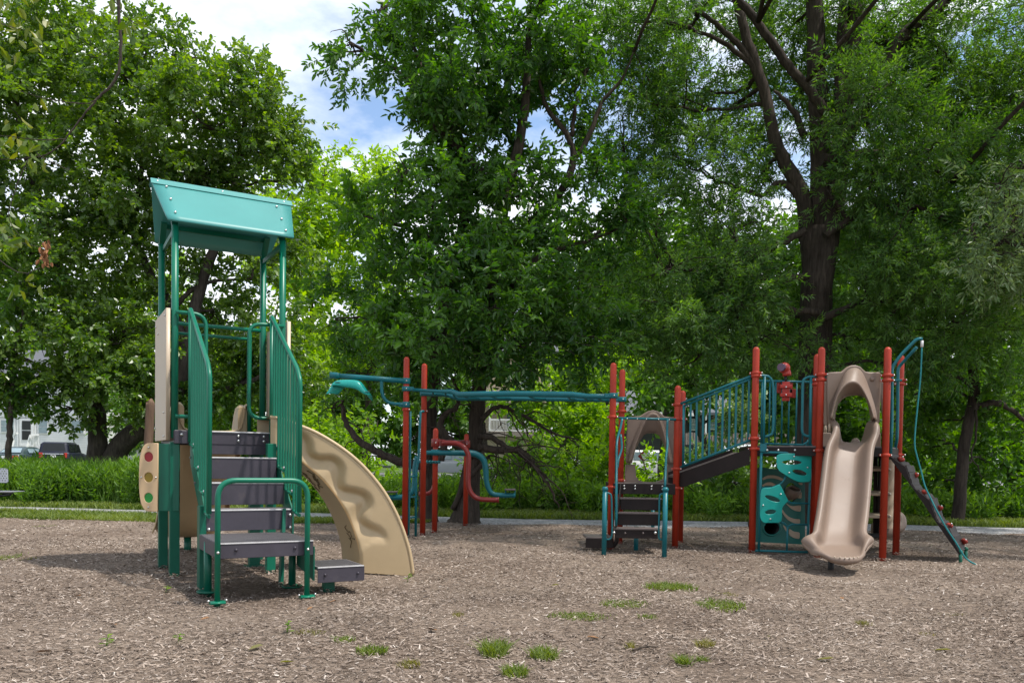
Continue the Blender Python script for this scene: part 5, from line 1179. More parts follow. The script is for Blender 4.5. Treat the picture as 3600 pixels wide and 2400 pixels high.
sk += limb(b, pts(25, (660, 1230), (600, 1080), (520, 950), (470, 800), (500, 560), (480, 330)), [.16, .14, .12, .1, .07, .03], 5, 10, .03, 3)
sk += limb(b, pts(25, (330, 1300), (420, 1180), (560, 1130), (700, 1000), (880, 980)), [.15, .12, .09, .06, .03], 5, 9, .03, 4)
sk += limb(b, pts(25.5, (530, 1490), (640, 1450), (760, 1380), (900, 1330), (1010, 1300)), [.2, .15, .11, .07, .03], 5, 9, .04, 5)
sk += limb(b, pts(25, (480, 1640), (560, 1600), (640, 1580), (760, 1570)), [.12, .10, .07, .03], 4, 8, .03, 6)
sk += limb(b, pts(24.5, (338, 1420), (250, 1330), (120, 1280), (0, 1200)), [.12, .09, .06, .03], 5, 8, .04, 7)
sk += limb(b, pts(24.5, (338, 1440), (300, 1360), (190, 1330), (80, 1350)), [.08, .06, .04, .02], 5, 8, .04, 8)
auto_limbs(b, OAKB, sk, random.Random(3), .055, 5)
b.build('trunk', 'barkgrey', oak)
crown(oak, OAKB, 'oak', ['oakleaf', 'barkgrey'], 62, 21, 1.05, clump=.5)
# ---------------------------------------------------------------- centre tree with two trunks
ct = tree('hickory_tree', gnd(1570, 1842), 'tall broad-leaved tree on two trunks growing behind the overhead beam, bare twisted lower limbs')
CTB = [(1265, 195, 16, 95, 50, .8), (1330, 45, 16, 85, 70, .8), (1480, 120, 16, 150, 150, 1.3), (1440, 270, 15.8, 105, 75, .9), (1640, 110, 16.5, 190, 170, 1.5), (1600, 350, 16, 190, 150, 1.4), (1880, 200, 16.5, 220, 230, 1.6), (1520, 470, 15.8, 120, 90, 1.0), (1720, 560, 16, 190, 130, 1.3), (1430, 600, 15.8, 80, 60, .7), (1590, 700, 15.6, 200, 120, 1.3), (1830, 700, 16, 150, 130, 1.2),
 (2020, 330, 16.8, 130, 120, 1.0, .5), (2080, 640, 16.5, 110, 90, .9, .7), (1340, 790, 15.8, 130, 85, .9), (1560, 880, 15.5, 220, 110, 1.3), (1850, 920, 16, 190, 120, 1.3), (2090, 840, 16.3, 140, 120, 1.1), (2200, 790, 16.5, 100, 60, .8), (1420, 1030, 15.5, 210, 100, 1.2), (1740, 1070, 15.2, 230, 120, 1.4), (2030, 1060, 15.8, 180, 110, 1.2), (1370, 1160, 15.6, 150, 85, 1.0), (1600, 1200, 15, 220, 85, 1.2), (1850, 1220, 15.2, 190, 80, 1.1), (2060, 1220, 15.6, 150, 75, 1.0), (1180, 1120, 16.4, 90, 130, .8, .6), (1280, 1330, 15.8, 110, 60, .8, .8), (1480, 1300, 15.2, 150, 45, .8), (1760, 1310, 15.0, 140, 40, .8)]
b = MB(); sk = []
sk += limb(b, pts(16.4, (1505, 1870), (1505, 1810), (1506, 1600), (1512, 1400), (1550, 1150), (1610, 920), (1640, 650), (1600, 400), (1580, 150)), [.28, .2, .165, .16, .15, .13, .1, .07, .04], 6, 14, .012, 11)
sk += limb(b, pts(16.2, (1630, 1865), (1640, 1800), (1665, 1600), (1682, 1400), (1705, 1200), (1730, 980), (1775, 700), (1830, 480), (1850, 300), (1860, 80)), [.42, .27, .155, .145, .14, .135, .12, .1, .08, .05], 6, 14, .012, 12)
sk += limb(b, pts(16.4, (1740, 920), (1850, 800), (1960, 690), (2015, 570), (1998, 485), (1925, 385), (1905, 320), (1880, 200)), [.10, .09, .08, .07, .055, .045, .04, .02], 5, 9, .012, 13)
sk += limb(b, pts(16.4, (2015, 570), (2068, 485), (2100, 400), (2122, 350), (2185, 280), (2230, 180)), [.055, .05, .045, .04, .03, .015], 5, 8, .01, 14)
sk += limb(b, pts(16.4, (2010, 480), (2020, 390), (2035, 330), (2060, 270)), [.045, .035, .03, .015], 5, 8, .01, 15)
sk += limb(b, pts(16, (1775, 700), (1650, 560), (1520, 430), (1430, 280), (1300, 190), (1200, 180)), [.08, .07, .055, .04, .03, .012], 5, 8, .02, 16)
sk += limb(b, pts(16, (1520, 430), (1480, 250), (1430, 100), (1330, 40)), [.045, .035, .025, .012], 5, 7, .02, 17)
sk += limb(b, pts(16, (1730, 980), (1560, 860), (1420, 800), (1280, 760)), [.07, .05, .035, .015], 5, 8, .02, 18)
sk += limb(b, pts(16, (1800, 1010), (1900, 900), (2060, 850), (2200, 790)), [.07, .05, .035, .012], 5, 8, .02, 19)
sk2 = limb(b, pts(16, (1506, 1640), (1416, 1626), (1335, 1590), (1263, 1548), (1222, 1497), (1202, 1420), (1215, 1390)), [.10, .088, .078, .066, .054, .04, .025], 5, 10, .02, 20)
sk2 += limb(b, pts(16, (1550, 1620), (1562, 1560), (1548, 1500), (1565, 1455), (1605, 1435), (1608, 1385), (1590, 1330)), [.07, .075, .068, .056, .045, .038, .03], 5, 9, .015, 21)
sk2 += limb(b, pts(16, (1665, 1600), (1620, 1570), (1575, 1540), (1555, 1500)), [.09, .08, .07, .05], 5, 9, .015, 22)
lr = limb(b, pts(15.8, (1680, 1572), (1772, 1582), (1830, 1584), (1864, 1621), (1898, 1659), (1929, 1709), (1967, 1785)), [.078, .066, .058, .05, .038, .028, .012], 5, 9, .02, 23)
lr += limb(b, pts(15.8, (1680, 1530), (1730, 1540), (1780, 1570), (1850, 1590)), [.06, .055, .05, .03], 5, 8, .02, 24)
lr += limb(b, pts(15.8, (1695, 1475), (1734, 1437), (1772, 1430), (1806, 1445), (1868, 1475), (1944, 1521), (2036, 1546)), [.05, .045, .04, .035, .03, .025, .01], 5, 8, .015, 25)
lr += limb(b, pts(16, (1590, 1790), (1640, 1690), (1720, 1600)), [.05, .05, .03], 4, 8, .01, 26)
rr = random.Random(9)
for k in range(62):
    s = rr.choice(lr if k % 4 else sk2); d = Vector((rr.uniform(-.15, .9) if k % 4 else rr.uniform(-.7, .5), rr.uniform(-.5, .5), rr.uniform(-1.0, .15))).normalized()*rr.uniform(.4, 1.25)
    m1 = s+d*.5+Vector((rr.uniform(-.12, .12), 0, rr.uniform(.02, .15))); e = s+d+Vector((rr.uniform(-.1, .2), 0, -.12))
    if e.z < 0.12: continue
    limb(b, [s, m1, e], [.017, .011, .004], 4, 5, .03, k)
    for j in range(3):
        s2 = m1.lerp(e, rr.random()); limb(b, [s2, s2+Vector((rr.uniform(-.25, .3), rr.uniform(-.2, .2), rr.uniform(-.3, .12)))], [.006, .002], 0, 4)
CTB += [(CX+F*X/Y, 1625-(z-EYE)/Y*F, Y, rx/Y*F, .7/Y*F, 1.1, .6) for X, Y, z, rx in ((1.5, 12.6, 10.6, 1.3), (3.2, 13.6, 11.0, 1.4), (2.0, 11.6, 10.8, 1.1), (.2, 14.2, 10.8, 1.2))]  # unseen high leaf masses, added so that they shade the mulch
auto_limbs(b, CTB, sk, random.Random(4), .035, 5)
b.build('trunk', 'bark', ct)
crown(ct, CTB, 'hickory', ['hickoryleaf', 'bark'], 78, 22, 1.0, -.25, clump=.36, per=14)
# ---------------------------------------------------------------- big willow oak on the right
wt = tree('willow_oak_tree', gnd(2862, 1852), 'huge fine-leaved oak with thick dark trunk splitting into upright limbs, behind the beige slide')
WTB = [(2120, 110, 18, 170, 150, 1.5), (2350, 110, 18.5, 180, 150, 1.6, .8), (2280, 360, 18, 200, 130, 1.5), (2190, 540, 18, 110, 110, 1.1, .7), (2480, 330, 18.5, 170, 150, 1.5, .6), (2450, 600, 18, 190, 120, 1.5, .8), (2310, 740, 17.5, 150, 90, 1.2, .7), (2580, 800, 17.5, 150, 95, 1.2, .8), (2740, 130, 19, 190, 140, 1.6), (2780, 380, 20, 110, 130, .8, .6), (3000, 430, 18, 80, 140, 1.0, .5), (3050, 150, 18, 190, 150, 1.6), (3080, 360, 16.6, 190, 130, 1.4), (3350, 220, 18.5, 230, 220, 1.8), (3260, 540, 16.8, 250, 130, 1.5), (3090, 640, 16.8, 120, 110, 1.1), (3520, 480, 18, 150, 240, 1.7),
 (2560, 940, 16.8, 220, 95, 1.3), (2330, 970, 17, 170, 85, 1.2), (2430, 1120, 16.6, 260, 85, 1.3), (2610, 1050, 16.5, 150, 90, 1.2), (2760, 1150, 18.8, 90, 60, .5, .5), (2640, 1230, 17.2, 220, 55, 1.2), (3120, 880, 16.4, 160, 105, 1.2), (2800, 1240, 16.4, 120, 40, .6, .9), (2930, 700, 16.8, 70, 60, .6, .6), (3260, 980, 16.2, 240, 115, 1.5), (3500, 860, 17, 200, 190, 1.6), (3130, 1120, 16.8, 130, 80, 1.2), (3330, 1190, 16.6, 250, 90, 1.4), (3570, 1150, 17, 120, 150, 1.4), (2980, 1230, 18.8, 110, 50, .5, .6), (2250, 1190, 17, 140, 65, 1.0), (2690, 640, 20, 90, 110, .8, .6), (3150, 760, 17.5, 160, 120, 1.2), (2440, 1270, 16.8, 170, 40, 1.0), (3180, 1290, 17, 160, 50, 1.1), (3700, 300, 18, 180, 320, 1.6), (3720, 900, 17, 160, 280, 1.6), (2980, 20, 19, 300, 100, 1.5), (3250, 380, 20.5, 420, 300, 1.0, .45), (3300, 850, 20, 380, 260, 1.0, .4), (2600, 1030, 19.5, 380, 180, 1.0, .4), (2450, 480, 20.5, 330, 250, 1.0, .28), (2950, 1180, 20, 330, 110, .7, .5), (3040, 720, 20, 120, 260, .7, .5), (2500, -30, 19, 300, 100, 1.5)]
b = MB(); sk = []; YT = 17.6
sk += limb(b, pts(YT, (2852, 1890), (2855, 1800), (2862, 1500), (2866, 1250), (2870, 1050), (2876, 900), (2882, 800)), [.56, .42, .36, .34, .33, .31, .27], 5, 18, .008, 31)
sk += limb(b, pts(YT, (2862, 1180), (2852, 940), (2838, 830), (2822, 690), (2770, 590), (2725, 500), (2690, 330), (2640, 180), (2605, 60), (2570, -60)), [.16, .19, .175, .16, .145, .13, .115, .105, .095, .085], 5, 12, .015, 32)
sk += limb(b, pts(YT, (2872, 1180), (2880, 960), (2884, 760), (2886, 600), (2882, 450), (2872, 250), (2868, 100), (2860, -80)), [.18, .23, .225, .215, .205, .195, .18, .165], 5, 14, .012, 33)
sk += limb(b, pts(YT-.15, (2874, 1200), (2896, 970), (2918, 820), (2940, 680), (2955, 480), (2975, 300), (3000, 120), (3020, -60)), [.16, .21, .205, .195, .185, .18, .17, .155], 5, 14, .012, 34)
sk += limb(b, pts(YT-.2, (2960, 400), (2952, 280), (2960, 130), (2970, -60)), [.13, .11, .1, .09], 5, 10, .01, 35)
sk += limb(b, pts(YT-.5, (2905, 400), (2840, 310), (2770, 230), (2700, 130), (2640, 50), (2560, -40)), [.10, .095, .09, .085, .08, .07], 5, 10, .01, 36)
sk += limb(b, pts(YT-.2, (2940, 560), (3010, 430), (3090, 280), (3170, 130), (3260, 60), (3370, -30)), [.14, .13, .12, .11, .10, .08], 5, 10, .02, 37)
sk += limb(b, pts(YT, (2700, 340), (2610, 170), (2530, 100), (2440, 20)), [.08, .07, .055, .04], 5, 8, .02, 38)
sk += limb(b, pts(YT, (2650, 230), (2540, 150), (2430, 100)), [.06, .05, .03], 5, 8, .02, 39)
sk += limb(b, pts(YT, (2830, 480), (2790, 390), (2720, 320)), [.08, .06, .03], 5, 8, .02, 40)
sk += limb(b, pts(YT, (2820, 700), (2740, 640), (2680, 690)), [.09, .06, .03], 5, 8, .02, 41)
sk += limb(b, pts(17, (2840, 970), (2700, 985), (2600, 955), (2480, 945), (2330, 960)), [.075, .07, .06, .045, .025], 5, 9, .03, 42)
sk += limb(b, pts(17, (2830, 810), (2720, 870), (2600, 930), (2500, 1010), (2420, 1100)), [.075, .065, .055, .04, .02], 5, 9, .03, 43)
sk += limb(b, pts(17, (2900, 830), (3040, 740), (3180, 720), (3300, 760)), [.085, .07, .055, .03], 5, 9, .03, 44)
sk += limb(b, pts(17, (2890, 560), (3060, 540), (3200, 560), (3350, 640)), [.11, .09, .07, .04], 5, 9, .03, 45)
sk += limb(b, pts(17, (2880, 1100), (2750, 1090), (2620, 1140), (2480, 1150)), [.075, .06, .045, .02], 5, 9, .03, 46)
sk += limb(b, pts(17, (2890, 1120), (3050, 1060), (3250, 1060), (3450, 1120)), [.08, .065, .05, .02], 5, 9, .03, 47)
def hb_(X, Y, z, rx, rz_, ry, d): return (CX+F*X/Y, 1625-(z-EYE)/Y*F, Y, rx/Y*F, rz_/Y*F, ry, d)
SHADE_MASSES = [hb_(3.6, 11.6, 10.4, 1.5, .7, 1.1, .55), hb_(5.6, 11.0, 10.8, 1.5, .7, 1.2, .6), hb_(7.6, 10.7, 10.6, 1.4, .7, 1.1, .6), hb_(9.6, 10.6, 10.4, 1.5, .7, 1.2, .6), hb_(11.6, 10.6, 10.2, 1.5, .7, 1.3, .6), hb_(4.6, 13.2, 11.2, 1.7, .7, 1.2, .55), hb_(7.2, 12.8, 11.4, 1.7, .7, 1.2, .55), hb_(9.8, 12.7, 11.0, 1.7, .7, 1.2, .55), hb_(12.4, 12.8, 11, 1.7, .7, 1.3, .55), hb_(6.5, 14.8, 11.6, 2.2, .7, 1.2, .5), hb_(10.5, 14.8, 11.6, 2.2, .7, 1.2, .5)]  # leaf masses above the view, added to throw dappled shade below
WTB += SHADE_MASSES
auto_limbs(b, WTB, sk, random.Random(5), .05, 6)
b.build('trunk', 'bark', wt)
crown(wt, WTB, 'willow', ['willowleaf', 'bark'], 150, 23, 1.15, -.1, clump=.5, per=22)
# pale fine-leaved boughs reaching in from a tree standing outside the right of the view
pt = tree('willow_oak_tree', (12.5, 14.0, 0), 'pale grey-green fine-leaved boughs reaching in at the right edge, lighter than the foliage behind')
PTB = [(3560, 720, 13.6, 130, 95, 1.0), (3500, 900, 13.6, 120, 110, 1.0), (3620, 1000, 13.8, 140, 150, 1.1), (3700, 800, 13.8, 150, 200, 1.2), (3500, 650, 13.6, 70, 40, .6), (3430, 830, 13.6, 50, 40, .5), (3560, 590, 13.8, 100, 60, .8)]
b = MB(); sk = limb(b, [Vector((12.6, 14, -.2)), Vector((12.5, 14, 2)), Vector((12.3, 13.9, 4.5)), Vector((12.2, 14, 8)), Vector((12.4, 14, 11))], [.34, .26, .22, .16, .08], 5, 14, .02, 51)
sk += limb(b, [Vector((12.35, 13.9, 4))]+pts(13.7, (3900, 960), (3700, 890), (3560, 800)), [.12, .09, .06, .03], 5, 8, .03, 52)
auto_limbs(b, PTB, sk, random.Random(6), .03, 5); b.build('trunk', 'bark', pt)
crown(pt, PTB+[(4150, 500, 14, 420, 420, 2.4, .5), (4200, -100, 14, 420, 380, 2.4, .5)], 'willow', ['paleleaf', 'bark'], 78, 24, 1.15, -.25, clump=.36, per=18)
# ---------------------------------------------------------------- leaning slim tree on the right, slim tree at the far left
rt = tree('slim_tree', gnd(3367, 1846), 'slim dark leaning tree standing right of the rope ramp')
RTB = [(3200, 1400, 20, 120, 110, 1.2), (3480, 1430, 19, 130, 110, 1.2), (3240, 1590, 21, 90, 80, 1.0), (3560, 1560, 20, 90, 120, 1.1), (3120, 1480, 22, 80, 110, 1.0), (3400, 1290, 18.6, 150, 60, 1.1), (3330, 1690, 22, 70, 70, .9, .6), (3480, 1640, 21, 90, 70, 1.0)]
b = MB(); sk = limb(b, pts(18.2, (3360, 1880), (3367, 1830), (3378, 1700), (3390, 1574), (3413, 1448), (3427, 1367), (3415, 1270), (3396, 1172), (3380, 1050)), [.19, .14, .125, .12, .115, .10, .09, .07, .04], 5, 12, .01, 61)
sk += limb(b, pts(18.2, (3413, 1440), (3480, 1415), (3540, 1430), (3620, 1490)), [.07, .065, .06, .04], 5, 8, .02, 62)
sk += limb(b, pts(18.2, (3425, 1370), (3380, 1330), (3300, 1320), (3200, 1350)), [.05, .045, .035, .02], 5, 8, .02, 63)
limb(b, pts(18, (3430, 1440), (3432, 1530), (3415, 1600), (3438, 1640), (3450, 1680)), [.03, .022, .018, .014, .006], 5, 6, .01, 64)
auto_limbs(b, RTB, sk, random.Random(7), .03, 4); b.build('trunk', 'bark', rt)
crown(rt, RTB, 'shrub', ['bgleaf', 'bark'], 60, 25, 1.3, -.35, clump=.35)
lt = tree('slim_tree', at(30, 1720, 22.5), 'slim bare-stemmed tree at the left edge in front of the white house')
b = MB(); sk = limb(b, pts(22.5, (26, 1790), (29, 1606), (34, 1530), (38, 1453), (46, 1320), (60, 1200), (85, 1090), (100, 960)), [.10, .085, .08, .075, .065, .05, .04, .02], 5, 10, .015, 71)
sk += limb(b, pts(22.5, (40, 1440), (10, 1400), (-20, 1330)), [.03, .02, .01], 5, 6, .02, 72); sk += limb(b, pts(22.5, (60, 1195), (100, 1190), (170, 1195)), [.025, .02, .01], 5, 6, .02, 73)
sk += limb(b, pts(22.5, (52, 1270), (48, 1230), (54, 1180), (85, 1150)), [.02, .018, .015, .008], 5, 6, .01, 74)
LTB = [(30, 1370, 22.5, 110, 60, .9), (-60, 1290, 22.5, 100, 90, .9), (140, 1400, 22.8, 70, 50, .7, .7), (90, 1010, 22.5, 100, 80, .9)]
auto_limbs(b, LTB, sk, random.Random(8), .018, 4); b.build('trunk', 'barkgrey', lt)
crown(lt, LTB, 'shrub', ['bgleaf', 'barkgrey'], 55, 26, 1.2, -.2, clump=.35)
# ---------------------------------------------------------------- bright trees in the sun behind, and the far belt of trees
def bg_tree(name, px, pyb, Y, blobs, mats, label, seed, dens=11, kind='bg', r=.22, group='trees beyond the street', scale=1.0):
    base = at(px, pyb, Y); base.z = terrain(base.x, Y); o = tree(name, base, label, 'tree', group)
    b = MB(); top = at(blobs[0][0], blobs[0][1], Y); sk = limb(b, [base-ZV*.3, base+ZV*1.5, base.lerp(top, .5)+XV*.2, top], [r*1.3, r, r*.7, r*.2], 5, 10, .04, seed)
    auto_limbs(b, blobs, sk, random.Random(seed), r*.35, 3); b.build('trunk', 'bark', o)
    crown(o, blobs, kind, mats, dens, seed, scale, 0.0, clump=.9, per=10); return o
bg_tree('sunlit_tree', 1090, 1650, 47, [(1080, 740, 47, 120, 150, 2.5), (1140, 590, 47.5, 50, 70, 1.2), (1040, 920, 47, 130, 150, 2.5), (1090, 1100, 46.5, 140, 140, 2.4), (1060, 1300, 46.5, 130, 120, 2.2), (1000, 800, 47.5, 90, 110, 2)], ['brightleaf', 'bark'], 'bright yellow-green tree in full sun just right of the teal roof', 81, 14)
bg_tree('sunlit_tree', 1290, 1650, 50, [(1290, 690, 50, 110, 120, 2.4), (1340, 620, 50, 60, 80, 1.5), (1250, 860, 49.5, 130, 130, 2.5), (1330, 1030, 49, 140, 140, 2.5), (1250, 1200, 49, 150, 130, 2.4)], ['brightleaf', 'bark'], 'bright yellow-green tree half hidden behind the left of the two-trunk tree', 82, 14)
bg_tree('sunlit_tree', 2150, 1650, 46, [(2130, 960, 46, 130, 150, 2.5), (2230, 1010, 46, 110, 140, 2.4), (2040, 1080, 46, 120, 120, 2.2), (2180, 1180, 45.5, 140, 110, 2.2), (2260, 1120, 46, 100, 120, 2.0)], ['brightleaf', 'bark'], 'yellow-green sunlit tree in the gap between the two-trunk tree and the fine-leaved oak', 83, 13)
bg_tree('sunlit_tree', 520, 1650, 70, [(560, 1050, 70, 160, 150, 3.2), (420, 1150, 70, 150, 150, 3), (650, 1250, 69, 170, 130, 3), (500, 1330, 69, 200, 100, 3)], ['brightleaf', 'bark'], 'green sunlit tree glimpsed through the oak behind the teal roofed structure', 84, 9)
bg_tree('midground_tree', 560, 1640, 57, [(480, 1480, 57, 110, 90, 2), (620, 1500, 57, 110, 80, 2), (560, 1400, 58, 140, 100, 2.5), (390, 1400, 58, 90, 70, 2), (700, 1430, 57, 90, 110, 2)], ['bgleaf', 'bark'], 'leafy green tree across the street to the right of the white house', 405, 14)
bg_tree('midground_tree', 2330, 1690, 42, [(2330, 880, 42, 220, 140, 2.5), (2480, 1030, 42, 190, 140, 2.5), (2230, 1060, 42, 170, 130, 2.4), (2370, 1180, 41, 240, 110, 2.4), (2620, 1000, 43, 150, 160, 2.4), (2770, 830, 43, 120, 140, 2.0), (2780, 1080, 43, 120, 160, 2.2), (2960, 950, 43, 130, 200, 2.2)], ['bgleaf', 'bark'], 'mid green tree filling the gap between the two-trunk tree and the fine-leaved oak', 406, 15)
bg_tree('midground_tree', 3180, 1690, 44, [(3150, 900, 44, 250, 180, 2.6), (3380, 1050, 44, 220, 170, 2.6), (3050, 1100, 44, 180, 140, 2.5), (3400, 780, 44, 200, 160, 2.5)], ['bgleaf', 'bark'], 'mid green tree high behind the crown of the fine-leaved oak, above the rope ramp', 407, 14)
bg_tree('midground_tree', 1700, 1690, 46, [(1640, 1050, 46, 200, 140, 2.5), (1850, 1130, 46, 170, 120, 2.4), (1500, 1150, 46, 150, 120, 2.3), (1750, 900, 46, 190, 120, 2.4), (1950, 980, 46, 150, 140, 2.3)], ['bgleaf', 'bark'], 'mid green tree directly behind the crown of the two-trunk tree', 408, 14)
labs = ['dense green tree in the far belt, behind the white house', 'dense green tree in the far belt, beyond the parked cars', 'dense green tree in the far belt, behind the stairs railings', 'dense green tree in the far belt, behind the tan wave climber', 'dense green tree in the far belt, left of the beige house', 'dense green tree in the far belt, right behind the beige house', 'dense green tree in the far belt, above the tan arch panel', 'dense green tree in the far belt, behind the grey roofed house', 'dense green tree in the far belt, behind the periscope barrier', 'dense green tree in the far belt, behind the beige slide hood', 'dense green tree in the far belt, behind the slim leaning tree', 'dense green tree in the far belt at the right edge']
for i, lab in enumerate(labs):
    px = -150+i*350+random.uniform(-60, 60); Y = 82+random.uniform(-6, 10); h = random.uniform(380, 520) if i not in (2, 3) else 330
    bl = [(px, 1600-h*.95, Y, 130, 110, 3.5), (px-110, 1600-h*.7, Y, 150, 130, 4), (px+120, 1600-h*.68, Y, 150, 130, 4), (px, 1600-h*.45, Y-1, 210, 130, 4.5), (px-90, 1600-h*.2, Y-1, 170, 110, 4), (px+100, 1600-h*.18, Y-1, 170, 110, 4)]
    bg_tree('dense_tree', px, 1620, Y, bl, ['bgleaf', 'bark'], lab, 200+i, 3.4, 'far', .35, 'dense trees in the far belt')
bg_tree('midground_tree', 3250, 1700, 34, [(3200, 1420, 34, 150, 110, 2), (3330, 1350, 34, 150, 130, 2), (3450, 1480, 34, 150, 120, 2), (3130, 1560, 33, 130, 100, 1.8), (3300, 1600, 33, 160, 80, 1.8)], ['bgleaf', 'bark'], 'mid green tree beyond the ramp with red holds, left of the slim leaning trunk', 401, 20)
bg_tree('midground_tree', 3560, 1700, 36, [(3580, 1380, 36, 160, 140, 2), (3700, 1500, 36, 140, 140, 2), (3540, 1560, 35, 130, 100, 1.8)], ['bgleaf', 'bark'], 'mid green tree at the right edge beyond the slim leaning trunk', 402, 20)
bg_tree('midground_tree', 2880, 1700, 36, [(2950, 1350, 36, 160, 110, 2), (2820, 1400, 36, 130, 110, 2), (2900, 1250, 36.5, 170, 90, 2), (3050, 1450, 36, 130, 90, 1.8)], ['bgleaf', 'bark'], 'mid green tree behind the slide hood and the periscope', 403, 20)
bg_tree('midground_tree', 2480, 1690, 38, [(2420, 1330, 38, 150, 70, 2), (2600, 1310, 38, 140, 80, 2), (2300, 1360, 38, 110, 70, 1.8), (2680, 1400, 38, 80, 110, 1.6)], ['bgleaf', 'bark'], 'mid green tree hanging over the grey roof behind the ramp railing', 404, 20)
# ---------------------------------------------------------------- shrubs behind the path
def bush(px, pyb, Y, blobs, mat, label, seed, dens=45, kind='bush', scale=1.0, stems=7, name='bush'):
    base = at(px, pyb, Y); base.z = terrain(base.x, Y)-.03; o = tree(name, base, label, 'bush', 'bushes behind the gravel path')
    b = MB(); rr = random.Random(seed)
    for k in range(stems):
        bl = rr.choice(blobs); e = at(bl[0]+rr.uniform(-.7, .7)*bl[3], bl[1]-rr.uniform(-.2, .7)*bl[4], bl[2]+rr.uniform(-.6, .6)*bl[5])
        limb(b, [base+Vector((rr.uniform(-.5, .5), rr.uniform(-.3, .3), 0)), base.lerp(e, .5)+Vector((rr.uniform(-.2, .2), 0, .2)), e], [.035, .02, .007], 4, 6, .03, k)
    b.build('stems', 'bark', o); crown(o, blobs, kind, [mat, 'bark'], dens, seed, scale, .1, 'foliage', clump=.45)
bush(1240, 1760, 22, [(1230, 1480, 24, 150, 120, 1.3, .55), (1130, 1560, 23, 110, 110, 1.1), (1300, 1690, 22.5, 120, 90, 1.0), (1110, 1700, 22.5, 110, 80, 1.0)], 'shrubleaf', 'light green shrub behind the tan wave climber, left of the tree trunks', 301)
bush(1790, 1780, 21, [(1790, 1700, 21, 120, 70, 1.0), (1720, 1660, 22, 60, 90, .8), (1880, 1740, 21, 100, 60, .9)], 'weedleaf', 'low green shrub at the foot of the right trunk of the two-trunk tree', 302)
bush(1960, 1750, 25, [(1950, 1560, 25, 130, 100, 1.4), (2020, 1420, 25.5, 110, 110, 1.3), (1880, 1420, 26, 110, 80, 1.2, .6), (2090, 1520, 25, 90, 120, 1.2), (1990, 1690, 24, 150, 80, 1.2), (1800, 1400, 26, 90, 80, 1.0, .55), (1870, 1330, 26, 90, 50, 1.0, .5)], 'shrubleaf', 'tall yellow-green shrub under the middle of the overhead beam', 303)
bush(2130, 1780, 22, [(2090, 1700, 22, 90, 90, 1.0), (2060, 1610, 22.5, 90, 70, 1.0)], 'shrubleaf', 'yellow-green shrub left of the brown stairs', 304)
bush(2110, 1380, 26, [(2080, 1370, 26, 90, 100, 1.2), (2110, 1280, 26.5, 80, 60, 1.0)], 'shrubleaf', 'yellow-green shrub top showing above the right end of the overhead beam', 305)
bush(2270, 1750, 24, [(2270, 1720, 24, 80, 60, 1.0, .8), (2200, 1580, 25, 60, 60, .8, .4), (2330, 1690, 24, 60, 60, .8, .7)], 'shrubleaf', 'loose shrub seen through the tan arch panel', 306)
bush(2540, 1810, 20.5, [(2460, 1740, 20.5, 90, 70, .9), (2570, 1720, 20.5, 100, 90, 1.0), (2660, 1760, 20.5, 80, 70, .8)], 'weedleaf', 'dark-stemmed shrub below the ramp bridge', 307, 40, stems=16)
bush(2580, 1720, 30, [(2560, 1560, 30, 110, 90, 1.4, .6), (2620, 1480, 30, 60, 120, 1.2), (2480, 1620, 30, 100, 60, 1.3)], 'paleleaf', 'pale yellow shrub seen through the ramp railing', 308, 32)
bush(2780, 1810, 22, [(2760, 1620, 23, 80, 70, 1.0), (2840, 1700, 22, 80, 90, 1.0), (2720, 1700, 22, 60, 80, .9)], 'weedleaf', 'green shrub behind the teal climbing panel', 309, 35)
bush(2960, 1800, 22, [(2960, 1480, 23, 110, 110, 1.2), (3010, 1350, 23.5, 90, 90, 1.1), (2980, 1620, 22.5, 110, 80, 1.1)], 'bgleaf', 'leafy green bush framed by the slide hood', 310, 40, 'bush', 1.5)
bush(3140, 1820, 21.5, [(3130, 1740, 21.5, 90, 80, 1.0), (3220, 1770, 21.5, 100, 60, 1.0)], 'bgleaf', 'dark green bush right behind the ramp with red holds', 311, 42)
bush(3290, 1825, 21, [(3300, 1770, 21, 80, 60, .9), (3420, 1780, 21, 80, 50, .9)], 'bgleaf', 'dark green bush behind the foot of the slim leaning tree', 312, 45)
bush(3540, 1830, 21, [(3540, 1750, 21, 110, 70, 1.0), (3680, 1740, 21.5, 110, 90, 1.0)], 'bgleaf', 'dark green bush at the right edge beside the path', 313, 45)
bush(3060, 1830, 20.6, [(3010, 1800, 20.6, 120, 35, .7), (3190, 1812, 20.4, 90, 25, .5)], 'weedleaf', 'low green growth at the path behind the slide foot', 314, 45)
# weeds in the left band
rng = np.random.default_rng(77)
def weeds(n, x0, x1, Y0, Y1, h0, h1, seedk):
    Y = rng.uniform(Y0, Y1, n); px = rng.uniform(x0, x1, n); X = (px-1800)/F*Y; P = []; D = []
    Y = Y+0.35*np.sin(X*2.3)+0.25*np.sin(X*5.1+1)
    lump = 0.75+0.35*np.sin(X*1.3+Y*.8)*np.sin(X*.45+2)
    for k in range(3):
        z = k*0.33*lump*(rng.uniform(h0, h1, n)); P.append(np.stack([X+rng.normal(0, .08, n), Y+rng.normal(0, .08, n), z], 1)); D.append(np.stack([rng.normal(0, .33, n), rng.normal(-.12, .33, n), np.ones(n)], 1))
    return np.concatenate(P), np.concatenate(D)
parts = []
for a in ((5200, -700, 600, 20.4, 25, .60, 1.05, 0), (900, 560, 1150, 20.8, 23.5, .35, .7, 1), (1500, 1120, 2400, 19.6, 25, .2, .6, 2), (900, 2400, 4200, 18.9, 22, .12, .4, 3)):
    parts.append(weeds(*a))
VB = blades(9000, lambda n: np.stack([(RNG.uniform(-700, 600, n)-1800)/F*22, RNG.uniform(20.4, 24.5, n), np.zeros(n)], 1), .7, 1.25, .007)
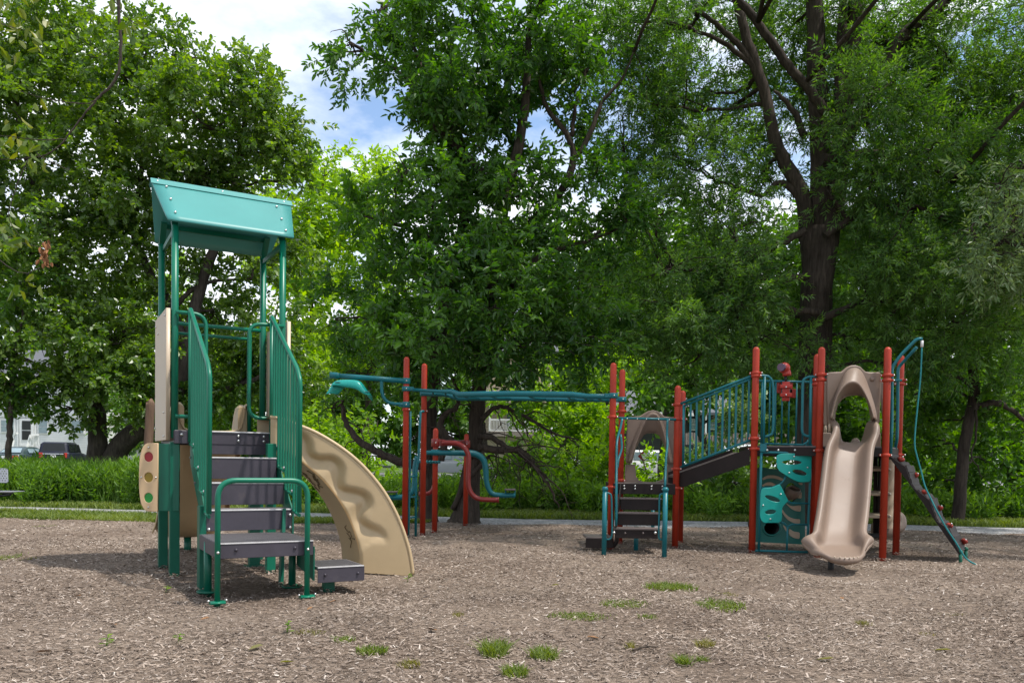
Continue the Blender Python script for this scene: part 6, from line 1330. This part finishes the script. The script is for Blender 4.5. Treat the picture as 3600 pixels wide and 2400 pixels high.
P = np.concatenate([p[0] for p in parts]); D = np.concatenate([p[1] for p in parts])
V, Q, mi = sprays('weed', P, D, .74, rng, .8)
nb = len(V); V = np.concatenate([V, VB]); Q = np.concatenate([Q, nb+np.arange(len(VB)).reshape(-1, 4)]); mi = np.concatenate([mi, np.zeros(len(VB)//4, int)])
tag(np_mesh('undergrowth', V, Q, ['weedleaf', 'weedleaf'], None, mi), 'thick band of tall green weeds behind the gravel path', 'undergrowth', kind='stuff')
# ---------------------------------------------------------------- thin bough hanging in from a tree out of view at the top left
hb = tree('overhanging_tree', (-7.2, 5.6, 0), 'bare arching bough with a few yellowing leaves hanging in at the top left')
b = MB(); YB = 5.6
tk = limb(b, [Vector((-7.2, 5.6, -.2)), Vector((-7.15, 5.6, 2)), Vector((-7, 5.6, 4.2)), Vector((-6.2, 5.6, 5.6)), Vector((-5, 5.6, 6.0)), Vector((-3.6, 5.6, 5.8))], [.2, .16, .13, .09, .05, .02], 5, 12, .02, 91)
m0 = limb(b, [Vector((-3.6, 5.6, 5.8))]+pts(YB, (425, -420), (418, 0), (424, 130), (420, 230), (400, 290), (350, 340), (290, 410), (230, 490), (170, 540), (80, 558), (0, 560)), [.02, .012, .011, .0105, .010, .009, .008, .006, .005, .004, .003, .002], 6, 7, .003, 92)
tw = [[(340, 350), (300, 365), (200, 355), (130, 340), (70, 320)], [(350, -60), (430, 40), (470, 80), (500, 90)], [(230, 490), (120, 490), (40, 480), (-40, 475)], [(100, 560), (60, 650), (30, 760), (70, 830)], [(-40, 60), (20, 90), (60, 100), (100, 110)], [(-60, 820), (20, 830), (60, 850), (150, 870)], [(130, 540), (200, 580), (250, 600)], [(-20, 900), (50, 950), (100, 960), (140, 940)]]
for k, t_ in enumerate(tw): m0 += limb(b, pts(YB+.1*k-.3, *t_), [.004, .003, .002], 5, 5, .003, 93+k)
b.build('bough', 'barkgrey', hb)
rng = np.random.default_rng(5); V = []; Q = []
for (px, py, sx, sy, n) in ((60, 40, 90, 50, 26), (110, 115, 30, 25, 10), (20, 470, 40, 40, 14), (85, 515, 30, 22, 14), (30, 30, 40, 30, 10), (455, 85, 14, 20, 7), (430, 160, 4, 10, 2), (40, 850, 40, 40, 16), (20, 760, 30, 30, 8), (70, 1000, 30, 20, 8), (150, 560, 30, 18, 6), (390, 5, 15, 10, 3), (30, 200, 30, 30, 7), (120, 340, 20, 12, 3)):
    for i in range(n):
        o = np.array(at(px+rng.normal(0, sx), py+rng.normal(0, sy), YB+rng.normal(0, .2))); d = np.array([rng.normal(0, .6), rng.normal(0, .5), -.7]); d /= np.linalg.norm(d); s = np.cross(d, rng.normal(0, 1, 3)); s /= np.linalg.norm(s)
        b0 = len(V); V += leaf6(o, d, s, rng.uniform(.06, .1), rng.uniform(.03, .045), .2, .2); Q += [(b0, b0+1, b0+2, b0+3), (b0, b0+3, b0+4, b0+5)]
np_mesh('leaves', V, Q, 'yellowleaf', hb)
V = []; Q = []
for i in range(34):
    o = np.array(at(160+rng.normal(0, 9), 890+rng.normal(0, 22), YB+rng.normal(0, .04))); d = np.array([rng.normal(0, .4), rng.normal(0, .4), -1]); d /= np.linalg.norm(d); s = np.cross(d, rng.normal(0, 1, 3)); s /= np.linalg.norm(s)
    b0 = len(V); V += leaf6(o, d, s, rng.uniform(.03, .06), .022, .3, .2); Q += [(b0, b0+1, b0+2, b0+3), (b0, b0+3, b0+4, b0+5)]
dl = np_mesh('leaves', V, Q, paint('dead_brown_leaf', (0.24, 0.11, 0.05), .8, .2, .2, 30), hb); dl['label'] = 'clump of dead brown leaves'
# ================================================================== STREET BEHIND: vehicles, houses, small things
def vehicle(name, pos, heading, paintmat, glassmat, kind, label, cat):
    root = empty(name, pos, label, cat); root.rotation_euler = (0, 0, 0)
    c, s = math.cos(heading), math.sin(heading); fx = Vector((c, s, 0)); sx = Vector((-s, c, 0))
    def W(x, y, z): return Vector(pos)+fx*x+sx*y+ZV*z
    if kind == 'sedan':
        body = [(-2.2, .32), (-2.25, .62), (-2.2, .92), (-2.05, 1.0), (-1.5, 1.02), (1.0, .98), (1.9, .86), (2.2, .7), (2.25, .35)]
        cab = [(-1.65, 1.0), (-1.1, 1.36), (-.7, 1.43), (.25, 1.43), (.5, 1.38), (1.25, .97)]; hw, hr = .86, .58
    else:
        body = [(-2.3, .42), (-2.36, .7), (-2.33, 1.05), (-2.28, 1.12), (1.1, 1.12), (2.1, 1.04), (2.3, .85), (2.34, .45)]
        cab = [(-2.25, 1.1), (-2.1, 1.68), (-1.9, 1.75), (.2, 1.76), (.45, 1.70), (1.15, 1.1)]; hw, hr = .93, .72
    b = MB(); rows = []
    for x, z in body: rows.append([W(x, -hw*.93, .3 if z > .5 else z), W(x, -hw, z*.6+.15), W(x, -hw*.97, z-.06), W(x, -hw*.86, z), W(x, hw*.86, z), W(x, hw*.97, z-.06), W(x, hw, z*.6+.15), W(x, hw*.93, .3 if z > .5 else z)])
    V = b.grid(rows); b.face(V[0]); b.face(V[-1][::-1]); b.build('body', paintmat, root)
    b = MB(); rows = []
    for x, z in cab:
        t = (z-1.0)/.5; w = hw*.9+(hr-hw*.9)*max(0, min(1, t)); rows.append([W(x, -hw*.9, cab[0][1]-.02), W(x, -w, z-.05), W(x, -w*.86, z), W(x, w*.86, z), W(x, w, z-.05), W(x, hw*.9, cab[0][1]-.02)])
    V = b.grid(rows); b.face(V[0]); b.face(V[-1][::-1]); cb = b.build('cabin', paintmat, root)
    z0 = cab[0][1]; z1 = cab[2][1]
    def pane(pts): 
        b = MB(); vs = [b.bm.verts.new(p) for p in pts]; b.face(vs); b.build('window', glassmat, root, solid=.02)
    for sg in (-1, 1):
        wi = hr+.10*(1 if kind == 'sedan' else .9); o_ = .05
        for xa, xb in (((-1.0, -.28), (-.2, .75)) if kind == 'sedan' else ((-2.0, -1.0), (-.9, -.1), (0, .75))):
            pane([W(xa, sg*(hw*.9+o_*.4), z0+.06), W(xb+.15 if xb > .5 else xb, sg*(hw*.9+o_*.4), z0+.06), W(xb-.2 if xb > .5 else xb, sg*(hr+.07), z1-.12), W(xa+.05, sg*(hr+.07), z1-.12)])
    xr0, xr1 = cab[0][0], cab[1][0]
    pane([W(xr0+.06-.03, -hw*.72, z0+.07), W(xr0+.06-.03, hw*.72, z0+.07), W(xr1-.05, hr*.8, cab[1][1]-.02), W(xr1-.05, -hr*.8, cab[1][1]-.02)])
    pane([W(cab[-1][0]-.02, -hw*.72, z0+.06), W(cab[-1][0]-.02, hw*.72, z0+.06), W(cab[-2][0]+.07, hr*.8, cab[-2][1]-.03), W(cab[-2][0]+.07, -hr*.8, cab[-2][1]-.03)])
    xb = body[2][0]
    for sg in (-1, 1):
        b = MB(); b.box(W(xb-.01, sg*hw*.74, .80 if kind == 'sedan' else .92), fx*.1, sx*.34 if kind == 'sedan' else sx*.2, ZV*.16 if kind == 'sedan' else ZV*.3, 0, .02); b.build('tail_light', 'taillight', root)
    b = MB(); b.box(W(xb-.04, 0, .78 if kind == 'sedan' else .84), fx*.03, sx*.32, ZV*.16, 0, .01); b.build('number_plate', 'white', root)
    b = MB(); b.box(W(xb-.06, 0, .50 if kind == 'sedan' else .56), fx*.12, sx*hw*1.9, ZV*.14, 0, .03); b.build('bumper', 'chrome' if kind != 'sedan' else paintmat, root)
    if kind != 'sedan':
        b = MB(); b.box(W(xb-.03, 0, 1.0), fx*.03, sx*1.25, ZV*.05, 0, .01); b.build('trim', 'chrome', root)
    for x in (-1.4, 1.4):
        for sg in (-1, 1):
            b = MB(); b.tube([W(x, sg*(hw-.19), .33), W(x, sg*(hw+.01), .33)], .33, 20); wh = b.build('wheel', 'black', root)
            b = MB(); b.tube([W(x, sg*(hw-.02), .33), W(x, sg*(hw+.018), .33)], .19, 16); b.build('rim', 'chrome', wh)
    return root
def on_road(px, Y): return Vector((at(px, 1600, Y).x, Y, terrain(0, Y)))
vehicle('parked_car', on_road(88, 51.5), R(92), 'carteal', 'carglass', 'sedan', 'dark teal sedan parked nose away behind the tall weeds', 'car')
vehicle('parked_car', on_road(222, 53.5), R(105), 'carnavy', 'glass', 'suv', 'dark navy sport utility vehicle parked by the oak trunk', 'car')
vehicle('parked_car', on_road(2330, 51), R(5), 'carwhite', 'carglass', 'suv', 'white vehicle seen through the opening of the tan arch panel', 'car')
vehicle('parked_car', on_road(1590, 48), R(170), 'cargrey', 'carglass', 'sedan', 'pale grey car seen between the two tree trunks', 'car')
# siding
def siding(name, col, step):
    m, t, b = nt(name); tc = N(t, 'ShaderNodeTexCoord'); sp_ = N(t, 'ShaderNodeSeparateXYZ'); t.links.new(tc.outputs['Object'], sp_.inputs[0])
    mt = N(t, 'ShaderNodeMath', operation='MULTIPLY'); mt.inputs[1].default_value = 1/step; t.links.new(sp_.outputs[2], mt.inputs[0])
    fr = N(t, 'ShaderNodeMath', operation='FRACT'); t.links.new(mt.outputs[0], fr.inputs[0])
    r = ramp(t, fr.outputs[0], [(0.0, tuple(c*.55 for c in col)), (0.12, col), (1.0, col)]); t.links.new(r.outputs[0], b.inputs['Base Color']); b.inputs['Roughness'].default_value = .6
    bp = N(t, 'ShaderNodeBump', Strength=.6, Distance=.03); t.links.new(fr.outputs[0], bp.inputs['Height']); t.links.new(bp.outputs[0], b.inputs['Normal']); return m
M['whitesiding'] = siding('white_clapboard', (.80, .80, .81), .18); M['beigesiding'] = siding('beige_clapboard', (.56, .47, .36), .2)
def rect(b, px0, py0, px1, py1, Y, th, out=0.0, mi=0):
    p = at(px0, py1, Y); q = at(px1, py0, Y); b.box(((p.x+q.x)/2, Y-out+th/2, (p.z+q.z)/2), XV*abs(q.x-p.x), YV*th, ZV*abs(q.z-p.z), mi)
def house_window(parent, px0, py0, px1, py1, Y, frame='white', split=True):
    b = MB(); rect(b, px0, py0, px1, py1, Y, .10, .10); o = b.build('window', frame, parent)
    b = MB(); m_ = (px1-px0)*.10; pm = (py0+py1)/2
    rect(b, px0+m_, py0+m_, px1-m_, pm-1.2, Y, .06, .13); rect(b, px0+m_, pm+1.2, px1-m_, py1-m_, Y, .06, .13); b.build('pane', 'carglass', o)
YH1 = 62
hl = empty('white_house', (at(60, 1600, YH1).x, YH1, terrain(0, YH1)), 'white clapboard house with front door, steps and railing behind the parked cars', 'house')
b = MB(); p, q = at(-420, 1330, YH1), at(330, 1330, YH1); zb = terrain(0, YH1)
b.box(((p.x+q.x)/2, YH1+4, (zb+p.z)/2-.2), XV*(q.x-p.x), YV*8, ZV*(p.z-zb+.4)); b.build('wall', M['whitesiding'], hl)
b = MB(); b.prism([(p.x-.5, YH1-.6, p.z-.05), (q.x+.5, YH1-.6, p.z-.05), (q.x+.5, YH1+4, p.z+2.6), (p.x-.5, YH1+4, p.z+2.6)], ZV*.18); b.prism([(p.x-.5, YH1+8.6, p.z-.05), (q.x+.5, YH1+8.6, p.z-.05), (q.x+.5, YH1+4, p.z+2.6), (p.x-.5, YH1+4, p.z+2.6)], ZV*.18); b.build('roof', 'roofgrey', hl)
b = MB(); rect(b, 72, 1471, 121, 1568, YH1, .14, .14); dr = b.build('door', 'white', hl)
b = MB(); rect(b, 82, 1479, 112, 1510, YH1, .05, .18); rect(b, 82, 1514, 112, 1545, YH1, .05, .18); b.build('door_pane', 'glass', dr)
house_window(hl, 2, 1472, 56, 1521, YH1); house_window(hl, 136, 1474, 172, 1525, YH1); house_window(hl, -120, 1472, -60, 1521, YH1); house_window(hl, 250, 1474, 300, 1525, YH1)
b = MB(); rect(b, 63, 1440, 68, 1600, YH1, .1, .1); rect(b, 123, 1440, 128, 1560, YH1, .1, .1); rect(b, -420, 1452, 330, 1459, YH1, .16, .16); b.build('trim', 'white', hl)
b = MB()
for (xa, ya, xb_, yb) in ((40, 1575, 54, 1522), (95, 1570, 108, 1528), (108, 1528, 137, 1528), (54, 1522, 62, 1522), (40, 1600, 40, 1575), (95, 1600, 95, 1570)): b.bar(at(xa, ya, YH1-1.5), at(xb_, yb, YH1-1.3), .12, .14)
for k in range(6): b.bar(at(110+5*k, 1528, YH1-1.3), at(110+5*k, 1565, YH1-1.3), .05, .05, XV)
b.build('step_railing', 'white', hl)
b = MB()
for k in range(5): b.box((at(75+4*k, 1600, YH1-1.5).x, YH1-.3-.3*(4-k), terrain(0, YH1)+.14+.27*k/1.2), XV*1.6, YV*.35, ZV*.25)
b.build('steps', 'concrete', hl)
# beige house with porch
YH2 = 60
hc = empty('beige_house', (at(1830, 1600, YH2).x, YH2, terrain(0, YH2)), 'two storey beige house with white porch railing and teal shutters behind the overhead beam', 'house')
p, q = at(1705, 1240, YH2), at(1938, 1240, YH2); zb = terrain(0, YH2); zp = at(1800, 1412, YH2).z
b = MB(); b.box(((p.x+q.x)/2, YH2+4, (zb+p.z)/2-.2), XV*(q.x-p.x), YV*8, ZV*(p.z-zb+.4)); b.build('wall', M['beigesiding'], hc)
b = MB(); b.prism([(p.x-.5, YH2-.6, p.z-.05), (q.x+.5, YH2-.6, p.z-.05), (q.x+.5, YH2+4, p.z+2.6), (p.x-.5, YH2+4, p.z+2.6)], ZV*.18); b.prism([(p.x-.5, YH2+8.6, p.z-.05), (q.x+.5, YH2+8.6, p.z-.05), (q.x+.5, YH2+4, p.z+2.6), (p.x-.5, YH2+4, p.z+2.6)], ZV*.18); b.build('roof', 'roofgrey', hc)
house_window(hc, 1826, 1322, 1864, 1368, YH2)
for xa, xb_ in ((1806, 1823), (1868, 1885)): b = MB(); rect(b, xa, 1320, xb_, 1368, YH2, .07, .07); b.build('shutter', 'shutter', hc)
b = MB(); rect(b, 1705, 1376, 1940, 1384, YH2, .15, .15); rect(b, 1934, 1250, 1940, 1376, YH2, .1, .1); b.build('trim', 'white', hc)
YP = YH2-2.2
b = MB(); rect(b, 1690, 1400, 1945, 1413, YP, 2.2, 0); b.build('porch_roof', 'beigewall', hc)
b = MB(); rect(b, 1690, 1518, 1945, 1532, YP, 2.2, 0); b.build('porch_floor', 'fencewood', hc)
for x in (1722, 1846, 1937): b = MB(); rect(b, x-4, 1413, x+4, 1518, YP, .2, 0); b.build('porch_post', 'white', hc)
b = MB(); rect(b, 1722, 1474, 1937, 1478, YP+.05, .08); rect(b, 1722, 1511, 1937, 1516, YP+.05, .08)
for k in range(40): rect(b, 1728+k*5.2, 1477, 1730.4+k*5.2, 1512, YP+.05, .05)
b.build('porch_railing', 'white', hc)
house_window(hc, 1782, 1436, 1800, 1500, YH2, 'shutter'); b = MB(); rect(b, 1810, 1425, 1836, 1518, YH2, .12, .12); b.build('door', 'darkwall', hc)
# grey roofed house
YH3 = 64
hg = empty('grey_roofed_house', (at(2420, 1600, YH3).x, YH3, terrain(0, YH3)), 'low dark house with grey shingle roof and a white porch post behind the ramp railing', 'house')
p, q = at(2180, 1455, YH3), at(2560, 1455, YH3); zb = terrain(0, YH3)
b = MB(); b.box(((p.x+q.x)/2, YH3+5, (zb+p.z)/2-.2), XV*(q.x-p.x), YV*8, ZV*(p.z-zb+.4)); b.build('wall', 'darkwall', hg)
zr_ = at(2400, 1405, YH3).z
b = MB(); b.prism([(p.x-.6, YH3-.5, p.z), (q.x+.6, YH3-.5, p.z), (q.x+.6, YH3+5, zr_+.9), (p.x-.6, YH3+5, zr_+.9)], ZV*.2); b.prism([(p.x-.6, YH3+10, p.z), (q.x+.6, YH3+10, p.z), (q.x+.6, YH3+5, zr_+.9), (p.x-.6, YH3+5, zr_+.9)], ZV*.2); b.build('roof', 'roofgrey', hg)
b = MB(); rect(b, 2170, 1450, 2446, 1458, YH3-.6, .15); b.build('fascia', 'white', hg)
for x in (2482, 2330): b = MB(); rect(b, x-3.5, 1458, x+3.5, 1535, YH3-.4, .18); b.build('porch_post', 'white', hg)
house_window(hg, 2425, 1472, 2450, 1512, YH3+.95); house_window(hg, 2490, 1475, 2520, 1510, YH3+.95)
b = MB(); rr = random.Random(12)
YF = 57
for k in range(46):
    x = 2392+k*9.2; rect(b, x, 1521+rr.uniform(-2, 2), x+7.4, 1562, YF, .05)
rect(b, 2390, 1530, 2815, 1534, YF+.06, .06); rect(b, 2390, 1552, 2815, 1556, YF+.06, .06)
o = b.build('picket_fence', 'fencewood'); tag(o, 'weathered grey wooden fence in front of the grey roofed house', 'fence')
# small sign near the white car
sg = empty('road_sign', at(2260, 1690, 40), 'small white sign with a red chevron border by the white vehicle', 'sign')
c = at(2262, 1603, 40)
b = MB(); b.tube([Vector((c.x+.05, 40.05, terrain(0, 40)-.1)), Vector((c.x+.05, 40.05, c.z+.2))], .03, 8); b.build('sign_post', 'greymetal', sg)
def dia(r): return [(-r, 0), (0, -r), (r, 0), (0, r)]
plate('border', dia(.27), [], (c.x, 40, c.z), XV, ZV, .02, 'lampred', sg, .003); plate('sign_face', dia(.18), [], (c.x+.05, 39.984, c.z), XV, ZV, .01, 'white', sg, .002)
# weathered wooden post behind the traffic light panel
g = at(520, 1800, 19.6); b = MB()
b.tube([Vector((g.x-.08, 19.6, -.2)), Vector((g.x-.03, 19.6, .6)), Vector((g.x+.01, 19.6, 1.5)), Vector((g.x+.05, 19.6, 2.42)), Vector((g.x+.05, 19.6, 2.5))], [.115, .11, .105, .10, .085], 14, curve=4)
tag(b.build('wooden_post', 'log'), 'short weathered brown wooden post behind the traffic light panel', 'post')
# park bench at the left edge
bn = empty('park_bench', at(-60, 1800, 16.9), 'grey perforated metal bench cut off by the left edge, beside the path', 'bench')
Yb = 16.8
p0 = at(27, 1646, Yb+.2); p1 = at(29, 1696, Yb+.05); s0 = at(48, 1728, Yb-.25)
def perf(name, o, xa, ya, w, h):
    holes = []; nx_, ny_ = int(w/.055), int(h/.055)
    for i in range(nx_):
        for j in range(ny_):
            holes.append(ell(-w+.03+(i+.25+(j % 2)*.5)*.055, .03+(j+.3)*.055, .017, .017, 0, 6))
    plate(name, [(-w, 0), (-.03, 0), (0, .03), (0, h-.03), (-.03, h), (-w, h)], holes, o, xa, ya, .014, 'greymetal', bn, .003)
perf('backrest', p1, XV, p0-p1, 1.7, (p0-p1).length)
perf('seat', Vector((s0.x, Yb-.27, s0.z)), XV, YV, 1.8, .42)
b = MB(); b.tube([Vector((s0.x, Yb-.28, s0.z-.02)), Vector((s0.x-1.8, Yb-.28, s0.z-.02))], .022, 8); b.tube([Vector((s0.x-.05, Yb-.27, s0.z-.05)), Vector((s0.x-.5, Yb-.2, s0.z-.11)), Vector((s0.x-1.6, Yb-.2, s0.z-.11))], .03, 8); b.build('seat_frame', 'black', bn)
for x in (-.95, -1.6): 
    b = MB(); b.tube([Vector((s0.x+x, Yb, -.05)), Vector((s0.x+x, Yb, s0.z-.05)), Vector((p1.x+x, Yb+.22, p0.z-.05))], .03, 8); b.build('leg', 'black', bn)
